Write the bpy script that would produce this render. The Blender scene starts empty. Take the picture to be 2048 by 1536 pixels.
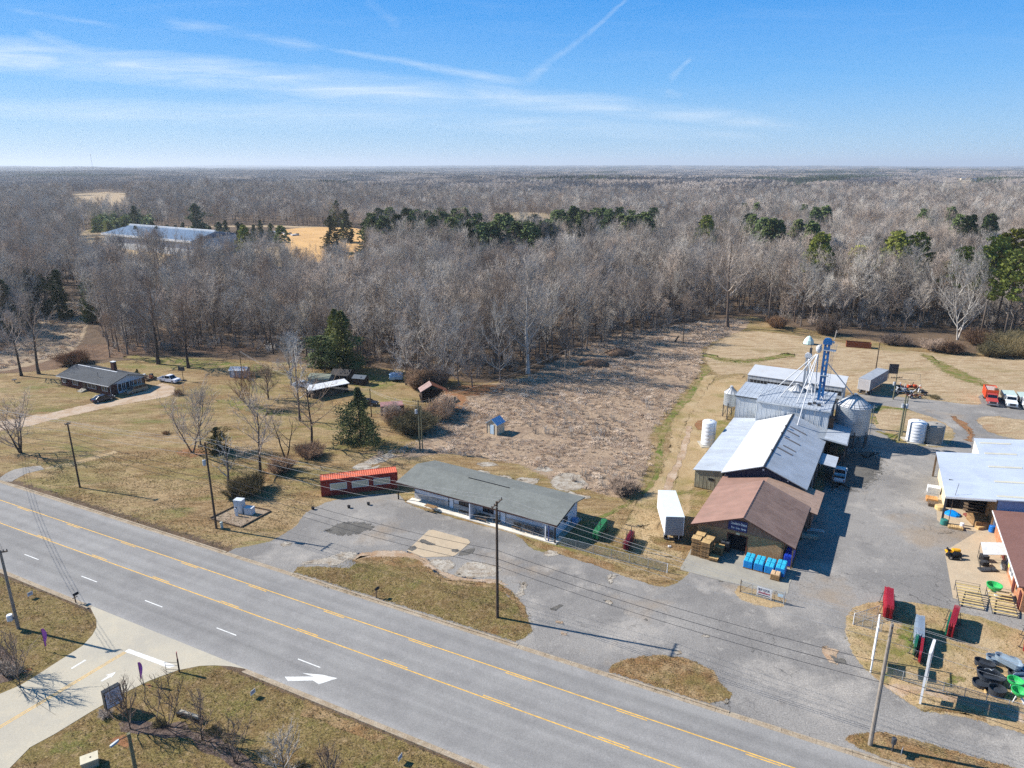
import bpy, bmesh, math, random
import numpy as np
from mathutils import Vector, Matrix
from math import radians, sin, cos, pi, sqrt, atan2, hypot

sc = bpy.context.scene
C = sc.collection
# ------------------------------------------------------------------ camera
CAMH = 51.0
FPX = 1420.0
PITCH = math.atan(437.0 / FPX)
cam_d = bpy.data.cameras.new("camera"); cam = bpy.data.objects.new("camera", cam_d); C.objects.link(cam)
cam.location = (0, 0, CAMH); cam.rotation_euler = (radians(90) - PITCH, 0, 0)
cam_d.sensor_width = 36.0; cam_d.lens = FPX / 2048 * 36.0
cam_d.clip_start = 0.5; cam_d.clip_end = 120000
sc.camera = cam
# ------------------------------------------------------------------ light
SUN_EL = radians(36.0)
SH_AZ = radians(-17.0)                 # direction in which shadows fall
sd = Vector((cos(SH_AZ) * cos(SUN_EL), sin(SH_AZ) * cos(SUN_EL), -sin(SUN_EL)))
sun_d = bpy.data.lights.new("sun", 'SUN'); sun = bpy.data.objects.new("sun", sun_d); C.objects.link(sun)
sun_d.energy = 4.6; sun_d.angle = radians(0.5); sun_d.color = (1.0, 0.955, 0.89)
sun.rotation_euler = sd.to_track_quat('-Z', 'Y').to_euler()
sun.location = (-60, 60, 120)
sc.view_settings.view_transform = 'Standard'; sc.view_settings.look = 'None'
sc.view_settings.gamma = 1.0; sc.view_settings.use_curve_mapping = False
sc.view_settings.exposure = 0.84
sc.render.resolution_x = 1024; sc.render.resolution_y = 768
sc.render.engine = 'CYCLES'
cy = sc.cycles
cy.max_bounces = 4; cy.diffuse_bounces = 2; cy.glossy_bounces = 2; cy.transmission_bounces = 3; cy.transparent_max_bounces = 6; cy.volume_bounces = 0
cy.caustics_reflective = False; cy.caustics_refractive = False
cy.use_adaptive_sampling = True; cy.adaptive_threshold = 0.015; cy.use_denoising = False

def dirq(px, py):
 x = (px - 1024) / FPX; y = -(py - 768) / FPX
 Y = cos(PITCH) + y * sin(PITCH); Z = -sin(PITCH) + y * cos(PITCH)
 return (x / Y, Z / Y)

class NT:
 """small node-tree helper"""
 def __init__(s, nt): s.nt = nt; s.n = nt.nodes; s.l = nt.links
 def new(s, t, **k):
  n = s.n.new(t)
  for a, b in k.items(): setattr(n, a, b)
  return n
 def put(s, sock, v):
  if isinstance(v, bpy.types.NodeSocket): s.l.new(v, sock)
  elif isinstance(v, (int, float)): sock.default_value = v
  else:
   v = tuple(v)
   if len(sock.default_value) == 4 and len(v) == 3: v = v + (1,)
   sock.default_value = v
 def m(s, op, a, b=None, c=None, clamp=False):
  n = s.new('ShaderNodeMath', operation=op); n.use_clamp = clamp
  s.put(n.inputs[0], a)
  if b is not None: s.put(n.inputs[1], b)
  if c is not None: s.put(n.inputs[2], c)
  return n.outputs[0]
 def noise(s, vec, scale, detail=3, rough=0.55, dist=0.0):
  n = s.new('ShaderNodeTexNoise'); n.inputs['Scale'].default_value = scale
  n.inputs['Detail'].default_value = detail; n.inputs['Roughness'].default_value = rough
  n.inputs['Distortion'].default_value = dist
  if vec is not None: s.l.new(vec, n.inputs['Vector'])
  return n.outputs['Fac']
 def ramp(s, fac, a, b, lo=0.0, hi=1.0, smooth=False):
  n = s.new('ShaderNodeMapRange'); n.clamp = True
  if smooth: n.interpolation_type = 'SMOOTHSTEP'
  s.put(n.inputs[0], fac); s.put(n.inputs[1], a); s.put(n.inputs[2], b); s.put(n.inputs[3], lo); s.put(n.inputs[4], hi)
  return n.outputs[0]
 def mix(s, fac, a, b, mode='MIX'):
  n = s.new('ShaderNodeMix', data_type='RGBA', blend_type=mode)
  s.put(n.inputs[0], fac); s.put(n.inputs[6], a); s.put(n.inputs[7], b)
  return n.outputs[2]

world = bpy.data.worlds.new("World"); sc.world = world; world.use_nodes = True
world.cycles.sampling_method = 'MANUAL'; world.cycles.sample_map_resolution = 256
def build_world():
 nt = world.node_tree; nt.nodes.clear(); N = NT(nt)
 out = N.new('ShaderNodeOutputWorld'); bg = N.new('ShaderNodeBackground'); bg.inputs[1].default_value = 0.105
 sky = N.new('ShaderNodeTexSky'); sky.sky_type = 'NISHITA'; sky.sun_disc = False
 sky.sun_elevation = SUN_EL
 sky.sun_rotation = atan2(-sd.x, -sd.y)          # towards the sun, clockwise from +Y
 sky.air_density = 1.0; sky.dust_density = 0.2; sky.ozone_density = 1.6; sky.altitude = 250
 hs = N.new('ShaderNodeHueSaturation'); hs.inputs['Saturation'].default_value = 1.55; hs.inputs['Value'].default_value = 0.8
 hs.inputs['Hue'].default_value = 0.498
 N.l.new(sky.outputs[0], hs.inputs['Color'])
 tc = N.new('ShaderNodeTexCoord'); sep = N.new('ShaderNodeSeparateXYZ'); N.l.new(tc.outputs['Generated'], sep.inputs[0])
 dx, dy, dz = sep.outputs
 yy = N.m('MAXIMUM', dy, 0.05)
 qx = N.m('DIVIDE', dx, yy); qy = N.m('DIVIDE', dz, yy)
 comb = N.new('ShaderNodeCombineXYZ'); N.l.new(qx, comb.inputs[0]); N.l.new(N.m('MULTIPLY', qy, 4.0), comb.inputs[1])
 q = comb.outputs[0]
 n1 = N.noise(q, 3.2, 5, 0.6, 0.4); n2 = N.noise(q, 14.0, 6, 0.65, 0.6)
 # streaky cirrus, drawn out along the band direction
 rot = N.new('ShaderNodeMapping'); rot.inputs['Rotation'].default_value = (0, 0, radians(14)); rot.inputs['Scale'].default_value = (1.2, 9.0, 1)
 cb2 = N.new('ShaderNodeCombineXYZ'); N.l.new(qx, cb2.inputs[0]); N.l.new(N.m('MULTIPLY', qy, 1.6), cb2.inputs[1])
 N.l.new(cb2.outputs[0], rot.inputs['Vector'])
 n3 = N.noise(rot.outputs[0], 5.0, 7, 0.62, 0.8)
 wob = N.m('MULTIPLY', N.m('SUBTRACT', n1, 0.5), 0.035)
 total = None
 def streak(p0, p1, w0, w1, inten, grain=0.7):
  nonlocal total
  a = dirq(*p0); b = dirq(*p1)
  L = hypot(b[0] - a[0], b[1] - a[1]); ux, uy = (b[0] - a[0]) / L, (b[1] - a[1]) / L
  rx = N.m('SUBTRACT', qx, a[0]); ry = N.m('SUBTRACT', N.m('ADD', qy, wob), a[1])
  t = N.m('DIVIDE', N.m('ADD', N.m('MULTIPLY', rx, ux), N.m('MULTIPLY', ry, uy)), L)
  d = N.m('ABSOLUTE', N.m('SUBTRACT', N.m('MULTIPLY', ry, ux), N.m('MULTIPLY', rx, uy)))
  tcl = N.m('MULTIPLY', t, 1.0, clamp=True)
  w = N.m('ADD', N.m('MULTIPLY', tcl, (w1 - w0) / FPX), w0 / FPX)
  core = N.m('POWER', N.m('SUBTRACT', 1.0, N.m('DIVIDE', d, w), clamp=True), 0.8)
  ends = N.m('MULTIPLY', N.ramp(t, -0.06, 0.12, 0, 1, True), N.ramp(t, 0.85, 1.06, 1, 0, True))
  g = N.m('ADD', 1 - grain, N.m('MULTIPLY', N.ramp(n3, 0.38, 0.66, 0, 1), grain))
  v = N.m('MULTIPLY', N.m('MULTIPLY', N.m('MULTIPLY', core, ends), g), min(.85, inten * 1.35))
  total = v if total is None else N.m('MAXIMUM', total, v)
 streak((-500, 60), (1020, 208), 30, 34, 0.62, 0.6)
 streak((900, 185), (1600, 250), 34, 14, 0.5, 0.7)
 streak((-400, 205), (900, 235), 18, 30, 0.42, 0.6)
 streak((800, 232), (1520, 275), 34, 16, 0.30, 0.7)
 streak((660, 102), (1060, 165), 5, 12, 0.42, 0.5)
 streak((330, 42), (650, 100), 12, 10, 0.30, 0.8)
 streak((60, 75), (260, 125), 14, 10, 0.34, 0.6)
 streak((20, 22), (240, 56), 6, 5, 0.16, 0.8)
 streak((480, 195), (900, 215), 14, 14, 0.3, 0.9)
 streak((1257, -5), (1170, 78), 4, 6, 0.2, 0.4)
 streak((1175, 72), (1100, 120), 5, 8, 0.2, 0.5)
 streak((1110, 112), (1020, 190), 7, 20, 0.2, 0.7)
 streak((1382, 120), (1338, 165), 5, 8, 0.22, 0.5)
 streak((1330, 185), (1365, 195), 9, 7, 0.18, 0.8)
 streak((730, 0), (800, 55), 12, 10, 0.10, 0.6)
 front = N.ramp(dy, 0.15, 0.3, 0, 1)
 thin = N.m('MULTIPLY', N.ramp(n3, 0.5, 0.8, 0, 0.10), N.ramp(dz, 0.02, 0.25, 0.3, 1))
 veil = N.m('MULTIPLY', N.ramp(n1, 0.4, 0.75, 0, 0.05), N.ramp(dz, 0.0, 0.3, 1.0, 0.3))
 tot = N.m('ADD', N.m('MULTIPLY', total, front), N.m('ADD', thin, veil), clamp=True)
 tot = N.m('MULTIPLY', tot, N.ramp(dz, 0.0, 0.03, 0, 1))
 rp = N.new('ShaderNodeValToRGB'); N.l.new(N.ramp(dz, 0.0, 0.5, 0, 1), rp.inputs[0]); cr = rp.color_ramp
 stops = [(0.0, (2.75, 3.95, 5.2)), (0.04, (2.1, 3.6, 5.3)), (0.2, (0.92, 2.75, 5.5)), (0.4, (0.26, 1.9, 5.2)), (1.0, (0.12, 1.0, 3.6))]
 while len(cr.elements) < len(stops): cr.elements.new(.5)
 for e_, (p_, c_) in zip(cr.elements, stops): e_.position = p_; e_.color = (*[v_ / 6 for v_ in c_], 1)
 sc6 = N.new('ShaderNodeVectorMath', operation='SCALE'); N.l.new(rp.outputs[0], sc6.inputs[0]); sc6.inputs[3].default_value = 5.6
 low = N.mix(N.ramp(dz, 0.15, 0.7, 0.9, 0.0), hs.outputs[0], sc6.outputs[0])
 col = N.mix(tot, low, (3.9, 4.7, 5.6))
 N.l.new(col, bg.inputs[0]); N.l.new(bg.outputs[0], out.inputs[0])
build_world()

# ------------------------------------------------------------------ picking a spot on the land
def G(px, py, z=0.0):
 """the point at height z on the sight line through photo pixel (px, py)"""
 x = (px - 1024) / FPX; y = -(py - 768) / FPX
 Y = cos(PITCH) + y * sin(PITCH); Z = -sin(PITCH) + y * cos(PITCH)
 t = (z - CAMH) / Z
 return Vector((x * t, Y * t, z))
def PX(x, y, z=0.0):
 z -= CAMH; d = y * cos(PITCH) - z * sin(PITCH); v = y * sin(PITCH) + z * cos(PITCH)
 if d < 1: return (99999, 99999)
 return (1024 + FPX * x / d, 768 - FPX * v / d)
def height_at(px, py, ty, z0=0):
 b = G(px, py, z0); lo, hi = z0, z0 + 60
 for _ in range(40):
  m = (lo + hi) / 2
  if PX(b.x, b.y, m)[1] > ty: lo = m
  else: hi = m
 return lo - z0
RO = Vector((-24.87, 69.69)); RA = radians(-26.3)
RU = Vector((cos(RA), sin(RA))); RN = Vector((-RU.y, RU.x))
def road(s, n, z=0.0):
 p = RO + RU * s + RN * n
 return Vector((p.x, p.y, z))
def to_road(x, y):
 d = Vector((x, y)) - RO
 return d.dot(RU), d.dot(RN)

# ------------------------------------------------------------------ materials
def lin(r, g, b):
 f = lambda c: (c / 255) / 12.92 if c <= 10 else (((c / 255) + 0.055) / 1.055) ** 2.4
 return (f(r), f(g), f(b))
MATS = {}
def mat(name, col, rough=0.8, metal=0.0, var=0.15, scale=1.0, bump=0.0, bscale=8.0, col2=None, rand=0.0, spec=0.3, emit=None, dirt=None, dscale=0.3):
 """paint / metal / plastic with mottled colour, optional second colour, dirt and fine relief"""
 if name in MATS: return MATS[name]
 m = bpy.data.materials.new(name); m.use_nodes = True; N = NT(m.node_tree); m.node_tree.nodes.clear()
 out = N.new('ShaderNodeOutputMaterial'); b = N.new('ShaderNodeBsdfPrincipled'); N.l.new(b.outputs[0], out.inputs[0])
 tc = N.new('ShaderNodeTexCoord'); v = tc.outputs['Object']
 n = N.noise(v, scale, 5, 0.6)
 c2 = col2 if col2 else tuple(c * (1 - var) for c in col)
 c1 = tuple(c * (1 + var * 0.6) for c in col) if not col2 else col
 c = N.mix(N.ramp(n, 0.35, 0.65), c1, c2)
 if dirt:
  d = N.noise(v, dscale, 6, 0.7, 0.3)
  c = N.mix(N.ramp(d, 0.5, 0.72, 0, 0.65), c, dirt)
 if rand:
  oi = N.new('ShaderNodeObjectInfo')
  c = N.mix(1.0, c, N.mix(oi.outputs['Random'], (1 - rand,) * 3, (1 + rand,) * 3), 'MULTIPLY')
 N.put(b.inputs['Base Color'], c)
 b.inputs['Roughness'].default_value = rough; b.inputs['Metallic'].default_value = metal
 b.inputs['Specular IOR Level'].default_value = spec
 if bump:
  bn = N.new('ShaderNodeBump'); bn.inputs['Strength'].default_value = min(1, bump); bn.inputs['Distance'].default_value = 0.05
  N.l.new(N.noise(v, bscale, 4, 0.6), bn.inputs['Height']); N.l.new(bn.outputs[0], b.inputs['Normal'])
 MATS[name] = m
 return m

def ground_mat(name, cols, weights=None, bump=0.5, edge=True, fine=(2.5, 0.5), rag=1.0, stretch=None, grain=0.35, fscale=9.0, cracks=0.0, extra=None):
 """soil, grass or paving: several colours blended by noise of several sizes; 'edge' thins the border irregularly"""
 if name in MATS: return MATS[name]
 m = bpy.data.materials.new(name); m.use_nodes = True; N = NT(m.node_tree); m.node_tree.nodes.clear()
 out = N.new('ShaderNodeOutputMaterial'); b = N.new('ShaderNodeBsdfPrincipled')
 b.inputs['Roughness'].default_value = 0.95; b.inputs['Specular IOR Level'].default_value = 0.12
 geo = N.new('ShaderNodeNewGeometry'); v = geo.outputs['Position']
 if stretch:
  mp = N.new('ShaderNodeMapping'); mp.inputs['Rotation'].default_value = (0, 0, stretch[0]); mp.inputs['Scale'].default_value = (stretch[1], stretch[2], 1)
  N.l.new(v, mp.inputs['Vector']); vs = mp.outputs[0]
 else: vs = v
 c = cols[0][0]
 for i, (cc, s, lo, hi, amt) in enumerate(cols[1:]):
  off = N.new('ShaderNodeMapping'); off.inputs['Location'].default_value = (37.0 * i + 5, -19.0 * i, 0); N.l.new(vs, off.inputs['Vector'])
  n = N.noise(off.outputs[0], s, 4, 0.66)
  c = N.mix(N.ramp(n, lo, hi, 0, amt), c, cc)
 # fine tooth
 nf = N.noise(v, fscale, 3, 0.8)
 c = N.mix(1.0, c, N.mix(N.ramp(nf, .3, .7), (1 - grain * 1.1,) * 3, (1 + grain * 1.0,) * 3), 'MULTIPLY')
 if cracks:
  vo = N.new('ShaderNodeTexVoronoi', feature='DISTANCE_TO_EDGE'); vo.inputs['Scale'].default_value = 0.3
  wv = N.new('ShaderNodeTexNoise'); wv.inputs['Scale'].default_value = 0.9; wv.inputs['Detail'].default_value = 5; N.l.new(v, wv.inputs['Vector'])
  va = N.new('ShaderNodeVectorMath', operation='MULTIPLY_ADD'); N.l.new(wv.outputs['Color'], va.inputs[0]); va.inputs[1].default_value = (2.2, 2.2, 0); N.l.new(v, va.inputs[2])
  N.l.new(va.outputs[0], vo.inputs['Vector'])
  msk = N.ramp(N.noise(v, 0.06, 3, 0.5), 0.5, 0.62, 0, 1)
  cr = N.m('MULTIPLY', N.ramp(vo.outputs['Distance'], 0.002, 0.010, 1, 0), msk)
  c = N.mix(N.m('MULTIPLY', cr, cracks), c, (0.02, 0.019, 0.018))
 if extra: c = extra(N, v, c)
 N.put(b.inputs['Base Color'], c)
 if bump:
  bn = N.new('ShaderNodeBump'); bn.inputs['Strength'].default_value = bump; bn.inputs['Distance'].default_value = 0.12
  hN = N.m('ADD', N.noise(v, fine[0], 2, 0.7), N.m('MULTIPLY', nf, 0.5)); N.l.new(hN, bn.inputs['Height']); N.l.new(bn.outputs[0], b.inputs['Normal'])
 if edge:
  at = N.new('ShaderNodeAttribute'); at.attribute_name = 'edge'
  nz = N.m('ADD', N.m('MULTIPLY', N.noise(v, 1.1, 4, 0.75), 0.75), N.m('MULTIPLY', N.noise(v, 9.0, 1, 0.7), 0.45))
  thr = N.ramp(nz, 0.36, 0.86, 0.0, 1.0)
  a = N.m('GREATER_THAN', N.m('ADD', at.outputs['Fac'], 0.002), thr)
  tr = N.new('ShaderNodeBsdfTransparent'); mx = N.new('ShaderNodeMixShader')
  N.l.new(a, mx.inputs[0]); N.l.new(tr.outputs[0], mx.inputs[1]); N.l.new(b.outputs[0], mx.inputs[2])
  N.l.new(mx.outputs[0], out.inputs[0])
 else: N.l.new(b.outputs[0], out.inputs[0])
 MATS[name] = m
 return m

# ------------------------------------------------------------------ mesh helper
class MB:
 def __init__(s): s.v = []; s.f = []
 def poly(s, pts):
  i = len(s.v); s.v += [tuple(p) for p in pts]; s.f.append(tuple(range(i, i + len(pts)))); return s
 def box(s, x0, x1, y0, y1, z0, z1):
  i = len(s.v)
  s.v += [(x0, y0, z0), (x1, y0, z0), (x1, y1, z0), (x0, y1, z0), (x0, y0, z1), (x1, y0, z1), (x1, y1, z1), (x0, y1, z1)]
  s.f += [(i, i + 3, i + 2, i + 1), (i + 4, i + 5, i + 6, i + 7), (i, i + 1, i + 5, i + 4), (i + 1, i + 2, i + 6, i + 5), (i + 2, i + 3, i + 7, i + 6), (i + 3, i, i + 4, i + 7)]
  return s
 def prism(s, poly, z0, z1):
  """vertical prism over a counter-clockwise outline"""
  n = len(poly); i = len(s.v)
  s.v += [(p[0], p[1], z0) for p in poly] + [(p[0], p[1], z1) for p in poly]
  s.f.append(tuple(i + k for k in reversed(range(n)))); s.f.append(tuple(i + n + k for k in range(n)))
  for k in range(n): s.f.append((i + k, i + (k + 1) % n, i + n + (k + 1) % n, i + n + k))
  return s
 def slab(s, a, b, c, d, t):
  """plate through four corners, thickness t downwards"""
  a, b, c, d = map(Vector, (a, b, c, d)); n = (b - a).cross(d - a).normalized()
  if n.z < 0: n = -n
  return s.hexa([a - n * t, b - n * t, c - n * t, d - n * t, a, b, c, d])
 def hexa(s, p):
  i = len(s.v); s.v += [tuple(q) for q in p]
  s.f += [(i, i + 3, i + 2, i + 1), (i + 4, i + 5, i + 6, i + 7), (i, i + 1, i + 5, i + 4), (i + 1, i + 2, i + 6, i + 5), (i + 2, i + 3, i + 7, i + 6), (i + 3, i, i + 4, i + 7)]
  return s
 def tube(s, p0, p1, r0, r1=None, n=6, caps=True):
  r1 = r0 if r1 is None else r1
  p0, p1 = Vector(p0), Vector(p1); d = (p1 - p0)
  if d.length < 1e-6: return s
  d.normalize(); a = d.orthogonal().normalized(); b = d.cross(a); i = len(s.v)
  for p, r in ((p0, r0), (p1, r1)):
   for k in range(n):
    t = 2 * pi * k / n; s.v.append(tuple(p + (a * cos(t) + b * sin(t)) * r))
  for k in range(n): s.f.append((i + k, i + (k + 1) % n, i + n + (k + 1) % n, i + n + k))
  if caps: s.f.append(tuple(i + k for k in reversed(range(n)))); s.f.append(tuple(i + n + k for k in range(n)))
  return s
 def path(s, pts, r, n=5):
  for a, b in zip(pts[:-1], pts[1:]): s.tube(a, b, r, r, n)
  return s
 def lathe(s, prof, n=24, cx=0, cy=0, cap=True):
  i = len(s.v); m = len(prof)
  for r, z in prof:
   for k in range(n): t = 2 * pi * k / n; s.v.append((cx + r * cos(t), cy + r * sin(t), z))
  for j in range(m - 1):
   for k in range(n): s.f.append((i + j * n + k, i + j * n + (k + 1) % n, i + (j + 1) * n + (k + 1) % n, i + (j + 1) * n + k))
  if cap: s.f.append(tuple(i + k for k in reversed(range(n)))); s.f.append(tuple(i + (m - 1) * n + k for k in range(n)))
  return s
 def ring(s, rings):
  """loft through equal rings of points"""
  i = len(s.v); n = len(rings[0])
  for r in rings: s.v += [tuple(p) for p in r]
  for j in range(len(rings) - 1):
   for k in range(n): s.f.append((i + j * n + k, i + j * n + (k + 1) % n, i + (j + 1) * n + (k + 1) % n, i + (j + 1) * n + k))
  s.f.append(tuple(i + k for k in reversed(range(n)))); s.f.append(tuple(i + (len(rings) - 1) * n + k for k in range(n)))
  return s
 def mesh(s, name, m=None, smooth=False):
  me = bpy.data.meshes.new(name); me.from_pydata(s.v, [], s.f); me.update()
  if m: me.materials.append(m)
  if smooth:
   for p in me.polygons: p.use_smooth = True
  return me
 def build(s, name, m=None, parent=None, smooth=False, loc=None):
  o = bpy.data.objects.new(name, s.mesh(name, m, smooth)); C.objects.link(o)
  if parent is not None: o.parent = parent
  if loc is not None: o.location = loc
  return o
 def fixn(s):
  bm = bmesh.new(); vs = [bm.verts.new(v) for v in s.v]
  for f in s.f:
   try: bm.faces.new([vs[i] for i in f])
   except ValueError: pass
  bmesh.ops.recalc_face_normals(bm, faces=bm.faces[:])
  bm.verts.index_update()
  s.v = [tuple(v.co) for v in bm.verts]; s.f = [tuple(v.index for v in f.verts) for f in bm.faces]; bm.free()
  return s

def tag(o, label=None, cat=None, group=None, kind=None):
 if label: o['label'] = label
 if cat: o['category'] = cat
 if group: o['group'] = group
 if kind: o['kind'] = kind
 return o
def thing(name, label, cat, loc=(0, 0, 0), rz=0.0, group=None):
 o = bpy.data.objects.new(name, None); C.objects.link(o); o.empty_display_size = 0.3
 o.location = loc; o.rotation_euler = (0, 0, rz)
 return tag(o, label, cat, group)
def kids(o): return [c for c in bpy.data.objects if c.parent == o]
def dup(root, loc, rz=None, label=None, group=None, scale=None, cat=None):
 def cp(o, par):
  c = o.copy(); C.objects.link(c)
  if par is not None: c.parent = par
  for k in CH.get(o.name, []): cp(bpy.data.objects[k], c)
  return c
 if root.name not in CH or not CH.get(root.name): index_children(root)
 r = cp(root, None); r.location = loc
 if rz is not None: r.rotation_euler = (0, 0, rz)
 if scale: r.scale = scale if hasattr(scale, '__len__') else (scale,) * 3
 if label: r['label'] = label
 if group: r['group'] = group
 if cat: r['category'] = cat
 return r
CH = {}
def index_children(root):
 CH[root.name] = [o.name for o in root.children]
 for o in root.children: index_children(o)
class Frame:
 """local frame of a thing: pixel on the photo -> local point"""
 def __init__(s, loc, rz): s.loc = Vector(loc); s.rz = rz; s.c, s.s = cos(-rz), sin(-rz)
 def to(s, w):
  d = Vector(w) - s.loc
  return Vector((d.x * s.c - d.y * s.s, d.x * s.s + d.y * s.c, d.z))
 def px(s, px, py, z=0.0): return s.to(G(px, py, z))

def text_mesh(txt, size, m, parent, name='lettering', loc=(0, 0, 0), rot=(0, 0, 0), bold=False, shear=0.0, width=None, font_scale_y=1.0):
 cu = bpy.data.curves.new('t', 'FONT'); cu.body = txt; cu.size = size; cu.align_x = 'CENTER'; cu.align_y = 'CENTER'; cu.extrude = 0.004; cu.shear = shear
 cu.resolution_u = 2
 if bold: cu.offset = size * 0.025
 o = bpy.data.objects.new('t', cu); C.objects.link(o)
 dg = bpy.context.evaluated_depsgraph_get(); me = bpy.data.meshes.new_from_object(o.evaluated_get(dg))
 bpy.data.objects.remove(o)
 me.name = name; me.materials.clear(); me.materials.append(m)
 if width and len(me.vertices):
  xs = [v.co.x for v in me.vertices]; w = max(xs) - min(xs)
  for v in me.vertices: v.co.x *= width / w; v.co.y *= font_scale_y
 r = bpy.data.objects.new(name, me); C.objects.link(r); r.parent = parent; r.location = loc; r.rotation_euler = rot
 return r
# ================================================================== LAND
def sstep(a, b, x):
 t = min(1, max(0, (x - a) / (b - a))); return t * t * (3 - 2 * t)
def hz(x, y):
 """rolling height of the land; level around the road and the yards"""
 r = hypot(x, y)
 if r < 330: return 0.0
 h = sstep(330, 1300, r) * (4.5 * sin(x / 260 + 0.7) * cos(y / 330 + 0.4) + 3.5 * sin((x + y * 0.6) / 170) - 1.5)
 if r > 1200:
  h += sstep(1200, 5000, r) * (9 * sin(x / 900 + 1.1) * cos(y / 1250) + 6 * sin((x * 0.5 - y) / 620 + 2) - 4)
 if r > 5000:
  h += sstep(5000, 15000, r) * (15 * sin(x / 3100 + 0.5) * cos(y / 2400 + 1) + 12 * sin((x + y) / 1700) - 2)
 if r > 14000:
  h += sstep(14000, 24000, r) * (26 + 16 * sin(x / 4300 + 2) + 8 * sin(x / 1500 + y / 3000))
 return h
S_SOIL = lin(128, 106, 84)
m_ground = ground_mat('forest_floor', [(lin(104, 88, 72),), (lin(82, 68, 56), 0.03, 0.4, 0.6, 0.8), (lin(122, 100, 78), 0.4, 0.45, 0.65, 0.6)], edge=False, bump=0.6)
def build_ground():
 rs = [0, 40, 80, 120, 160, 200, 240, 280, 330]
 r = 330
 while r < 34000: r *= 1.07; rs.append(r)
 na = 240; v = [(0, 0, -0.0)]; f = []
 for r in rs[1:]:
  for k in range(na):
   t = 2 * pi * k / na; x, y = r * sin(t), r * cos(t); v.append((x, y, hz(x, y)))
 for k in range(na): f.append((0, 1 + (k + 1) % na, 1 + k))
 for j in range(len(rs) - 2):
  a = 1 + j * na; b = a + na
  for k in range(na): k2 = (k + 1) % na; f.append((a + k, a + k2, b + k2, b + k))
 me = bpy.data.meshes.new('ground'); me.from_pydata(v, [], f); me.materials.append(m_ground)
 for p in me.polygons: p.use_smooth = True
 o = bpy.data.objects.new('ground', me); C.objects.link(o); tag(o, kind='structure')
build_ground()

def smooth_ring(p, step, jit, rnd):
 n = len(p); out = []
 for i in range(n):
  p0, p1, p2, p3 = p[i - 1], p[i], p[(i + 1) % n], p[(i + 2) % n]
  L = (p2 - p1).length; k = max(1, int(L / step))
  for j in range(k):
   t = j / k; t2 = t * t; t3 = t2 * t
   q = 0.5 * ((2 * p1) + (p2 - p0) * t + (2 * p0 - 5 * p1 + 4 * p2 - p3) * t2 + (3 * p1 - p0 - 3 * p2 + p3) * t3)
   if jit: q = q + Vector((rnd.uniform(-jit, jit), rnd.uniform(-jit, jit)))
   out.append(q)
 return out
def clip_road(q, side):
 s, n = to_road(q.x, q.y)
 if side == 'top' and n < 8.93: n = 8.93
 if side == 'bot' and n > -8.08: n = -8.08
 if side == 'lot' and n < 8.62: n = 8.62
 p = road(s, n); return Vector((p.x, p.y))
PCOUNT = [0]
def patch(name, pts, m, z, step=1.2, jit=0.25, w=0.8, smooth=True, clip=None, world=False, kind='structure', seed=1, zf=None, parent=None):
 rnd = random.Random(seed + int(abs(pts[0][0] * 7))); PCOUNT[0] += 1; z += (PCOUNT[0] % 19) * 0.00018
 P = [Vector((p[0], p[1])) if world else G(*p).to_2d() for p in pts]
 area = sum(P[i - 1].x * P[i].y - P[i].x * P[i - 1].y for i in range(len(P)))
 if area < 0: P.reverse()
 R = smooth_ring(P, step, jit, rnd) if smooth else P
 if clip: R = [clip_road(q, clip) for q in R]
 n = len(R); inner = []
 for i in range(n):
  t = (R[(i + 1) % n] - R[i - 1]); t = t.normalized() if t.length > 1e-6 else Vector((1, 0))
  inner.append(R[i] + Vector((-t.y, t.x)) * w)
 me = bpy.data.meshes.new(name)
 from mathutils.geometry import tessellate_polygon
 H = zf if zf else (lambda x, y: 0)
 V = [(q.x, q.y, z + H(q.x, q.y)) for q in R]
 if w > 0:
  V += [(q.x, q.y, z + H(q.x, q.y) + 0.00005) for q in inner]
  F = [(i, (i + 1) % n, n + (i + 1) % n, n + i) for i in range(n)]
  T = tessellate_polygon([[Vector((q.x, q.y, 0)) for q in inner]])
  F += [tuple(n + a for a in t) for t in T]
  E_ = [0.0] * n + [1.0] * n
 else:
  T = tessellate_polygon([[Vector((q.x, q.y, 0)) for q in R]]); F = [tuple(t) for t in T]; E_ = [1.0] * n
 # orient upwards
 F2 = []
 for f in F:
  a, b, c = (Vector(V[k]) for k in f[:3]); F2.append(f if (b - a).cross(c - a).z > 0 else tuple(reversed(f)))
 me.from_pydata(V, [], F2); me.update()
 at = me.attributes.new('edge', 'FLOAT', 'POINT'); at.data.foreach_set('value', E_)
 me.materials.append(m)
 o = bpy.data.objects.new(name, me); C.objects.link(o)
 if parent: o.parent = parent
 else: tag(o, kind=kind)
 return o
def flat(name, pts, m, z, world=False, parent=None, kind='structure'):
 return patch(name, pts, m, z, w=0, smooth=False, world=world, parent=parent, kind=kind)

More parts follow.
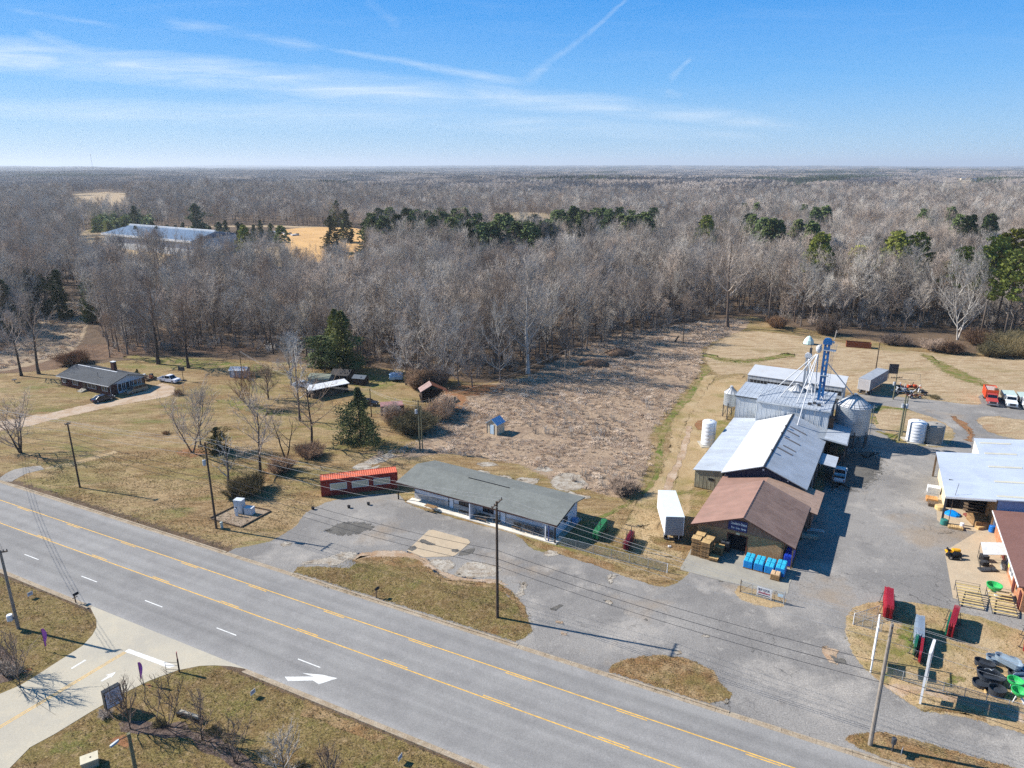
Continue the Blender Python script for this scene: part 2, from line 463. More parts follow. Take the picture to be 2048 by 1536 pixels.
TAN = lin(168, 143, 106); OLV = lin(118, 108, 62); BRN = lin(124, 98, 66); GRN = lin(98, 112, 48); RED = lin(150, 106, 74); PALE = lin(190, 168, 132)
def S(c, k): return tuple(x * k for x in c)
m_lawn = ground_mat('winter_lawn', [(S(TAN, .84),), (S(OLV, 1.08), 0.04, 0.40, 0.56, 0.75), (S(BRN, 1.05), 0.10, 0.46, 0.60, 0.8), (S(TAN, .98), 0.28, 0.5, 0.62, 0.7), (S(BRN, .62), 0.7, 0.5, 0.64, 0.6), (S(GRN, .85), 0.08, 0.56, 0.70, 0.6), (S(RED, .75), 0.14, 0.64, 0.74, 0.6)], stretch=(radians(-20), 0.7, 1.9), grain=0.62, fscale=4.0)
m_verge = ground_mat('verge_grass', [(S(lin(132, 113, 72), .9),), (S(OLV, .85), 0.10, 0.4, 0.62, 0.75), (S(BRN, .75), 0.3, 0.45, 0.62, 0.75), (S(GRN, .8), 0.22, 0.56, 0.7, 0.5), (S(RED, .7), 0.11, 0.66, 0.74, 0.7), (S(TAN, .8), 1.3, 0.5, 0.66, 0.7), (S(BRN, .4), 2.4, 0.54, 0.66, 0.6)], grain=0.75, fscale=5.5)
m_island = ground_mat('dry_grass', [(S(TAN, .98),), (S(PALE, .9), 0.25, 0.45, 0.62, 0.6), (S(OLV, 1.15), 0.14, 0.5, 0.66, 0.75), (S(BRN, .95), 0.35, 0.55, 0.7, 0.6)], grain=0.45, fscale=6.0)
m_brown = ground_mat('brown_thatch', [(S(lin(142, 110, 74), .85),), (S(TAN, .85), 0.4, 0.42, 0.6, 0.8), (S(BRN, .55), 0.9, 0.5, 0.64, 0.7), (S(OLV, .8), 0.2, 0.5, 0.66, 0.7)], grain=0.7, fscale=5.5)
m_field = ground_mat('stubble_field', [(lin(168, 147, 116),), (lin(196, 176, 144), 0.7, 0.48, 0.64, 0.7), (lin(142, 116, 84), 0.3, 0.5, 0.66, 0.75), (S(OLV, 1.05), 0.035, 0.54, 0.66, 0.65), (lin(150, 118, 92), 1.5, 0.5, 0.7, 0.7), (S(RED, .85), 0.05, 0.66, 0.74, 0.6)], stretch=(radians(-8), 0.55, 1.6), grain=0.42, fscale=3.5)
m_green = ground_mat('green_grass', [(S(GRN, .95),), (S(OLV, 1.1), 0.2, 0.38, 0.54, 0.9), (S(TAN, .8), 0.5, 0.46, 0.6, 0.85)], grain=0.42, fscale=5.0)
m_litter = ground_mat('leaf_litter', [(lin(112, 90, 72),), (lin(84, 66, 54), 0.12, 0.42, 0.6, 0.8), (lin(140, 112, 86), 0.5, 0.5, 0.66, 0.6)], grain=0.5, fscale=3.0)
m_clay = ground_mat('red_clay', [(S(RED, .9),), (S(BRN, .9), 0.5, 0.45, 0.62, 0.7), (S(TAN, .9), 0.9, 0.5, 0.66, 0.5)], grain=0.4)
m_sand = ground_mat('bare_sandy_soil', [(lin(166, 142, 116),), (lin(194, 174, 152), 0.3, 0.45, 0.62, 0.7), (lin(160, 124, 92), 0.6, 0.5, 0.66, 0.7), (S(OLV, 1.1), 0.4, 0.62, 0.72, 0.6)], grain=0.3)
m_drive = ground_mat('gravel_drive', [(lin(184, 164, 142),), (lin(166, 138, 108), 0.4, 0.45, 0.6, 0.7), (S(TAN, .95), 0.9, 0.55, 0.7, 0.6)], grain=0.25)
def lane_wear(N, v, c):
 mp = N.new('ShaderNodeMapping'); mp.vector_type = 'TEXTURE'; mp.inputs['Location'].default_value = (RO.x, RO.y, 0); mp.inputs['Rotation'].default_value = (0, 0, RA)
 N.l.new(v, mp.inputs['Vector']); sp = N.new('ShaderNodeSeparateXYZ'); N.l.new(mp.outputs[0], sp.inputs[0])
 y = sp.outputs[1]
 wob = N.m('MULTIPLY', N.noise(v, 0.05, 2), 0.8)
 w = N.m('SINE', N.m('MULTIPLY', N.m('ADD', y, wob), 2 * pi / 1.86))
 st = N.new('ShaderNodeMapping'); st.inputs['Scale'].default_value = (0.03, 1.6, 1); N.l.new(mp.outputs[0], st.inputs['Vector'])
 n = N.noise(st.outputs[0], 1.0, 5, 0.6)
 pb = N.new('ShaderNodeMapping'); pb.inputs['Scale'].default_value = (0.012, 0.12, 1); N.l.new(mp.outputs[0], pb.inputs['Vector'])
 big = N.noise(pb.outputs[0], 2.2, 3, 0.6)
 f = N.m('ADD', N.m('MULTIPLY', w, 0.05), N.m('ADD', N.m('MULTIPLY', N.m('SUBTRACT', n, 0.5), 0.34), N.m('MULTIPLY', N.m('SUBTRACT', big, 0.5), 0.4)))
 k = N.m('ADD', 1.0, f)
 # centre lane and shoulder are paler
 e = N.ramp(N.m('ABSOLUTE', N.m('SUBTRACT', y, 0.6)), 6.3, 7.9, 0, 0.16)
 cl = N.m('MULTIPLY', N.ramp(N.m('ABSOLUTE', N.m('SUBTRACT', y, 2.2)), 1.9, 2.4, 1, 0), 0.07)
 k = N.m('ADD', k, N.m('ADD', e, cl))
 cc = N.new('ShaderNodeCombineXYZ')
 for i in range(3): N.l.new(k, cc.inputs[i])
 return N.mix(1.0, c, cc.outputs[0], 'MULTIPLY')
m_road = ground_mat('road_asphalt', [(lin(142, 139, 134),), (lin(132, 129, 125), 0.2, 0.4, 0.6, 0.8), (lin(150, 146, 141), 0.7, 0.5, 0.7, 0.5)], edge=False, bump=0.15, grain=0.22, fscale=9, extra=lane_wear)
m_lot = ground_mat('old_asphalt', [(lin(144, 139, 132),), (lin(124, 120, 115), 0.07, 0.44, 0.58, 0.85), (lin(164, 157, 147), 0.13, 0.52, 0.64, 0.8), (lin(150, 132, 110), 0.06, 0.58, 0.70, 0.65), (lin(110, 106, 102), 0.4, 0.58, 0.70, 0.5), (lin(172, 166, 156), 0.9, 0.62, 0.70, 0.5)], bump=0.25, grain=0.36, fscale=7, cracks=0.6)
m_worn = ground_mat('pale_broken_concrete', [(lin(176, 167, 152),), (lin(156, 144, 128), 0.6, 0.42, 0.58, 0.9), (lin(134, 118, 98), 1.1, 0.5, 0.62, 0.85)], bump=0.4, grain=0.4, fscale=6)
m_slab = ground_mat('concrete_slab', [(lin(186, 166, 138),), (lin(172, 156, 132), 0.3, 0.45, 0.62, 0.6), (lin(196, 178, 150), 0.9, 0.5, 0.68, 0.5)], edge=False, bump=0.12, grain=0.14)
m_pad = ground_mat('grey_concrete', [(lin(158, 152, 138),), (lin(142, 137, 126), 0.3, 0.45, 0.62, 0.7), (lin(168, 160, 142), 0.7, 0.5, 0.68, 0.6)], edge=False, bump=0.12, grain=0.16)
m_apron = ground_mat('driveway_concrete', [(lin(184, 175, 155),), (lin(170, 163, 148), 0.12, 0.42, 0.62, 0.7), (lin(192, 180, 156), 0.6, 0.5, 0.68, 0.5)], edge=False, bump=0.1, grain=0.13)
m_gutter = ground_mat('gutter_concrete', [(lin(168, 152, 130),), (lin(150, 132, 108), 0.5, 0.42, 0.6, 0.8), (lin(184, 172, 150), 1.5, 0.5, 0.66, 0.6)], edge=False, bump=0.3, grain=0.3)
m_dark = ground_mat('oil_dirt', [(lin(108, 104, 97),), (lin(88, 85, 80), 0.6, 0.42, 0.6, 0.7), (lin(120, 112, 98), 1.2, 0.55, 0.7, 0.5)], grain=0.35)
m_mulch = ground_mat('mulch', [(lin(104, 88, 78),), (lin(66, 54, 50), 1.2, 0.42, 0.6, 0.8), (lin(138, 122, 110), 2.5, 0.5, 0.66, 0.6)], grain=0.6, fscale=5)

Z = 0.004
# broad cover -------------------------------------------------------
patch('lawn', [(-900, 762), (-300, 750), (0, 745), (200, 725), (330, 712), (480, 716), (560, 722), (640, 728), (760, 733), (860, 745), (950, 762), (1060, 745), (1150, 700), (1280, 672), (1400, 645), (1500, 632), (1600, 655), (1700, 672), (1850, 695), (2048, 705), (3000, 716), (5200, 1500), (2200, 1590), (-3000, 1100)], m_lawn, Z, step=3, jit=0.7, w=2.5, clip='top')
patch('lawn', [(-1700, 1200), (0, 1150), (190, 1215), (500, 1345), (700, 1430), (960, 1545), (1500, 1800), (1000, 2600), (-900, 2600)], m_verge, Z, w=0.5, clip='bot', jit=0.1)
patch('brush_ground', [(735, 915), (800, 905), (832, 880), (862, 838), (880, 790), (950, 772), (1000, 762), (1060, 748), (1150, 694), (1230, 668), (1330, 652), (1440, 636), (1500, 640), (1490, 662), (1420, 690), (1408, 720), (1402, 750), (1345, 820), (1315, 860), (1305, 930), (1285, 975), (1250, 1002), (1195, 990), (1150, 978), (1090, 960), (1040, 935), (970, 922), (890, 912), (820, 918)], ground_mat('dead_brush_ground', [(lin(160, 138, 114),), (lin(130, 110, 92), 0.25, 0.42, 0.6, 0.8), (lin(168, 146, 122), 0.7, 0.5, 0.66, 0.6)], grain=0.5, fscale=3), 2 * Z, w=2.0)
patch('field', [(1404, 700), (1480, 662), (1580, 668), (1700, 686), (1850, 703), (2048, 714), (2500, 728), (2900, 860), (2048, 822), (1891, 806), (1797, 798), (1700, 788), (1600, 770), (1500, 750), (1440, 752), (1412, 735)], m_field, 2 * Z, step=2.5, w=2.5)
patch('field', [(1425, 760), (1500, 752), (1480, 800), (1440, 880), (1402, 960), (1385, 1060), (1370, 1130), (1310, 1125), (1260, 1110), (1230, 1060), (1290, 1000), (1330, 930), (1345, 860), (1385, 800)], m_island, 2 * Z, step=2, w=2)
patch('track', [(1414, 745), (1428, 748), (1400, 800), (1375, 850), (1372, 900), (1350, 960), (1310, 1010), (1285, 1060), (1270, 1055), (1305, 990), (1322, 940), (1330, 870), (1368, 805)], m_island, 3 * Z, w=3.0)
patch('wheel_rut', [(1376, 850), (1384, 852), (1372, 900), (1350, 950), (1332, 990), (1325, 988), (1344, 945), (1364, 898)], m_sand, 4 * Z, w=1.0)
patch('grass_strip', [(1404, 748), (1416, 742), (1390, 795), (1352, 838), (1336, 880), (1330, 930), (1308, 975), (1262, 1012), (1190, 1048), (1160, 1052), (1210, 1022), (1268, 990), (1300, 955), (1308, 890), (1320, 850), (1350, 808)], m_green, 4 * Z, w=1.2)
patch('grass_strip', [(1408, 705), (1480, 715), (1570, 706), (1600, 712), (1500, 730), (1420, 722)], m_green, 3 * Z, w=4.5)
patch('grass_strip', [(1395, 868), (1435, 838), (1470, 840), (1462, 862), (1430, 890)], m_green, 3 * Z, w=2.0)
patch('grass_strip', [(1835, 708), (1858, 708), (1950, 748), (2000, 775), (1960, 775), (1880, 748)], m_green, 3 * Z, w=3.7)
patch('grass_strip', [(1325, 985), (1430, 975), (1422, 990), (1360, 992)], m_green, 3 * Z, w=1.3)
patch('bare_soil', [(1385, 845), (1410, 838), (1425, 850), (1410, 862), (1392, 862)], m_clay, 4 * Z, w=0.8)
patch('bare_soil', [(1290, 1068), (1330, 1075), (1385, 1085), (1378, 1105), (1320, 1098)], m_brown, 3 * Z, w=0.8)
patch('leaf_litter', [(-900, 762), (0, 748), (190, 722), (330, 708), (480, 708), (480, 690), (0, 690), (-900, 720)], m_litter, 2 * Z, w=2, step=3)
patch('grass_strip', [(245, 712), (330, 712), (480, 722), (560, 735), (520, 748), (440, 742), (360, 738), (290, 728)], m_green, 2 * Z, w=3.7)
patch('grass_strip', [(430, 800), (500, 800), (560, 822), (530, 835), (470, 822)], m_green, 2 * Z, w=2.8)
patch('grass_strip', [(700, 745), (800, 750), (790, 775), (700, 775)], m_green, 2 * Z, w=2.8)
patch('bare_soil', [(840, 822), (880, 800), (930, 790), (940, 812), (880, 835)], m_clay, 3 * Z, w=1.5)
patch('bare_soil', [(880, 775), (990, 768), (1010, 785), (900, 795)], m_clay, 3 * Z, w=1.5)
patch('bare_soil', [(345, 905), (390, 895), (420, 905), (380, 918)], m_clay, 2 * Z, w=1)
patch('gravel_drive', [(72, 832), (130, 818), (185, 806), (235, 799), (290, 778), (325, 765), (352, 775), (348, 790), (300, 801), (230, 813), (160, 829), (100, 842)], m_drive, 3 * Z, w=1.0, step=1.5)
patch('gravel_drive', [(-200, 860), (0, 842), (80, 828), (110, 838), (20, 860), (-200, 880)], m_drive, 3 * Z, w=1.0, step=1.5)
patch('track', [(84, 936), (140, 924), (200, 908), (232, 900), (240, 905), (205, 916), (140, 932), (92, 941)], m_island, 3 * Z, w=0.6)
patch('driveway_apron', [(-10, 962), (0, 955), (30, 938), (84, 931), (92, 938), (52, 948), (24, 964)], m_lot, 4 * Z, w=0.3, jit=0.1)
patch('asphalt_patch', [(520, 938), (540, 935), (545, 960), (525, 965)], m_brown, 2 * Z, w=0.8)
# yard of the stores -------------------------------------------------
patch('asphalt_yard', [(444, 1108), (470, 1096), (540, 1081), (588, 1052), (610, 1026), (650, 1004), (700, 994), (790, 986), (830, 1012), (950, 1046), (1030, 1068), (1070, 1098), (1112, 1106), (1180, 1120), (1240, 1148), (1330, 1172), (1372, 1150), (1400, 1112), (1560, 1100), (1630, 1000), (1690, 890), (1690, 850), (1690, 800), (1700, 788), (1760, 790), (1850, 798), (1955, 809), (1958, 790), (2048, 798), (2700, 850), (3100, 1300), (4000, 2000), (2600, 1900)], m_lot, 4 * Z, step=1.5, w=0.45, jit=0.12, clip='lot')
patch('grass_island', [(576, 1147), (590, 1133), (640, 1131), (695, 1134), (712, 1121), (800, 1111), (845, 1123), (880, 1148), (905, 1160), (960, 1163), (1003, 1160), (1022, 1192), (1048, 1202), (1062, 1230), (1068, 1265), (1050, 1281), (1028, 1290), (900, 1262), (700, 1192)], m_verge, 6 * Z, w=0.7, clip='top', jit=0.15)
patch('dirt_strip', [(690, 1122), (718, 1106), (790, 1099), (850, 1112), (868, 1135), (900, 1150), (1000, 1162), (1024, 1176), (1050, 1202), (1062, 1240), (1040, 1240), (1020, 1205), (985, 1182), (900, 1172), (850, 1150), (790, 1135), (730, 1132)], m_brown, 7 * Z, w=1.2)
patch('sandy_strip', [(700, 1118), (722, 1104), (800, 1098), (850, 1112), (880, 1130), (910, 1152), (1000, 1158), (1022, 1170), (1000, 1172), (910, 1162), (860, 1142), (820, 1120), (740, 1118)], m_sand, 8 * Z, w=0.9)
patch('grass_island', [(1208, 1345), (1222, 1326), (1240, 1316), (1290, 1308), (1350, 1309), (1400, 1325), (1432, 1340), (1450, 1368), (1470, 1388), (1458, 1405), (1420, 1415), (1300, 1385)], m_brown, 6 * Z, w=0.6, clip='top', jit=0.12)
patch('grass_island', [(1463, 1184), (1472, 1171), (1490, 1167), (1520, 1177), (1560, 1188), (1577, 1200), (1570, 1215), (1545, 1219), (1510, 1213), (1480, 1201)], m_island, 6 * Z, w=0.5, jit=0.1)
patch('grass_island', [(1700, 1214), (1730, 1205), (1762, 1199), (1830, 1203), (1900, 1217), (1990, 1241), (2060, 1266), (2500, 1400), (2600, 1600), (2100, 1485), (1983, 1453), (1928, 1438), (1851, 1427), (1819, 1412), (1781, 1386), (1753, 1362), (1714, 1327), (1692, 1287), (1684, 1255), (1688, 1230)], m_island, 6 * Z, w=0.6, jit=0.12)
patch('grass_strip', [(1800, 1240), (1840, 1250), (1845, 1290), (1800, 1330), (1780, 1370), (1765, 1370), (1778, 1300)], m_green, 7 * Z, w=0.7)
patch('grass_strip', [(1895, 1345), (1930, 1352), (1935, 1370), (1880, 1372)], m_green, 7 * Z, w=0.7)
patch('sandy_strip', [(1765, 1372), (1800, 1365), (1850, 1372), (1960, 1398), (2048, 1420), (2048, 1452), (1960, 1425), (1850, 1395), (1800, 1398)], m_sand, 7 * Z, w=0.8)
patch('dirt_strip', [(1830, 1415), (1900, 1412), (1975, 1425), (1980, 1448), (1920, 1436), (1850, 1427)], m_brown, 7 * Z, w=0.8)
patch('grass_island', [(1688, 1482), (1692, 1465), (1740, 1459), (1800, 1465), (1850, 1481), (1950, 1510), (2060, 1543), (2300, 1640), (2050, 1640), (1850, 1555), (1800, 1537)], m_brown, 6 * Z, w=0.6, clip='top', jit=0.12)
patch('grass_island', [(1740, 811), (1772, 811), (1819, 819), (1862, 833), (1900, 851), (1914, 868), (1905, 884), (1885, 897), (1850, 893), (1790, 884), (1768, 866), (1745, 850), (1736, 832)], m_field, 6 * Z, w=0.9)
patch('grass_strip', [(1738, 815), (1775, 811), (1825, 822), (1780, 820), (1750, 832), (1748, 850), (1736, 835)], m_green, 7 * Z, w=1.5)
patch('grass_strip', [(1745, 860), (1800, 868), (1870, 885), (1860, 895), (1790, 886), (1765, 872)], m_green, 7 * Z, w=1.5)
patch('grass_island', [(1950, 836), (1994, 831), (2060, 840), (2500, 880), (2500, 960), (2060, 885), (1985, 868), (1962, 855)], m_field, 6 * Z, w=0.9)
patch('bare_soil', [(1900, 830), (1935, 845), (1955, 870), (1935, 885), (1925, 860), (1905, 845)], m_clay, 6 * Z, w=1.2)
patch('grass_strip', [(1035, 1070), (1070, 1080), (1112, 1092), (1180, 1110), (1260, 1140), (1335, 1168), (1300, 1162), (1200, 1136), (1120, 1110), (1075, 1096)], m_brown, 6 * Z, w=0.5)
patch('grass_strip', [(1120, 1092), (1200, 1112), (1290, 1138), (1345, 1150), (1360, 1140), (1290, 1112), (1200, 1085), (1140, 1080)], m_verge, 6 * Z, w=0.9)
patch('broken_concrete', [(1082, 1103), (1100, 1097), (1118, 1100), (1120, 1110), (1100, 1114), (1086, 1110)], m_worn, 8 * Z, w=0.7)
for i, P_ in enumerate([
 [(853, 1121), (868, 1115), (890, 1116), (910, 1122), (915, 1133), (905, 1143), (885, 1147), (868, 1141), (855, 1131)],
 [(925, 1126), (945, 1121), (975, 1124), (1000, 1132), (1006, 1145), (993, 1156), (960, 1159), (925, 1158), (902, 1150), (912, 1138)],
 [(1037, 1162), (1052, 1159), (1062, 1168), (1058, 1184), (1045, 1197), (1030, 1196), (1020, 1190), (1032, 1180)],
 [(598, 1128), (620, 1118), (650, 1113), (690, 1101), (718, 1104), (716, 1118), (690, 1129), (665, 1136), (640, 1131), (615, 1134)],
 [(1208, 1148), (1222, 1143), (1238, 1150), (1234, 1162), (1220, 1172), (1208, 1160)],
 [(1206, 1200), (1216, 1196), (1228, 1204), (1224, 1212), (1212, 1210)],
 [(557, 1088), (570, 1081), (588, 1085), (582, 1094), (566, 1096)],
 [(1404, 1268), (1412, 1268), (1420, 1276), (1410, 1277)],
 [(1350, 1302), (1362, 1302), (1364, 1309), (1350, 1309)],
 [(1440, 1400), (1460, 1398), (1468, 1410), (1450, 1412)],
 [(1120, 1258), (1135, 1264), (1143, 1276), (1125, 1276)],
 [(1110, 1238), (1122, 1238), (1128, 1250), (1114, 1250)],
 [(1660, 1292), (1668, 1318), (1680, 1330), (1672, 1334), (1655, 1322)],
 ]):
 patch('worn_patch', P_, m_worn if i < 10 else m_sand, 9 * Z, w=0.95, jit=0.16, step=0.6)
for P_ in [[(640, 1060), (690, 1040), (745, 1045), (755, 1058), (700, 1075), (650, 1070)], [(1098, 1216), (1120, 1208), (1130, 1212), (1112, 1224), (1100, 1222)], [(1285, 1235), (1295, 1240), (1290, 1246)],
           [(815, 1096), (828, 1100), (822, 1108), (812, 1104)], [(930, 1098), (950, 1095), (948, 1108), (915, 1112)], [(1655, 1310), (1690, 1316), (1695, 1330), (1670, 1328)], [(1440, 1156), (1452, 1160), (1448, 1168), (1436, 1164)]]:
 patch('dark_stain', P_, m_dark, 9 * Z + 0.002, w=(1.6 if abs(P_[1][0] - P_[0][0]) > 40 else .45), jit=0.15, step=0.8)
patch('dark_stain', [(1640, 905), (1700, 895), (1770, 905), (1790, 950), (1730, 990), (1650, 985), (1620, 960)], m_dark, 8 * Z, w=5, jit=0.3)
flat('concrete_slab', [(857, 1061), (866, 1060), (936, 1079), (941, 1085), (912, 1110), (905, 1113), (848, 1115), (814, 1102)], m_slab, 10 * Z)
for P_ in [[(836, 1081), (850, 1078), (862, 1085), (872, 1090), (860, 1092), (842, 1088)], [(900, 1100), (915, 1097), (922, 1104), (910, 1108)], [(815, 1098), (830, 1090), (836, 1096), (822, 1104)]]:
 patch('dark_stain', P_, m_dark, 11 * Z, w=0.35, jit=0.1, step=0.5)
flat('concrete_pad', [(1377, 1108), (1361, 1136), (1361, 1140), (1452, 1164), (1470, 1168), (1560, 1189), (1576, 1188), (1579, 1168), (1594, 1142), (1602, 1128), (1566, 1100), (1400, 1060)], m_pad, 10 * Z)
flat('concrete_pad', [(1889, 1103), (1906, 1197), (2050, 1229), (2300, 1290), (2300, 1100), (2000, 1030), (1960, 1060)], m_slab, 10 * Z)
flat('concrete_pad', [(1872, 1012), (1874, 1040), (1887, 1052), (1962, 1066), (1975, 1058), (2030, 1080), (2090, 1060), (2060, 960), (1890, 950)], m_slab, 10 * Z + 0.003)
for P_ in [[(704, 936), (724, 925), (745, 931), (727, 942)], [(727, 923), (760, 914), (778, 919), (748, 930)], [(762, 912), (778, 906), (792, 911), (780, 917)], [(722, 943), (748, 932), (764, 930), (740, 945)]]:
 patch('old_slab', P_, m_worn, 5 * Z, w=0.3, jit=0.12, step=0.6)
for P_ in [[(950, 941), (975, 940), (986, 947), (968, 950)], [(996, 949), (1024, 950), (1028, 960), (1004, 957)], [(1025, 957), (1052, 953), (1084, 957), (1070, 972), (1045, 968)], [(1062, 940), (1085, 930), (1110, 938), (1098, 946)], [(1095, 960), (1120, 944), (1160, 948), (1172, 958), (1180, 975), (1130, 985), (1102, 975)], [(1130, 986), (1150, 985), (1185, 996), (1170, 998)], [(948, 925), (985, 922), (1000, 932), (965, 936)]]:
 patch('old_slab', P_, m_worn, 5 * Z, w=1.1, jit=0.15, step=0.6)

# ---------------------------------------------------------------- road
road_o = thing('road', None, None); del_keys = [k for k in ('label', 'category') if k in road_o]
tag(road_o, kind='structure')
def strip(name, s0, s1, n0, n1, z, m, seg=20, parent=road_o):
 mb = MB(); k = max(1, int((s1 - s0) / seg))
 for i in range(k):
  a = s0 + (s1 - s0) * i / k; b = s0 + (s1 - s0) * (i + 1) / k
  mb.poly([road(a, n0, z), road(b, n0, z), road(b, n1, z), road(a, n1, z)])
 return mb.build(name, m, parent)
strip('carriageway', -900, 500, -7.42, 8.28, 7 * Z, m_road)
m_yel = mat('yellow_road_paint', lin(226, 178, 84), rough=0.7, var=0.25, scale=3.0, dirt=lin(150, 140, 118), dscale=2.0)
m_wht = mat('white_road_paint', lin(226, 224, 216), rough=0.7, var=0.12, scale=3.0, dirt=lin(160, 158, 152), dscale=2.0)
strip('solid_line', -900, 500, -0.07, 0.07, 8 * Z, m_yel)
strip('solid_line', -900, 500, 4.42, 4.56, 8 * Z, m_yel)
for k in range(-22, 12):
 strip('dash_line', 12.19 * k + 0.0, 12.19 * k + 3.05, 0.19, 0.32, 8 * Z, m_yel)
 strip('dash_line', 12.19 * k + 0.5, 12.19 * k + 3.55, 4.16, 4.29, 8 * Z, m_yel)
for k in range(-20, 1): strip('dash_line', 12.19 * k + 3.8, 12.19 * k + 6.9, -3.86, -3.73, 8 * Z, m_wht)
def marking(pts, m, z, parent=road_o, name='arrow_marking'): return flat(name, pts, m, z, parent=parent)
marking([(569.5, 1354), (576, 1362.5), (626.3, 1361.5), (637.5, 1369), (675, 1357), (645, 1350), (604, 1346.5), (627.5, 1353.5)], m_wht, 8 * Z)
# gutters and kerbs, cast in lengths with open joints
def kerb_run(s0, s1, side, kerb=True, L=3.05):
 k = int(s0 // L)
 while k * L < s1:
  a, b = max(s0, k * L) + 0.012, min(s1, (k + 1) * L) - 0.012; k += 1
  if b - a < 0.2: continue
  rnd = random.Random(k * 3 + (side > 0)); dz = rnd.uniform(-0.008, 0.008)
  n0, n1, n2 = (8.28, 8.72, 8.93) if side > 0 else (-7.42, -7.86, -8.07)
  mb = MB(); h = 0.035 + dz; hk = 0.13 + dz if kerb else 0.06 + dz
  def P4(n, z): return [road(a, n, z), road(b, n, z)]
  rr = [P4(n0, -0.05), P4(n0, h), P4(n1, h - 0.012), P4(n1, hk - 0.02), P4(n1 + (n2 - n1) * 0.15, hk), P4(n2, hk), P4(n2, -0.05)]
  for i in range(len(rr) - 1): mb.poly([rr[i][0], rr[i][1], rr[i + 1][1], rr[i + 1][0]])
  mb.poly([r[0] for r in rr]); mb.poly([r[1] for r in reversed(rr)])
  yield mb
def to_s(px, py): p = G(px, py); return to_road(p.x, p.y)[0]
def kerbs(ranges, side):
 for s0, s1, kb in ranges:
  near = []
  for mb in kerb_run(s0, s1, side, kb): 
   yield mb, s0, s1
kt = thing('kerb', None, None); tag(kt, kind='structure')
def add_kerbs(ranges, side):
 far = MB()
 for s0, s1, kb in ranges:
  for mb in kerb_run(s0, s1, side, kb):
   c = Vector(mb.v[0]); p = PX(c.x, c.y)
   if -60 < p[0] < 2110 and p[1] < 1560: mb.fixn().build('kerb_stone', m_gutter, kt)
   else:
    i = len(far.v); far.v += mb.v; far.f += [tuple(q + i for q in f) for f in mb.f]
 if far.v: o = far.fixn().build('kerb_run', m_gutter, kt); o['kind'] = 'stuff'
sA, sB = to_s(452, 1106), to_s(582, 1152); sC, sD = to_s(1030, 1298), to_s(1215, 1353); sE, sF = to_s(1455, 1440), to_s(1690, 1500)
add_kerbs([(-300, to_s(-60, 940), True), (to_s(-60, 940), to_s(28, 972), False), (to_s(28, 972), sA, True), (sA, sB, False), (sB, sC, True), (sC, sD, False), (sD, sE, True), (sE, sF, False), (sF, 300, True)], 1)
sG, sH = to_s(186, 1212), to_s(490, 1337)
add_kerbs([(-300, sG, True), (sH, 300, True)], -1)
# side street on the near side
side = flat('side_street', [(150, 1190), (500, 1334), (520, 1350), (490, 1338), (462, 1333), (430, 1331), (400, 1332), (355, 1341), (300, 1361), (240, 1390), (180, 1425), (110, 1468), (60, 1495), (20, 1536), (-60, 1620), (-700, 2000), (-1500, 1800), (-100, 1440), (0, 1388), (40, 1371), (75, 1350), (110, 1327), (165, 1292), (185, 1270), (193, 1255), (193, 1240), (186, 1226), (178, 1210)], m_apron, 6 * Z)
m_jnt = mat('joint_filler', lin(120, 112, 98), var=0.1)
def pline(name, a, b, wpx, m, z, parent=side):
 A, B = G(*a).to_2d(), G(*b).to_2d(); d = (B - A).normalized(); n = Vector((-d.y, d.x)) * wpx / 2
 return flat(name, [A - n, B - n, B + n, A + n], m, z, world=True, parent=parent)
A0, B0 = G(249, 1304).to_2d(), G(0, 1452.7).to_2d(); dd = (B0 - A0).normalized(); nn = Vector((-dd.y, dd.x))
B0 = A0 + dd * 70
for o_ in (0, 0.26): flat('lane_line', [A0 + nn * (o_ - .05), B0 + nn * (o_ - .05), B0 + nn * (o_ + .05), A0 + nn * (o_ + .05)], m_yel, 7 * Z, world=True, parent=side)
marking([(257.5, 1298), (250, 1303.7), (337.5, 1336.5), (352.5, 1332)], m_wht, 7 * Z, side, 'stop_line')
marking([(201, 1362.5), (204.5, 1363.2), (222, 1353.5), (218.8, 1351)], m_wht, 7 * Z, side)
marking([(211.5, 1350.8), (232, 1344.3), (223, 1355.8), (219.5, 1352.3)], m_wht, 7.5 * Z, side)
marking([(141, 1337.2), (144.5, 1338), (173, 1321), (170, 1319.6)], m_wht, 7 * Z, side)
for t in (9, 18, 27):
 P_ = A0 + dd * t; pline('joint', (0, 0), (1, 1), 0.03, m_jnt, 7 * Z) if False else None
 flat('joint', [P_ + nn * -3.8, P_ + nn * -3.8 + dd * .04, P_ + nn * 3.2 + dd * .04, P_ + nn * 3.2], m_jnt, 6.6 * Z, world=True, parent=side)
flat('kerb_crack_line', [A0 + nn * 9, A0 + nn * 9, A0 + nn * 9], m_jnt, 6.6 * Z, world=True, parent=side) if False else None
# mulch beds and clay on the near corner
patch('mulch_bed', [(235, 1448), (252, 1440), (290, 1438), (330, 1448), (372, 1440), (385, 1462), (420, 1462), (450, 1478), (480, 1500), (520, 1536), (480, 1545), (440, 1520), (395, 1500), (378, 1478), (330, 1478), (280, 1470), (240, 1465)], m_mulch, 3 * Z, w=0.3, jit=0.12, step=0.7)
patch('mulch_bed', [(-60, 1280), (0, 1288), (22, 1305), (35, 1325), (42, 1345), (30, 1362), (0, 1370), (-80, 1380)], m_mulch, 3 * Z, w=0.3, jit=0.12, step=0.7)
patch('bare_soil', [(215, 1475), (250, 1462), (268, 1480), (250, 1500), (225, 1490)], m_clay, 3 * Z, w=0.7)
patch('bare_soil', [(285, 1366), (300, 1362), (308, 1372), (295, 1378)], m_clay, 3 * Z, w=0.5)
patch('bare_soil', [(40, 1345), (55, 1335), (70, 1340), (55, 1352)], m_clay, 3 * Z, w=0.6)
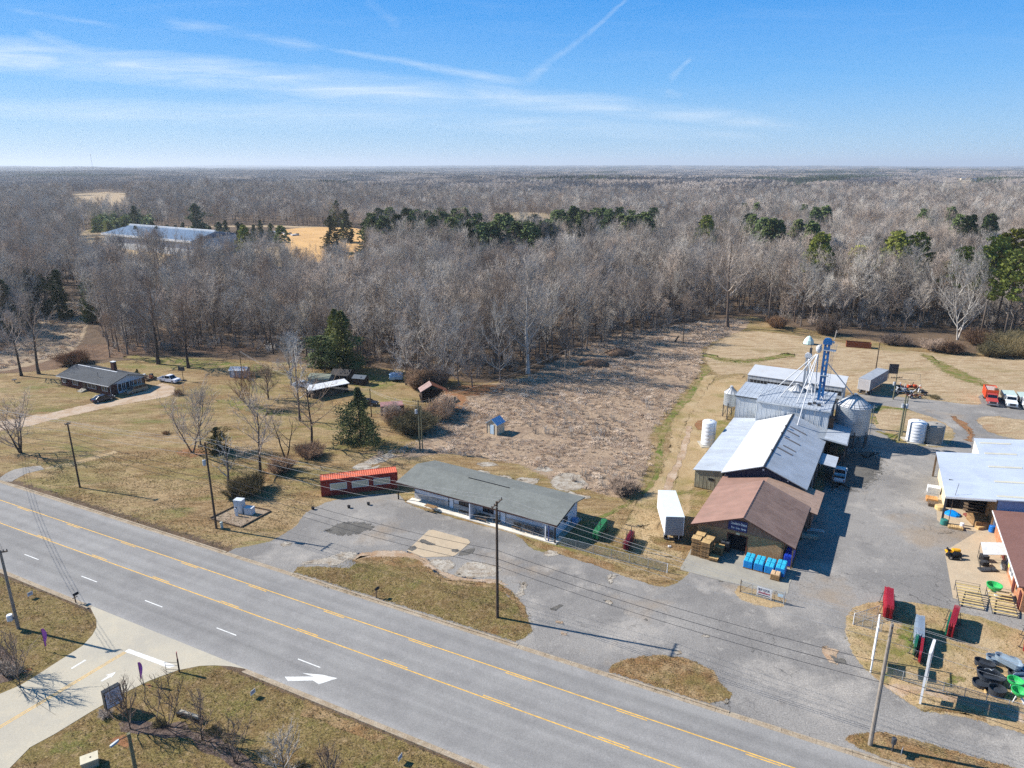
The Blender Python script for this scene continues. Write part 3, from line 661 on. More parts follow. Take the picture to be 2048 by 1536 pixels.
patch('bare_soil', [(600, 1412), (680, 1440), (780, 1480), (760, 1482), (650, 1440)], m_brown, 3 * Z, w=0.9)
patch('track', [(0, 1420), (30, 1395), (20, 1400)], m_brown, 2 * Z, w=0.3)
# gravel plot with timber edging round the cabinets
patch('gravel_plot', [(421, 1037), (476, 1010), (540, 1022), (482, 1055)], ground_mat('gravel', [(lin(158, 140, 118),), (lin(130, 114, 98), 2.0, 0.45, 0.6, 0.7), (S(RED, .9), 0.7, 0.55, 0.68, 0.5)], grain=0.5), 3 * Z, smooth=False, w=0.2)
# ================================================================== BUILDINGS
def on_y(fr, px, py, y):
 """where the sight line through a pixel meets the plane y of a thing's frame -> (x, z)"""
 a = fr.to(G(px, py, 0)); b = fr.to(G(px, py, 10)); t = (y - a.y) / (b.y - a.y); p = a + (b - a) * t
 return p.x, p.z
def on_x(fr, px, py, x):
 a = fr.to(G(px, py, 0)); b = fr.to(G(px, py, 10)); t = (x - a.x) / (b.x - a.x); p = a + (b - a) * t
 return p.y, p.z
def sheets(parent, name, O, U, V, W, bot, top, pw, m, rib=0.028, off=0.0, seed=0):
 """metal sheets side by side on a plane, each an object with its own ribs. O origin, U across, V up; bot/top(t) give the ends"""
 O, U, V = Vector(O), Vector(U).normalized(), Vector(V).normalized(); Nn = U.cross(V).normalized()
 rnd = random.Random(seed + int(W * 10)); n = max(1, round(W / pw)); w = W / n; res = []
 for i in range(n):
  t0 = i * w + 0.006; t1 = (i + 1) * w - 0.006; d = off + rnd.uniform(0.0, 0.006); ww = t1 - t0
  prof = [(0, 0), (0.03, rib), (0.07, rib), (0.10, 0), (ww * .36, 0), (ww * .36 + .03, rib * .55), (ww * .36 + .06, 0), (ww * .68, 0), (ww * .68 + .03, rib * .55), (ww * .68 + .06, 0), (ww, 0)]
  mb = MB(); k = len(prof)
  for u, h in prof:
   t = t0 + u; mb.v.append(tuple(O + U * t + V * bot(t) + Nn * (h + d)))
  for u, h in prof:
   t = t0 + u; mb.v.append(tuple(O + U * t + V * top(t) + Nn * (h + d)))
  for j in range(k - 1): mb.f.append((j, j + 1, k + j + 1, k + j))
  res.append(mb.build(name, m, parent))
 return res
def wall_quad(mb, x0, y0, x1, y1, z0, z1a, z1b=None, t=0.15):
 """upright wall panel from (x0,y0) to (x1,y1); thickness t inwards (left of the direction)"""
 z1b = z1a if z1b is None else z1b
 d = Vector((x1 - x0, y1 - y0)).normalized(); n = Vector((-d.y, d.x)) * t
 a, b, c, e = (x0, y0), (x1, y1), (x1 + n.x, y1 + n.y), (x0 + n.x, y0 + n.y)
 mb.hexa([(a[0], a[1], z0), (b[0], b[1], z0), (c[0], c[1], z0), (e[0], e[1], z0), (a[0], a[1], z1a), (b[0], b[1], z1b), (c[0], c[1], z1b), (e[0], e[1], z1a)])

def brick_mat(name, c1, c2, mortar, bw=0.21, bh=0.075, k=1.0):
 if name in MATS: return MATS[name]
 m = bpy.data.materials.new(name); m.use_nodes = True; N = NT(m.node_tree); N.n.clear()
 out = N.new('ShaderNodeOutputMaterial'); b = N.new('ShaderNodeBsdfPrincipled'); N.l.new(b.outputs[0], out.inputs[0]); b.inputs['Roughness'].default_value = .9
 b.inputs['Specular IOR Level'].default_value = 0.15
 tc = N.new('ShaderNodeTexCoord'); sp = N.new('ShaderNodeSeparateXYZ'); N.l.new(tc.outputs['Object'], sp.inputs[0])
 cb = N.new('ShaderNodeCombineXYZ'); N.l.new(N.m('ADD', sp.outputs[0], sp.outputs[1]), cb.inputs[0]); N.l.new(sp.outputs[2], cb.inputs[1])
 bt = N.new('ShaderNodeTexBrick'); N.l.new(cb.outputs[0], bt.inputs['Vector']); bt.inputs['Scale'].default_value = 1.0
 bt.inputs['Brick Width'].default_value = bw; bt.inputs['Row Height'].default_value = bh; bt.inputs['Mortar Size'].default_value = bh * 0.11
 bt.inputs['Color1'].default_value = (*c1, 1); bt.inputs['Color2'].default_value = (*c2, 1); bt.inputs['Mortar'].default_value = (*mortar, 1)
 n = N.noise(tc.outputs['Object'], 0.9, 5, 0.7); n2 = N.noise(tc.outputs['Object'], 3.5, 3, 0.7)
 c = N.mix(1.0, bt.outputs[0], N.mix(n, (1 - .38 * k,) * 3, (1 + .35 * k,) * 3), 'MULTIPLY')
 c = N.mix(1.0, c, N.mix(n2, (1 - .4 * k,) * 3, (1 + .4 * k,) * 3), 'MULTIPLY')
 N.l.new(c, b.inputs['Base Color'])
 bn = N.new('ShaderNodeBump'); bn.inputs['Strength'].default_value = .5; bn.inputs['Distance'].default_value = .01; N.l.new(bt.outputs['Fac'], bn.inputs['Height']); bn.invert = True
 N.l.new(bn.outputs[0], b.inputs['Normal']); MATS[name] = m
 return m
def shingle_mat(name, c, var=0.25):
 if name in MATS: return MATS[name]
 return ground_mat(name, [(c,), (S(c, 1 - var), 0.35, 0.42, 0.6, 0.8), (S(c, 1 + var * .7), 1.3, 0.5, 0.66, 0.6), (S(c, 0.8), 4.0, 0.5, 0.6, 0.6)], edge=False, bump=0.2, grain=0.22, fscale=12)

m_brick = brick_mat('tan_brick', lin(186, 144, 98), lin(148, 108, 72), lin(160, 142, 118), k=.7)
m_brick_or = brick_mat('orange_brick', lin(188, 122, 84), lin(160, 96, 66), lin(180, 158, 130))
m_brick_red = brick_mat('dark_red_brick', lin(92, 46, 40), lin(70, 34, 32), lin(96, 80, 74))
m_stone = brick_mat('stone_veneer', lin(190, 186, 182), lin(150, 144, 140), lin(170, 166, 162), bw=0.36, bh=0.19, k=.45)
m_block = brick_mat('white_block', lin(214, 218, 226), lin(204, 210, 220), lin(188, 192, 200), bw=0.4, bh=0.2, k=.12)
m_broof = mat('brown_metal_roof', lin(146, 114, 100), rough=.7, var=.12, scale=.5, rand=.05, dirt=lin(130, 106, 92), dscale=.4)
m_broof2 = mat('brown_ribbed_metal', lin(150, 124, 110), rough=.7, var=.12, scale=.5, rand=.05, dirt=lin(108, 84, 74), dscale=.4)
m_wroof = mat('bright_zinc_roof', lin(196, 197, 197), rough=.5, metal=.0, var=.06, scale=.4, rand=.03, dirt=lin(186, 182, 176), dscale=.25, spec=.5)
m_zroof = mat('grey_zinc_roof', lin(178, 184, 190), rough=.5, metal=.0, var=.10, scale=.4, rand=.04, dirt=lin(150, 152, 152), dscale=.3, spec=.5)
m_silver = mat('galvanised_steel', lin(172, 178, 182), rough=.45, metal=.35, var=.14, scale=.6, rand=.04, dirt=lin(128, 132, 134), dscale=.4, spec=.5)
m_siding = mat('pale_metal_siding', lin(196, 200, 202), rough=.55, var=.08, scale=.5, rand=.05, dirt=lin(156, 156, 150), dscale=.4)
m_oldsid = mat('weathered_tin_siding', lin(150, 146, 124), rough=.7, var=.2, scale=.8, rand=.12, dirt=lin(112, 96, 72), dscale=.6)
m_brsid = mat('brown_siding', lin(146, 112, 94), rough=.75, var=.12, rand=.05)
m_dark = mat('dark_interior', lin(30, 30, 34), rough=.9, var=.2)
m_black = mat('black_paint', lin(28, 28, 32), rough=.5, var=.2)
m_white = mat('white_paint', lin(226, 226, 224), rough=.5, var=.05, dirt=lin(196, 192, 184), dscale=.8)
m_cream = mat('cream_panel', lin(222, 206, 170), rough=.7, var=.08, rand=.03, dirt=lin(186, 164, 126), dscale=.5)
m_bluegrey = mat('blue_grey_roof_metal', lin(176, 184, 196), rough=.45, var=.06, scale=.3, rand=.02, dirt=lin(158, 166, 178), dscale=.15, spec=.5)
m_sky = mat('fibreglass_skylight', lin(190, 186, 168), rough=.5, var=.1)
m_timber = mat('rough_timber', lin(150, 118, 80), rough=.85, var=.3, scale=4, rand=.18, dirt=lin(104, 84, 62), dscale=2)
m_pine = mat('fresh_timber', lin(206, 172, 118), rough=.8, var=.2, scale=3, rand=.15, dirt=lin(158, 124, 80), dscale=1.5)
m_oldwood = mat('weathered_wood', lin(112, 94, 76), rough=.9, var=.3, scale=3, rand=.15)
m_pole = mat('creosoted_pole', lin(84, 70, 58), rough=.9, var=.25, scale=1.5, rand=.2)
m_polegrey = mat('grey_weathered_pole', lin(146, 136, 124), rough=.9, var=.22, scale=1.5, rand=.1)
m_polegreen = mat('treated_green_pole', lin(118, 116, 92), rough=.9, var=.2, scale=1.5, rand=.1)
m_glass = mat('window_glass', lin(38, 46, 58), rough=.12, var=.1, spec=.6)
m_steel = mat('dark_steel', lin(70, 72, 76), rough=.6, var=.2, metal=.2)
m_rust = mat('rusty_steel', lin(122, 66, 40), rough=.9, var=.35, scale=3)
m_conc = mat('concrete', lin(176, 168, 152), rough=.9, var=.15, scale=1.2, dirt=lin(140, 130, 112), dscale=.8)
m_whiteconc = mat('whitewashed_concrete', lin(224, 216, 200), rough=.9, var=.1, scale=1.2, dirt=lin(188, 176, 156), dscale=.8)
m_shgrey = shingle_mat('grey_green_shingles', lin(124, 126, 120), .2)
m_shdark = shingle_mat('dark_grey_shingles', lin(86, 88, 90), .2)
m_shbrown = shingle_mat('brown_shingles', lin(122, 90, 82), .14)
m_trim = mat('brown_trim', lin(70, 48, 42), rough=.6)
m_blue = mat('sign_blue', lin(40, 52, 104), rough=.5, var=.12)

def gable(parent, x0, x1, xr, y0, y1, ze, zr, ze2=None, t=.10, m=None, name='roof'):
 ze2 = ze if ze2 is None else ze2
 mb = MB(); mb.slab((x0, y0, ze), (xr, y0, zr), (xr, y1, zr), (x0, y1, ze), t); mb.slab((xr, y0, zr), (x1, y0, ze2), (x1, y1, ze2), (xr, y1, zr), t)
 return mb.build(name, m, parent)

# ---- brick store with brown roof -----------------------------------
SRZ = radians(-29.5); SO = Vector((24.95, 88.8, 0)); SF = Frame(SO, SRZ)
def store():
 t = thing('brick_store', 'tan brick farm store with brown metal gable roof, blue name board and dark loading door', 'building', SO, SRZ)
 WX0, WX1, WY = .5, 12.2, .95; W = 13.7; R = W / 2; Zr = 6.0; Ze = 3.3
 zz = lambda x: Ze + (Zr - Ze) * (1 - abs(x - R) / R) - .16
 dx0, _ = on_y(SF, 1454, 1090, WY); dx1, _ = on_y(SF, 1491, 1098, WY); _, dz = on_y(SF, 1454, 1077, WY); dz = 2.75
 w = MB()
 wall_quad(w, WX0, WY, dx0, WY, 0, 3.25, t=.25); wall_quad(w, dx1, WY, WX1, WY, 0, 3.25, t=.25)
 wall_quad(w, dx0, WY, dx1, WY, dz, 3.25, t=.25)
 wall_quad(w, WX1, WY, WX1, 12.9, 0, 3.25, t=.25); wall_quad(w, WX0, 12.9, WX0, WY, 0, 3.25, t=.25); wall_quad(w, WX1, 12.9, WX0, 12.9, 0, 3.25, t=.25)
 w.build('wall', m_brick, t)
 g = MB(); g.poly([(WX0, WY + .06, 3.25), (WX1, WY + .06, 3.25), (WX1, WY + .06, zz(WX1)), (R, WY + .06, zz(R)), (WX0, WY + .06, zz(WX0))])
 gab = g.build('gable', m_brsid, t)
 sheets(gab, 'siding_board', (WX0, WY + .04, 0), (1, 0, 0), (0, 0, 1), WX1 - WX0, lambda x: 3.2, lambda x: zz(WX0 + x), .6, m_brsid, rib=.03)
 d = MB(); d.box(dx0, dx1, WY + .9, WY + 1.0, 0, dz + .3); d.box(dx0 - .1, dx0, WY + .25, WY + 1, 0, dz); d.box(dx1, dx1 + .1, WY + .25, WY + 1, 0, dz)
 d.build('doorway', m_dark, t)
 f = MB(); f.box(dx0 - .12, dx0, WY - .04, WY + .02, 0, dz); f.box(dx1, dx1 + .14, WY - .04, WY + .02, 0, dz); f.box(dx0 - .12, dx1 + .14, WY - .05, WY + .02, dz, dz + .12)
 f.build('door_frame', mat('rust_red_paint', lin(120, 66, 50), var=.2), t)
 MB().box((dx0 + dx1) / 2 - .2, (dx0 + dx1) / 2 + .3, WY - .14, WY - .01, dz + .14, dz + .42).build('lamp_box', m_cream, t)
 rf = gable(t, 0, W, R, 0, 13.6, Ze - .03, Zr - .03, t=.14, m=m_trim)
 L = hypot(R, Zr - Ze); sl = ((R) / L, (Zr - Ze) / L)
 sheets(rf, 'roof_sheet', (0, 13.62, Ze), (0, -1, 0), (sl[0], 0, sl[1]), 13.64, lambda q: -.05, lambda q: L - .02, .92, m_broof)
 sheets(rf, 'roof_sheet', (W, -.02, Ze), (0, 1, 0), (-sl[0], 0, sl[1]), 13.64, lambda q: -.05, lambda q: L - .02, .92, m_broof2, rib=.05)
 rc = MB(); rc.hexa([(R - .16, -.05, Zr - .03), (R + .16, -.05, Zr - .03), (R + .16, 13.65, Zr - .03), (R - .16, 13.65, Zr - .03), (R - .02, -.05, Zr + .06), (R + .02, -.05, Zr + .06), (R + .02, 13.65, Zr + .06), (R - .02, 13.65, Zr + .06)]); rc.build('ridge_cap', m_broof, rf)
 MB().box(W - .06, W + .05, -.05, 13.65, Ze - .22, Ze - .06).build('gutter', m_trim, t)
 for y in (.3, 4.5, 9, 13): MB().box(W - .35, W - .2, y, y + .15, 0, Ze - .18).build('post', m_oldwood, t)
 # name board
 bx0, bz0 = on_y(SF, 1455.6, 1058, WY - .1); bx1, _ = on_y(SF, 1493.5, 1066, WY - .1)
 b = MB().box(bx0, bx1, WY - .12, WY - .02, 3.45, 4.95).build('name_board', m_blue, t)
 cx = (bx0 + bx1) / 2; wd = bx1 - bx0
 text_mesh('Southern States', .5, m_white, b, loc=(cx + wd * .06, WY - .135, 4.5), rot=(radians(90), 0, 0), bold=True, width=wd * .82, font_scale_y=1.1)
 text_mesh('Farm   Home   Garden', .36, m_white, b, loc=(cx + wd * .06, WY - .135, 3.85), rot=(radians(90), 0, 0), bold=True, width=wd * .78, font_scale_y=1.2)
 # low wing behind the store, same thing
 r2 = gable(t, -.2, 14.9, R, 12.2, 20.4, 2.95, 4.55, t=.12, m=m_trim, name='rear_roof')
 L2 = hypot(R + .2, 1.6); a = ((R + .2) / L2, 1.6 / L2); sheets(r2, 'roof_sheet', (-.2, 20.4, 2.98), (0, -1, 0), (a[0], 0, a[1]), 6.7, lambda q: 0, lambda q: L2, .92, m_broof)
 L3 = hypot(14.9 - R, 1.6); a = ((14.9 - R) / L3, 1.6 / L3); sheets(r2, 'roof_sheet', (14.9, 12.2, 2.98), (0, 1, 0), (-a[0], 0, a[1]), 8.2, lambda q: 0, lambda q: L3, .92, mat('brown_ribbed_metal_faded', lin(164, 138, 120), rough=.65, var=.12, rand=.04), rib=.04)
 w = MB(); wall_quad(w, 14.1, 12.7, 14.1, 20.2, 0, 2.9, t=.2); wall_quad(w, 12.45, 12.7, 14.1, 12.7, 0, 2.9, t=.2); w.build('rear_wall', m_brsid, t)
 w = MB(); wall_quad(w, .3, 20.2, .3, 12.9, 0, 2.9, t=.2); w.build('rear_wall', m_brsid, t)
store()

# ---- white barn with lean-to ----------------------------------------
def barn():
 t = thing('metal_barn', 'large metal barn with bright white west slope, grey east slope and long tin lean-to', 'building', SO, SRZ)
 X0, X1, XR, Y0, Y1, Ze, Zr = -.3, 12.6, 6.1, 17.9, 45.6, 4.0, 6.5
 w = MB(); wall_quad(w, X0 + .4, Y1, X0 + .4, Y0 + .8, 0, 3.9, t=.12); wall_quad(w, X1 - .4, Y0 + .8, X1 - .4, Y1, 0, 3.9, t=.12); w.build('wall', m_siding, t)
 g = MB(); g.poly([(X0 + .4, Y0 + .8, 0), (X1 - .4, Y0 + .8, 0), (X1 - .4, Y0 + .8, 3.95), (XR, Y0 + .8, Zr - .2), (X0 + .4, Y0 + .8, 3.95)]); g.build('gable', mat('gable_shadow', lin(52, 56, 74), var=.1), t)  # dark blue sheet paints the shadow of the recessed open gable
 MB().box(5.8, 6.1, Y0 + .55, Y0 + .79, 5.5, 5.75).build('flood_lamp', m_white, t); MB().box(9.6, 9.8, Y0 + .55, Y0 + .79, 4.4, 4.6).build('flood_lamp', m_white, t)
 rf = gable(t, X0, X1, XR, Y0, Y1, Ze - .03, Zr - .03, t=.08, m=m_silver)
 L = hypot(XR - X0, Zr - Ze); a = ((XR - X0) / L, (Zr - Ze) / L); sheets(rf, 'roof_sheet', (X0, Y1, Ze), (0, -1, 0), (a[0], 0, a[1]), Y1 - Y0, lambda q: -.04, lambda q: L, .92, m_wroof)
 L = hypot(X1 - XR, Zr - Ze); a = ((X1 - XR) / L, (Zr - Ze) / L); sheets(rf, 'roof_sheet', (X1, Y0, Ze), (0, 1, 0), (-a[0], 0, a[1]), Y1 - Y0, lambda q: -.04, lambda q: L, .92, m_zroof)
 MB().hexa([(XR - .18, Y0 - .05, Zr), (XR + .18, Y0 - .05, Zr), (XR + .18, Y1, Zr), (XR - .18, Y1, Zr), (XR - .04, Y0 - .05, Zr + .1), (XR + .04, Y0 - .05, Zr + .1), (XR + .04, Y1, Zr + .1), (XR - .04, Y1, Zr + .1)]).build('ridge_cap', m_steel, rf)
 # translucent strips and rust streaks on the east slope
 nrm = Vector((a[1], 0, a[0]))
 for k, (yy, u0, u1) in enumerate([(27.0, .3, 3.0), (29.0, 1.0, 3.2), (32.6, .6, 3.4), (36.2, .4, 2.6), (38.6, .5, 3.6)]):
  s_ = MB(); P = lambda u, y, h=.05: Vector((X1, y, Ze)) + Vector((-a[0], 0, a[1])) * (L - u) + nrm * h
  s_.hexa([P(u0, yy, .03), P(u1, yy, .03), P(u1, yy + .5, .03), P(u0, yy + .5, .03), P(u0, yy), P(u1, yy), P(u1, yy + .5), P(u0, yy + .5)]); s_.build('skylight_strip', mat('brown_stained_strip', lin(118, 110, 104), rough=.5), rf)
 for y in (24.5, 33.5, 37.5): MB().lathe([(.16, Zr), (.16, Zr + .3), (.26, Zr + .34), (.05, Zr + .45)], 10, XR, y).build('roof_vent', m_steel, rf)
 # lean-to on the west side
 lx0, lz0, lx1, lz1, ly0, ly1 = -5.0, 3.2, -.3, 3.92, 18.7, 47.5
 sl = MB(); sl.slab((lx0, ly0, lz0 - .03), (lx1, ly0, lz1 - .03), (lx1, ly1, lz1 - .03), (lx0, ly1, lz0 - .03), .07); lr = sl.build('lean_to_roof', m_silver, t)
 L = hypot(lx1 - lx0, lz1 - lz0); a = ((lx1 - lx0) / L, (lz1 - lz0) / L); sheets(lr, 'roof_sheet', (lx0, ly1, lz0), (0, -1, 0), (a[0], 0, a[1]), ly1 - ly0, lambda q: -.03, lambda q: L, .92, m_zroof)
 w = MB(); wall_quad(w, lx0 + .3, ly1, lx0 + .3, ly0 + .3, 0, 3.1, t=.1); lw = w.build('lean_to_wall', m_oldsid, t)
 sheets(lw, 'wall_sheet', (lx0 + .28, ly1, 0), (0, -1, 0), (0, 0, 1), ly1 - ly0 - .3, lambda q: .1, lambda q: 3.1, .75, m_oldsid)
 sheets(lw, 'wall_sheet', (lx0 + .3, ly0 + .28, 0), (1, 0, 0), (0, 0, 1), 4.4, lambda q: .12, lambda q: 3.12 + q * .153, .62, m_oldsid, rib=.03)
 x, z = on_y(Frame(SO, SRZ), 1423, 947.5, ly0 + .28)
 MB().box(x - .42, x + .42, ly0 + .2, ly0 + .26, 1.75, 2.2).build('window', m_dark, t)
 # yard side: shade painted into the wall and its dark openings, canopy
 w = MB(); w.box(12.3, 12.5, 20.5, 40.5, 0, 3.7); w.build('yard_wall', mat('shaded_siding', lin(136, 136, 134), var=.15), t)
 for y0 in (22, 27.5, 33): MB().box(12.5, 12.56, y0, y0 + 3.2, 0, 2.9).build('shaded_opening', m_dark, t)
 c = MB(); c.slab((12.6, 31.0, 3.45), (15.3, 31.0, 3.2), (15.3, 36.0, 3.2), (12.6, 36.0, 3.45), .06); cr = c.build('canopy_roof', m_silver, t)
 sheets(cr, 'roof_sheet', (15.3, 31, 3.22), (0, 1, 0), (-2.7, 0, .25), 5.0, lambda q: 0, lambda q: 2.7, .92, m_zroof)
 for y in (31.1, 35.7): MB().box(15.1, 15.25, y, y + .15, 0, 3.15).build('post', m_oldwood, t)
barn()

# ---- grain mill -------------------------------------------------------
def mill():
 t = thing('grain_mill', 'tall grey metal clad grain mill with flat roof behind the barn', 'building', SO, SRZ)
 X0, X1, Y0, Y1 = -.65, 12.15, 46.0, 56.5; Zf, Zb = 8.0, 8.5
 w = MB(); w.box(X0, X1, Y0, Y1, 0, Zf - .1); body = w.build('wall', m_siding, t)
 sheets(body, 'wall_sheet', (X0, Y0 - .02, 0), (1, 0, 0), (0, 0, 1), X1 - X0, lambda q: 3.4, lambda q: Zf - .05, .85, m_siding)
 sheets(body, 'wall_sheet', (X1 + .02, Y0, 0), (0, 1, 0), (0, 0, 1), Y1 - Y0, lambda q: 0, lambda q: Zf, .85, m_siding)
 s_ = MB().slab((X0 - .15, Y0 - .25, Zf), (X1 + .2, Y0 - .25, Zf), (X1 + .2, Y1 + .2, Zb), (X0 - .15, Y1 + .2, Zb), .12).build('roof', m_silver, t)
 a = Vector((0, Y1 - Y0 + .45, .5)).normalized(); sheets(s_, 'roof_sheet', (X0 - .15, Y0 - .25, Zf + .01), (1, 0, 0), a, X1 - X0 + .35, lambda q: 0, lambda q: Y1 - Y0 + .45, .62, m_zroof, rib=.045)
 MB().box(X0 - .2, X1 + .25, Y0 - .36, Y0 - .26, Zf - .22, Zf - .02).build('gutter', m_siding, t)
 # lower western block
 BX0, BY0, BY1, BZ = -5.1, 48.6, 58.5, 7.6
 b = MB().box(BX0, X0 - .05, BY0, BY1, 0, BZ - .2).build('side_block', m_siding, t)
 sheets(b, 'wall_sheet', (BX0, BY0 - .02, 0), (1, 0, 0), (0, 0, 1), X0 - BX0, lambda q: 3.0, lambda q: BZ - .3, .74, m_siding)
 sheets(b, 'wall_sheet', (BX0 - .02, BY1, 0), (0, -1, 0), (0, 0, 1), BY1 - BY0, lambda q: 0, lambda q: BZ - .3, .83, m_siding)
 r = MB().slab((BX0 - .3, BY0 - .3, BZ), (X0, BY0 - .3, BZ), (X0, BY1, BZ + .1), (BX0 - .3, BY1, BZ + .1), .25).build('side_roof', m_shdark, t)
 sheets(r, 'roof_sheet', (BX0 - .3, BY0 - .3, BZ + .01), (1, 0, 0), (0, 1, .01), X0 - BX0 + .3, lambda q: 0, lambda q: BY1 - BY0 + .3, .8, m_zroof)
 # right-hand lean-to roof over the loading bay
 q = MB().slab((9.4, 40.6, 4.75), (16.2, 40.2, 4.05), (16.0, 50.6, 4.05), (11.9, 51.0, 4.6), .1).build('bay_roof', m_silver, t)
 sheets(q, 'roof_sheet', (12.3, 40.7, 4.50), (0, 1, 0), (3.8, 0, -.40), 9.8, lambda q_: 0, lambda q_: 3.75, .8, m_zroof)
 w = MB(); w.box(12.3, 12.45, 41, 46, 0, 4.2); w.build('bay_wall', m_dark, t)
 for y in (40.8, 45.5, 50.2): MB().box(15.75, 15.95, y, y + .2, 0, 4).build('post', m_steel, t)
 MB().box(13, 15.2, 42, 43.2, 0, 1.1).build('hopper_pit', m_rust, t); MB().box(13.2, 14.4, 44, 46.2, 0, 1.8).build('machine', m_oldwood, t)
 # brick chimney-like stack wall between mill and bin
 MB().box(12.2, 13.0, 46.6, 48.2, 0, 6.5).build('conveyor_housing', mat('brown_housing', lin(96, 74, 60), var=.3), t)
 for x in (3.4, 6.6, 9.8): MB().tube((x, Y0 - .3, Zf + .2), (x, Y0 - .3, Zf - 2.2), .05).build('pipe', m_silver, t)
 # tiny cluttered gear on the roof
 for (x, y) in ((8.2, 47.5), (8.9, 48.4), (9.8, 47.6)): MB().box(x, x + .6, y, y + .5, Zf, Zf + .5).build('roof_box', m_steel, t)
mill()
def shed_rear():
 t = thing('long_shed', 'long white shed with two dark window bands behind the mill', 'building', SF_w(-7.7, 73), SRZ)
 L, D, H = 20.0, 8.0, 5.2
 MB().box(0, L, 0, D, 0, H - .1).build('wall', m_siding, t)
 for z0, z1 in ((3.3, 4.25), (1.3, 2.5)):
  MB().box(.5, L - .3, -.03, .02, z0, z1).build('window_band', m_glass, t)
  k = MB()
  for i in range(1, 26): k.box(.5 + i * .74, .56 + i * .74, -.07, -.031, z0, z1)
  o = k.build('mullion', m_siding, t)
 for i in range(22): MB().box(.02 + i * .9, .9 + i * .9 - .03, -.09, -.01, 4.25, H).build('fascia_panel', m_siding, t)
 MB().slab((-.2, -.2, H + .02), (L + .2, -.2, H + .02), (L + .2, D, H + .5), (-.2, D, H + .5), .1).build('roof', m_wroof, t)
 MB().box(-.1, 0, -.1, D, 0, H).build('end_wall', m_white, t)
def SF_w(x, y, z=0):
 return Vector((SO.x + x * cos(SRZ) - y * sin(SRZ), SO.y + x * sin(SRZ) + y * cos(SRZ), z))
shed_rear()

# ---- bins ---------------------------------------------------------------
def bin_(name, label, loc, r, z0, z1, za, legs=8, group=None, rings=True, cage=True, ribs=20):
 t = thing(name, label, 'grain bin', loc, radians(10), group)
 prof = []
 n = int((z1 - z0) / .18)
 for i in range(n + 1):
  z = z0 + (z1 - z0) * i / n; prof.append((r + (.018 if i % 2 else 0), z))
 MB().lathe(prof, 40, cap=False).build('shell', m_silver, t, smooth=False)
 MB().lathe([(.28, z0 - r * .55), (r, z0 + .02)], 28).build('hopper', m_silver, t)
 rf = MB().lathe([(r + .12, z1 - .05), (r * .5, z1 + (za - z1) * .55), (.3, za - .12), (.3, za + .12), (.0, za + .14)], ribs, cap=False).build('roof', m_wroof, t)
 k = MB()
 for i in range(ribs):
  a = 2 * pi * i / ribs; k.tube(((r + .1) * cos(a), (r + .1) * sin(a), z1), (.3 * cos(a), .3 * sin(a), za - .05), .025, n=4)
 k.build('roof_rib', m_steel, rf)
 if rings:
  for rr, zz in ((r * .97, z1 + .12), (r * .80, z1 + .45)):
   q = MB(); pts = [(rr * cos(2 * pi * j / 30), rr * sin(2 * pi * j / 30), zz) for j in range(31)]; q.path(pts, .04, 4); q.build('roof_rung', m_steel, rf)
 for i in range(legs):
  a = 2 * pi * (i + .5) / legs; MB().box(r * cos(a) - .07, r * cos(a) + .07, r * sin(a) - .07, r * sin(a) + .07, 0, z0 + .7).build('leg', m_steel, t)
 b = MB()
 for i in range(legs):
  a = 2 * pi * (i + .5) / legs; c_ = 2 * pi * (i + 1.5) / legs
  b.tube((r * cos(a), r * sin(a), .2), (r * cos(c_), r * sin(c_), z0), .03, n=4); b.tube((r * cos(c_), r * sin(c_), .2), (r * cos(a), r * sin(a), z0), .03, n=4)
 b.build('brace', m_steel, t)
 if cage:
  a = radians(-50); q = MB(); cx, cy = (r + .35) * cos(a), (r + .35) * sin(a)
  for s_ in (-.22, .22): q.tube((cx - s_ * sin(a), cy + s_ * cos(a), .3), (cx - s_ * sin(a), cy + s_ * cos(a), z1 + .6), .03, n=4)
  for i in range(int((z1) / .35)): q.tube((cx + .22 * sin(a), cy - .22 * cos(a), .5 + i * .35), (cx - .22 * sin(a), cy + .22 * cos(a), .5 + i * .35), .018, n=4)
  for i in range(int(z1 / .9)):
   z = 1.8 + i * .9
   if z > z1 + .6: break
   pts = [(cx + .55 * cos(a) * sin(j * pi / 6) + .4 * sin(a) * cos(j * pi / 6), cy + .55 * sin(a) * sin(j * pi / 6) - .4 * cos(a) * cos(j * pi / 6), z) for j in range(7)]
   q.path(pts, .022, 4)
  q.build('ladder', m_silver, t)
 return t
bin_('grain_bin', 'largest galvanised grain bin with ribbed cone roof, standing east of the mill', (64.7, 127.1, 0), 3.05, 2.6, 7.9, 9.9)
bin_('hopper_bin', 'narrow galvanised hopper bin on tall legs west of the mill', (45.9, 141.6, 0), 1.35, 2.9, 5.6, 6.9, legs=4, rings=False, cage=False, ribs=12)
q = G(1596, 777, 9.0); bin_('roof_bin', 'silver cone roofed bin behind the mill, left of the blue elevator', (q.x, q.y + .5, 0), 1.5, 3, 8.6, 9.8, legs=4, rings=False, cage=False, ribs=14)
q = G(1625, 777, 9.2); bin_('roof_bin', 'small silver bin behind the mill, hard against the blue elevator', (q.x, q.y + 1, 0), 1.1, 3, 9.0, 10.0, legs=4, rings=False, cage=False, ribs=14)

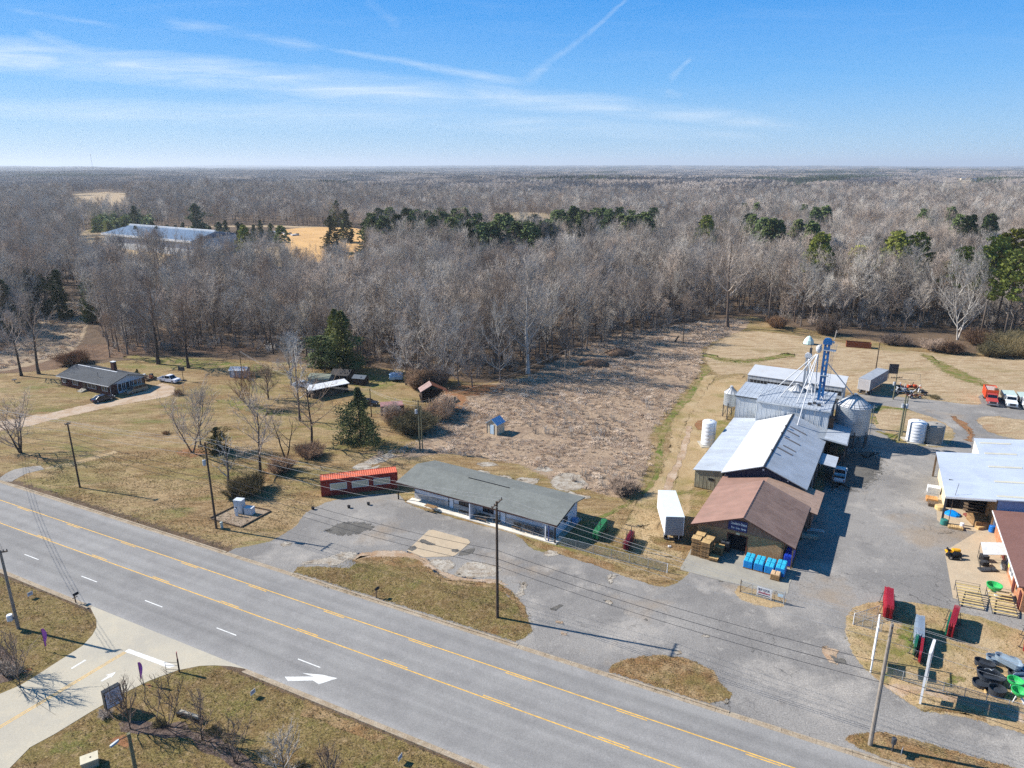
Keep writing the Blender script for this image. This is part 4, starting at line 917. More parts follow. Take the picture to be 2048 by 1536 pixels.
# ---- elevators and spouts --------------------------------------------------
def elevators():
 b = G(1640, 800, 8.3); top = 20.4
 t = thing('blue_elevator', 'tall blue bucket elevator tower rising above the mill roof', 'elevator', (b.x, b.y, 8.3), SRZ)
 mbl = mat('blue_enamel', lin(20, 92, 150), rough=.4, var=.12, scale=.8, spec=.5); H = top - 8.3
 for x in (-.52, .12): MB().box(x, x + .42, -.25, .25, -6, H - 1.2).build('trunking', mbl, t)
 k = MB()
 for i in range(9): k.box(-.12, .12, -.16, .16, 1.0 + i * 1.12, 1.35 + i * 1.12)
 k.build('spacer', mat('pale_blue_spacer', lin(150, 190, 214), var=.1), t)
 MB().ring([[(x, y, z) for x, z in ((-.75, H - 1.2), (.75, H - 1.2), (.78, H - .6), (.55, H - .15), (.2, H), (-.2, H), (-.55, H - .15), (-.78, H - .6))] for y in (-.34, .34)]).fixn().build('head', mbl, t)
 MB().box(.75, 1.2, -.2, .2, H - .9, H - .5).build('motor', m_silver, t)
 p = MB(); p.box(-.6, 1.6, -.75, .75, H - 2.3, H - 2.22)
 for x, y in ((1.6, -.75), (1.6, .75), (.6, -.75), (.6, .75)): p.tube((x, y, H - 2.3), (x, y, H - 1.2), .025, n=4)
 p.tube((.6, -.75, H - 1.25), (1.6, -.75, H - 1.25), .025, n=4); p.tube((1.6, -.75, H - 1.25), (1.6, .75, H - 1.25), .025, n=4); p.tube((1.6, .75, H - 1.25), (.6, .75, H - 1.25), .025, n=4)
 p.box(-.5, .9, -.6, -.2, 4.9, 4.98); p.build('platform', m_silver, t)
 q = MB()
 for s_ in (.85, 1.2): q.tube((s_, 0, -2), (s_, 0, H - 1.2), .025, n=4)
 for i in range(30): q.tube((.85, 0, -1.8 + i * .4), (1.2, 0, -1.8 + i * .4), .016, n=4)
 for i in range(12):
  z = .2 + i * .85; q.path([(.85, 0, z), (.8, .45, z), (1.03, .62, z), (1.26, .45, z), (1.2, 0, z)], .018, 4)
 q.build('ladder', m_silver, t)
 # second, silver leg
 b2 = G(1610, 768, 8.3); t2 = thing('silver_elevator', 'shorter silver bucket elevator left of the blue tower', 'elevator', (b2.x, b2.y, 8.3), SRZ)
 H2 = height_at(1610, 768, 706, 8.3)
 MB().box(-.45, -.08, -.2, .2, -6, H2 - .8).build('trunking', m_silver, t2); MB().box(.08, .45, -.2, .2, -6, H2 - .8).build('trunking', m_silver, t2)
 MB().ring([[(x, y, z) for x, z in ((-.65, H2 - .9), (.65, H2 - .9), (.65, H2 - .3), (.35, H2), (-.35, H2), (-.65, H2 - .3))] for y in (-.4, .4)]).fixn().build('head', m_wroof, t2)
 mm = MB(); mm.box(.1, .55, -.2, .2, H2, H2 + 1.1); mm.tube((.3, 0, H2 + 1), (.3, 0, H2 + 2.0), .05); mm.build('drive_gear', m_steel, t2)
 # distributor and spouts
 D = G(1638, 698, 17.9); dt = thing('grain_distributor', 'silver grain distributor hung beside the top of the blue elevator', 'distributor', D, 0)
 MB().lathe([(.1, .8), (.45, .5), (.55, .1), (.5, -.3), (.25, -.7)], 14).build('body', m_wroof, dt)
 ch = G(1643, 690, 18.9) - D
 MB().tube((0, 0, .6), tuple(ch), .16).build('inlet_chute', m_silver, dt)
 ends = [((1557, 772), 9.4, (1516, 793), 8.1, 'longest pale spout running left to the mill corner'), ((1561, 793), 8.25, None, 0, 'second spout from the left, landing on the mill roof'),
   ((1594, 806), 8.2, None, 0, 'spout landing in the middle of the mill roof'), ((1604, 782), 8.6, None, 0, 'steep spout ending behind the roof gear'),
   ((1595, 851), 5.9, None, 0, 'spout reaching forward down to the barn ridge'), ((1628, 803), 8.4, None, 0, 'short spout close beside the blue elevator')]
 for (e, z, e2, z2, lab) in ends:
  E_ = G(e[0], e[1], z); m_ = MB(); d0 = (E_ - D).normalized() * .5
  m_.tube(tuple(D + Vector((0, 0, -.6)) + d0), tuple(E_), .105, n=8)
  if e2: m_.tube(tuple(E_), tuple(G(e2[0], e2[1], z2)), .1, n=8)
  o = m_.build('grain_spout', m_wroof); tag(o, lab, 'spout', 'grain spouts from the distributor')
 A = G(1652, 722, 16.5); B = G(1705, 788, 10.1)
 o = MB().tube(tuple(A), tuple(B), .1, n=8).build('grain_spout', m_silver); tag(o, 'grey spout descending right from the blue tower to the largest bin', 'spout', 'grain spouts from the distributor')
 S2 = b2 + Vector((0, 0, H2 - 1.0)); 
 for e, z, lab in (((1625, 800), 8.3, 'thin spout crossing from the silver elevator to the roof'), ((1648, 807), 8.3, 'spout from the silver elevator toward the roof edge')):
  o = MB().tube(tuple(S2), tuple(G(*e, z)), .08, n=8).build('grain_spout', m_wroof); tag(o, lab, 'spout', 'grain spouts from the distributor')
elevators()

def tank(name, label, loc, r, h, m, dome=.35, steps=0, base=True, group=None, oct_=None):
 t = thing(name, label, 'tank', loc, 0, group); n = oct_ or 32
 prof = [(r, 0.12)]
 for i in range(6): prof += [(r, .12 + (h - .12) * (i + .5) / 6), (r * .992, .12 + (h - .12) * (i + .52) / 6), (r, .12 + (h - .12) * (i + .56) / 6)]
 prof += [(r, h), (r * .9, h + dome * .45), (r * .4, h + dome * .9), (.22, h + dome)]
 MB().lathe(prof, n).build('shell', m, t, smooth=not oct_)
 MB().lathe([(.24, h + dome * .9), (.24, h + dome + .12), (.05, h + dome + .16)], 12).build('lid', m, t)
 if base: MB().box(-r - .35, r + .35, -r - .35, r + .35, 0, .12).build('concrete_base', m_conc, t)
 p = MB(); a = radians(-60); p.tube((r * 1.04 * cos(a), r * 1.04 * sin(a), .2), (r * 1.04 * cos(a), r * 1.04 * sin(a), h), .04); p.build('pipe', m_white, t)
 return t
mwt = mat('white_poly', lin(226, 228, 230), rough=.35, var=.04, spec=.5, dirt=lin(206, 204, 198), dscale=.5)
tank('upright_tank', 'tall white cylindrical tank beside the tin lean-to', (37.4, 126.3, 0), 1.3, 4.7, mwt, .25)
tank('storage_tank', 'smooth white plastic tank of the pair by the utility poles', (78.0, 128.2, 0), 1.62, 3.9, mwt, .35)
mcg = mat('grey_stained_plaster', lin(158, 152, 142), rough=.8, var=.12, dirt=lin(116, 108, 98), dscale=.9)
tank('storage_tank', 'stained grey faceted tank right of the smooth white one', (81.1, 127.6, 0), 1.72, 3.6, mcg, .25, oct_=14)

# ---- row building with long shingle roof -------------------------------------
LO = Vector((-18.4, 103.1, 0)); LRZ = radians(-30.1); LF = Frame(LO, LRZ)
def salon():
 t = thing('roadside_shop', 'long low white shop with grey shingle roof, stone skirting and a covered front walk', 'building', LO, LRZ)
 W, D, XA, XB, WY, YB = 28.5, 9.2, 2.4, 27.5, 1.55, 8.9
 ze, zr, yr, zb = 3.0, 4.05, 5.6, 3.35
 mb = MB(); mb.slab((-.05, 0, ze), (W, 0, ze), (W, yr, zr), (-.05, yr, zr), .16); mb.slab((-.05, yr, zr), (W, yr, zr), (W, D + .3, zb), (.7, D + .3, zb), .16)
 rf = mb.build('roof', m_shgrey, t)
 MB().box(-.1, W + .05, -.06, .02, ze - .22, ze - .02).build('gutter', m_trim, t)
 fb = MB(); fb.hexa([(W + .003, -.05, ze - .24), (W + .06, -.05, ze - .24), (W + .06, yr, zr - .24), (W + .003, yr, zr - .24), (W + .003, -.05, ze), (W + .06, -.05, ze), (W + .06, yr, zr), (W + .003, yr, zr)]); fb.build('bargeboard', m_black, t)
 # dark raised seam on the roof
 P0 = LF.to(G(937, 957, 3.9)); P1 = LF.to(G(1020, 977, 3.9)); yy = (P0.y + P1.y) / 2; z_ = ze + (zr - ze) * yy / yr
 MB().box(P0.x, P1.x, yy - .07, yy + .07, z_ - .05, z_ + .07).build('ridge_vent', m_black, rf)
 doors = [on_y(LF, 897.5, 1010, WY)[0], on_y(LF, 908, 1013, WY)[0], on_y(LF, 999.5, 1035, WY)[0], on_y(LF, 1012, 1038, WY)[0]]
 wins = [(on_y(LF, 917.5, 1005, WY)[0], on_y(LF, 939, 1010, WY)[0]), (on_y(LF, 965.5, 1015, WY)[0], on_y(LF, 987.5, 1022, WY)[0])]
 ops = sorted([(doors[0], doors[1], .15, 2.2), (doors[2], doors[3], .15, 2.2), (wins[0][0], wins[0][1], 1.1, 2.25), (wins[1][0], wins[1][1], 1.1, 2.25)])
 w = MB(); st = MB(); x = XA
 def seg(a, b, z0, z1):
  if b - a < .02: return
  if z1 > 1.25: wall_quad(w, a, WY, b, WY, max(z0, 1.2), z1, t=.2)
  if z0 < 1.2: wall_quad(st, a, WY - .06, b, WY - .06, z0, min(1.2, z1), t=.26)
 for a, b, z0, z1 in ops:
  seg(x, a, 0, 2.95); seg(a, b, 0, z0); seg(a, b, z1, 2.95); x = b
 seg(x, XB, 0, 2.95)
 wall_quad(w, XB, WY, XB, YB, 0, 3.2, t=.2); wall_quad(w, XA, YB, XA, WY, 0, 3.2, t=.2); wall_quad(w, XB, YB, XA, YB, 0, 3.2, t=.2)
 w.build('wall', m_block, t); st.build('stone_skirting', m_stone, t)
 mwd = mat('white_door', lin(214, 222, 232), rough=.5, var=.04)
 for a, b in ((doors[0], doors[1]), (doors[2], doors[3])):
  d = MB().box(a + .06, b - .06, WY + .04, WY + .1, .15, 2.14).build('door', mwd, t)
  f = MB(); f.box(a, a + .06, WY - .08, WY + .12, .15, 2.2); f.box(b - .06, b, WY - .08, WY + .12, .15, 2.2); f.box(a + .06, b - .06, WY - .08, WY + .12, 2.14, 2.2); f.build('frame', m_steel, d)
  MB().box(a + .12, a + .17, WY, WY + .04, 1.1, 1.2).build('handle', m_steel, d)
 for a, b in wins:
  g = MB().box(a + .07, b - .07, WY + .06, WY + .09, 1.17, 2.18).build('window', m_glass, t)
  f = MB(); f.box(a, a + .07, WY - .02, WY + .1, 1.1, 2.25); f.box(b - .07, b, WY - .02, WY + .1, 1.1, 2.25); f.box(a + .07, b - .07, WY - .02, WY + .1, 2.18, 2.25); f.box(a + .07, b - .07, WY - .02, WY + .1, 1.1, 1.17); f.box((a + b) / 2 - .03, (a + b) / 2 + .03, WY - .02, WY + .09, 1.17, 2.18)
  f.build('frame', m_trim, g)
 sl = MB(); sl.box(1.95, W - .05, -.1, WY - .07, 0, .14); o = sl.build('walkway', m_whiteconc, t)
 px_ = on_y(LF, 941, 1030, .2)[0]
 MB().box(px_ - .09, px_ + .09, -.02, WY - .07, .14, 2.95).build('partition', m_block, t)
 for x, y in ((.25, .1), (W - .3, .1)): MB().box(x - .08, x + .08, y - .08, y + .08, 0, 2.85).build('post', m_black, t)
 MB().box(XB - .9, XB - .75, .05, .2, .14, 2.85).build('post', m_white, t); MB().box(XB - .4, XB - .25, .05, .2, .14, 2.85).build('post', mat('blue_post', lin(70, 84, 130)), t)
 sx0, sz0 = on_y(LF, 840.5, 982, WY - .1); sx1, _ = on_y(LF, 865, 988, WY - .1)
 s_ = MB().box(sx0, sx1, WY - .14, WY - .02, 1.95, 2.65).build('sign_board', mat('sign_black', lin(34, 26, 36), rough=.5), t)
 # lettering too small to read in the photograph: pale strokes along the board
 mp_ = mat('sign_pale', lin(206, 196, 206)); l_ = MB(); n = 9; wch = (sx1 - sx0) * .8 / n; rr = random.Random(5)
 for i in range(n):
  x0 = sx0 + (sx1 - sx0) * .1 + i * wch
  if i == 3: continue
  l_.box(x0, x0 + .05, WY - .15, WY - .141, 2.15, 2.48)
  if rr.random() < .7: l_.box(x0 + .05, x0 + wch * .6, WY - .15, WY - .141, 2.43, 2.48)
  if rr.random() < .6: l_.box(x0 + .05, x0 + wch * .6, WY - .15, WY - .141, 2.15, 2.20)
  if rr.random() < .6: l_.box(x0 + wch * .55, x0 + wch * .7, WY - .15, WY - .141, 2.15, 2.48)
 l_.box(sx0 + .05, sx1 - .1, WY - .15, WY - .141, 2.03, 2.07); l_.build('lettering', mp_, s_)['kind'] = 'stuff'
 # end wall details
 MB().box(XB + .21, XB + .3, 4.2, 5.0, 1.3, 2.1).build('meter_box', m_steel, t)
 MB().box(XB + .21, XB + .9, 6.6, 7.5, 0, .8).build('air_conditioner', mat('faded_blue', lin(110, 150, 196)), t)
 MB().box(XB + .0, W - .05, 1.6, 8.8, 0, .06).build('end_slab', m_conc, t)
salon()

# ---- red container --------------------------------------------------------
def container():
 a = G(643, 994); b = G(798, 975.5); rz = atan2(b.y - a.y, b.x - a.x)
 t = thing('shipping_container', 'red shipping container with three beige framed panels in its long side', 'container', a, rz)
 L, D, H = 12.3, 2.5, 2.85; mr = mat('container_red', lin(146, 52, 44), rough=.6, var=.12, dirt=lin(110, 48, 40), dscale=.5); mt = mat('container_roof_faded', lin(206, 104, 72), rough=.6, var=.1, dirt=lin(180, 92, 66), dscale=.5)
 def corr(O, U, V, w, h, nrm, m, name, pitch=.28, dep=.05):
  O, U, V, nrm = map(Vector, (O, U, V, nrm)); n = int(w / pitch); mb = MB(); pr = []
  for i in range(n): x = i * w / n; p = w / n; pr += [(x, 0), (x + p * .3, 0), (x + p * .45, -dep), (x + p * .85, -dep)]
  pr.append((w, 0)); k = len(pr)
  for hh in (0, h):
   for u, d in pr: mb.v.append(tuple(O + U * u + V * hh + nrm * d))
  for j in range(k - 1): mb.f.append((j, j + 1, k + j + 1, k + j))
  return mb.build(name, m, t)
 corr((.1, .02, .12), (1, 0, 0), (0, 0, 1), L - .2, H - .24, (0, -1, 0), mr, 'side_wall'); corr((L - .1, D - .02, .12), (-1, 0, 0), (0, 0, 1), L - .2, H - .24, (0, 1, 0), mr, 'side_wall')
 corr((L - .02, .1, .12), (0, 1, 0), (0, 0, 1), D - .2, H - .24, (1, 0, 0), mr, 'end_wall'); corr((.02, D - .1, .12), (0, -1, 0), (0, 0, 1), D - .2, H - .24, (-1, 0, 0), mr, 'end_wall')
 corr((.1, .05, H - .02), (1, 0, 0), (0, 1, 0), L - .2, D - .1, (0, 0, 1), mt, 'roof', .35, .04)
 f = MB()
 for y in (0, D - .12): f.box(0, L, y, y + .12, 0, .12); f.box(0, L, y, y + .1, H - .12, H)
 for x in (0, L - .1):
  for y in (0, D - .12): f.box(x, x + .1, y, y + .12, .12, H - .12)
  f.box(x, x + .1, .12, D - .12, H - .12, H); f.box(x, x + .1, .12, D - .12, 0, .12)
 f.build('frame', mr, t)
 mbg = mat('beige_panel', lin(206, 190, 158), rough=.7, var=.06); fr = Frame(a, rz)
 for x0, x1 in ((661, 693), (705, 737), (748.5, 780)):
  u0 = on_y(fr, x0, 975, -.03)[0]; u1 = on_y(fr, x1, 972, -.03)[0]
  p = MB().box(u0, u1, -.04, .01, 1.05, 2.1).build('panel', mbg, t)
  g = MB(); g.box(u0 - .06, u1 + .06, -.07, -.0, 2.1, 2.16); g.box(u0 - .06, u1 + .06, -.07, 0, .99, 1.05); g.box(u0 - .06, u0, -.07, 0, 1.05, 2.1); g.box(u1, u1 + .06, -.07, 0, 1.05, 2.1); g.build('frame', m_white, p)
container()

# ---- brick ranch house --------------------------------------------------------
HO = Vector((-110.0, 164.2, 0)); HRZ = radians(-26.7); HF = Frame(HO, HRZ)
def house():
 t = thing('ranch_house', 'dark red brick ranch house with grey shingle roof and glazed white gable end', 'house', HO, HRZ)
 L, D, ze, zr, yr = 19.6, 10.2, 2.6, 4.15, 5.2
 mb = MB(); mb.slab((0, 0, ze), (L, 0, ze), (L, yr, zr), (0, yr, zr), .15); mb.slab((0, yr, zr), (L, yr, zr), (L, D, ze), (0, D, ze), .15); rf = mb.build('roof', m_shdark, t)
 MB().box(1, L * .80, yr - .12, yr + .12, zr - .02, zr + .06).build('ridge_cap', m_white, rf)
 f = MB(); f.box(0, L, -.04, .03, ze - .2, ze - .03); f.build('fascia', m_white, t)
 X0, X1, Y0, Y1 = .7, L - .6, .6, D - .6
 w = MB(); wall_quad(w, X0, Y0, X1, Y0, 0, 2.55, t=.2); wall_quad(w, X1, Y0, X1, Y0 + 1.9, 0, 2.55, t=.2); wall_quad(w, X1, Y1, X0, Y1, 0, 2.55, t=.2); wall_quad(w, X0, Y1, X0, Y0, 0, 2.55, t=.2); w.build('wall', m_brick_red, t)
 mbw = mat('pale_blue_siding', lin(190, 204, 214), rough=.6, var=.05)
 g = MB(); wall_quad(g, X1, Y0 + 1.9, X1, Y1, 0, .55, t=.15); wall_quad(g, X1, Y0 + 1.9, X1, Y1, 2.25, 2.55, t=.15); g.poly([(X1 + .01, Y0, 2.55), (X1 + .01, Y1, 2.55), (X1 + .01, yr, zr - .15)]); g.build('gable', mbw, t)
 n = 7; ww = (Y1 - Y0 - 1.9) / n
 for i in range(n):
  y = Y0 + 1.9 + i * ww; p = MB().box(X1 - .08, X1 - .03, y + .08, y + ww - .08, .55, 2.25).build('window', m_glass, t)
  k = MB(); k.box(X1 - .12, X1 + .03, y - .06, y + .08, .55, 2.25); k.box(X1 - .1, X1 + .0, y + ww / 2 - .03, y + ww / 2 + .03, .55, 2.25) if i % 2 else None; k.build('frame', m_white, p)
 for px0, px1, shut in ((126, 132, 0), (145.5, 155, 1), (174, 190, 1), (202, 212, 1)):
  a = on_y(HF, px0, 762, Y0)[0]; b = on_y(HF, px1, 765, Y0)[0]
  p = MB().box(a, b, Y0 - .03, Y0 - .005, 1.0, 2.15).build('window', m_glass, t)
  k = MB(); k.box(a - .08, a, Y0 - .07, Y0, .95, 2.2); k.box(b, b + .08, Y0 - .07, Y0, .95, 2.2); k.box(a, b, Y0 - .07, Y0, 2.15, 2.2); k.box(a, b, Y0 - .07, Y0, .92, 1.0); k.box((a + b) / 2 - .04, (a + b) / 2 + .04, Y0 - .06, Y0 - .031, 1.0, 2.15); k.build('frame', m_white, p)
  for s_ in (a - .5, b + .12) if shut else (b + .12,): MB().box(s_, s_ + .36, Y0 - .06, Y0 - .001, .95, 2.2).build('shutter', m_black, t)
 dx = on_y(HF, 168, 768, Y0)[0]
 MB().box(dx - .45, dx + .45, Y0 - .05, Y0 - .002, .4, 2.3).build('door', m_oldwood, t)
 s_ = MB()
 for i in range(4): s_.box(dx - .9, dx + .9, Y0 - .35 * (i + 1) - .05, Y0 - .35 * i - .05, 0, .52 - i * .12)
 st = s_.build('steps', m_conc, t)
 r_ = MB()
 for sx in (-.95, .95): r_.tube((dx + sx, Y0 - .1, 1.4), (dx + sx, Y0 - 1.4, .9), .03); r_.tube((dx + sx, Y0 - 1.4, 0), (dx + sx, Y0 - 1.4, .9), .03)
 r_.build('handrail', m_oldwood, st)
 c = HF.to(G(228, 738, 3.8)); MB().box(c.x - .55, c.x + .55, c.y - .35, c.y + .45, 2.0, 5.6).build('chimney', m_brick_red, t)
 MB().box(c.x - .6, c.x + .6, c.y - .4, c.y + .5, 5.6, 5.7).build('chimney_cap', m_white, t)
 k = MB(); p0 = HF.to(G(196, 752, 3.6)); k.tube((p0.x, p0.y, 3.2), (p0.x, p0.y, 4.5), .05); k.tube((p0.x, p0.y, 3.3), (p0.x + 1.1, p0.y - .4, 3.2), .05); k.build('vent_pipe', m_black, t)
 MB().box(X1 + .05, X1 + .1, Y0, Y0 + .08, 0, 2.5).build('downpipe', m_white, t)
house()

def small_shed(label, loc, rz, w, d, h, hr, mw, mr, door=None, ridge='x', cat='shed', doorlab=None):
 t = thing('garden_shed', label, cat, loc, rz)
 if ridge == 'x':
  b = MB(); b.box(0, w, 0, d, 0, h); b.poly([(0, 0, h), (0, d, h), (0, d / 2, hr)]); b.poly([(w, d, h), (w, 0, h), (w, d / 2, hr)])
  b.build('wall', mw, t)
  r = MB(); r.slab((-.2, -.2, h - .05), (w + .2, -.2, h - .05), (w + .2, d / 2, hr + .05), (-.2, d / 2, hr + .05), .08); r.slab((-.2, d / 2, hr + .05), (w + .2, d / 2, hr + .05), (w + .2, d + .2, h - .05), (-.2, d + .2, h - .05), .08)
  rf = r.build('roof', mr, t)
 else:
  b = MB(); b.box(0, w, 0, d, 0, h); b.poly([(0, 0, h), (w, 0, h), (w / 2, 0, hr)]); b.poly([(w, d, h), (0, d, h), (w / 2, d, hr)]); b.build('wall', mw, t)
  r = MB(); r.slab((-.2, -.25, h - .05), (w / 2, -.25, hr + .05), (w / 2, d + .2, hr + .05), (-.2, d + .2, h - .05), .08); r.slab((w / 2, -.25, hr + .05), (w + .2, -.25, h - .05), (w + .2, d + .2, h - .05), (w / 2, d + .2, hr + .05), .08)
  rf = r.build('roof', mr, t)
 if door: MB().box(door[0], door[1], -.04, -.003, .05, door[2]).build('door', door[3], t)
 return t, rf
mtan = mat('beige_siding', lin(204, 188, 160), rough=.7, var=.07)
mlb = mat('pale_blue_door', lin(186, 208, 222), rough=.6, var=.05)
a = G(974, 866); b = G(994, 871); rz = atan2(b.y - a.y, b.x - a.x)
t_, r_ = small_shed('small beige shed with blue roof and pale blue door out in the dead brush', a, rz, 2.5, 2.5, 2.2, 3.2, mtan, mat('light_blue_roof', lin(150, 184, 212), rough=.4, var=.08), (.8, 1.7, 2.0, mlb), 'y')
tr = MB(); tr.box(-.03, .05, -.05, .0, 0, 2.2); tr.box(2.45, 2.53, -.05, 0, 0, 2.2); tr.box(.72, .8, -.05, 0, 0, 2.05); tr.box(1.7, 1.78, -.05, 0, 0, 2.05); tr.build('trim', mat('brown_corner_trim', lin(84, 62, 52)), t_)
small_shed('small grey garden shed with a light grey roof behind the bushy yard tree', G(460, 755), radians(-4), 4.2, 2.6, 1.9, 2.5, mat('grey_blue_boards', lin(140, 152, 166), rough=.7, var=.1), m_zroof, (.5, 1.2, 1.7, m_white))
t_, _ = small_shed('grey barrel roofed shed standing behind the white topped carport', G(617, 773), radians(-12), 5.2, 3.6, 2.0, 2.9, mat('grey_green_boards', lin(120, 130, 130), rough=.7, var=.1), mat('olive_grey_roof', lin(126, 130, 112), rough=.7, var=.1))
small_shed('dark shed half hidden under the evergreen trees', G(662, 766), radians(-10), 4.5, 4.5, 2.1, 3.0, mat('dark_brown_boards', lin(66, 54, 48), rough=.8), mat('dark_roof', lin(60, 56, 54), rough=.8))
small_shed('small dark lean shed just right of the evergreen trees', G(706, 770), radians(-15), 3.0, 2.5, 1.8, 2.3, mat('dark_brown_boards', lin(66, 54, 48), rough=.8), mat('slate_roof', lin(92, 100, 108), rough=.8))
def carport():
 a = G(622, 800); b = G(697, 785); rz = atan2(b.y - a.y, b.x - a.x); L = (b - a).length
 t = thing('carport', 'open sided carport with bright white sheet roof in the back yard', 'carport', a, rz)
 r = MB().slab((-.4, -.3, 2.35), (L + .3, -.3, 2.35), (L + .3, 2.6, 2.75), (-.4, 2.6, 2.75), .1).build('roof', m_white, t)
 for i in range(9): MB().box(-.35 + i * (L + .6) / 9, -.35 + i * (L + .6) / 9 + .06, -.31, -.29, 2.2, 2.35).build('trim_clip', m_white, r)
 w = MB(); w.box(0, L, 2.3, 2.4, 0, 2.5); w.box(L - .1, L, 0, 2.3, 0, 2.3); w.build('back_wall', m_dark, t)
 for i in range(5): MB().box(i * (L - .12) / 4, i * (L - .12) / 4 + .12, 0, .12, 0, 2.25).build('post', m_oldwood, t)
 MB().box(.6, L - .8, .6, 1.8, 0, 1.0).build('workbench', m_oldwood, t)
carport()
def ruin():
 a = G(842, 805); t = thing('collapsed_barn', 'collapsed old barn with faded pink tin roof beside the vine covered bushes', 'barn', a, radians(20))
 r = MB().slab((0, 0, 2.4), (2.6, -.3, 3.9), (2.9, 3.6, 3.8), (.3, 3.8, 2.2), .08).build('roof', mat('pinkish_tin', lin(158, 132, 124), rough=.7, var=.2), t)
 sheets(r, 'roof_sheet', (0, 0, 2.45), (.08, 1, -.02), (2.6, -.3, 1.5), 3.6, lambda q: 0, lambda q: 3.0, .9, mat('pinkish_tin', lin(158, 132, 124), rough=.7, var=.2))
 r2 = MB().slab((2.6, -.3, 3.9), (6.4, -.9, 2.0), (6.6, 3.0, 1.8), (2.9, 3.6, 3.8), .08).build('roof', m_rust, t)
 rr = random.Random(4); w = MB()
 for i in range(30):
  x = rr.uniform(.2, 6); y = rr.uniform(.1, 3); w.tube((x, y, 0), (x + rr.uniform(-.8, .8), y + rr.uniform(-.5, .5), rr.uniform(1.2, 2.4)), .07, n=4)
 w.box(.3, 5.6, 2.2, 2.4, 0, 2.0); w.box(.3, .5, .2, 2.4, 0, 2.2); w.build('timber_wall', mat('charred_boards', lin(54, 42, 38), rough=.9), t)
ruin()
def barrow_trailer():
 a = G(779, 762); t = thing('boat_trailer', 'small light blue covered trailer parked by the vine tangled trees', 'trailer', a, radians(8))
 MB().ring([[(x, y * s, z0 + z * s) for y, z in ((-.9, .5), (.9, .5), (1.0, 1.2), (.7, 2.0), (0, 2.2), (-.7, 2.0), (-1.0, 1.2))] for x, s, z0 in ((0, .75, .2), (.5, 1, 0), (2.8, 1, 0), (3.3, .8, .15))]).fixn().build('body', mat('light_blue_cover', lin(148, 182, 210), rough=.5, var=.08), t)
 for y in (-.95, .95): MB().ring([[(1.6 + .35 * cos(a_), y + o, .35 + .35 * sin(a_)) for a_ in [k * pi / 5 for k in range(10)]] for o in (-.1, .1)]).fixn().build('wheel', m_black, t)
barrow_trailer()

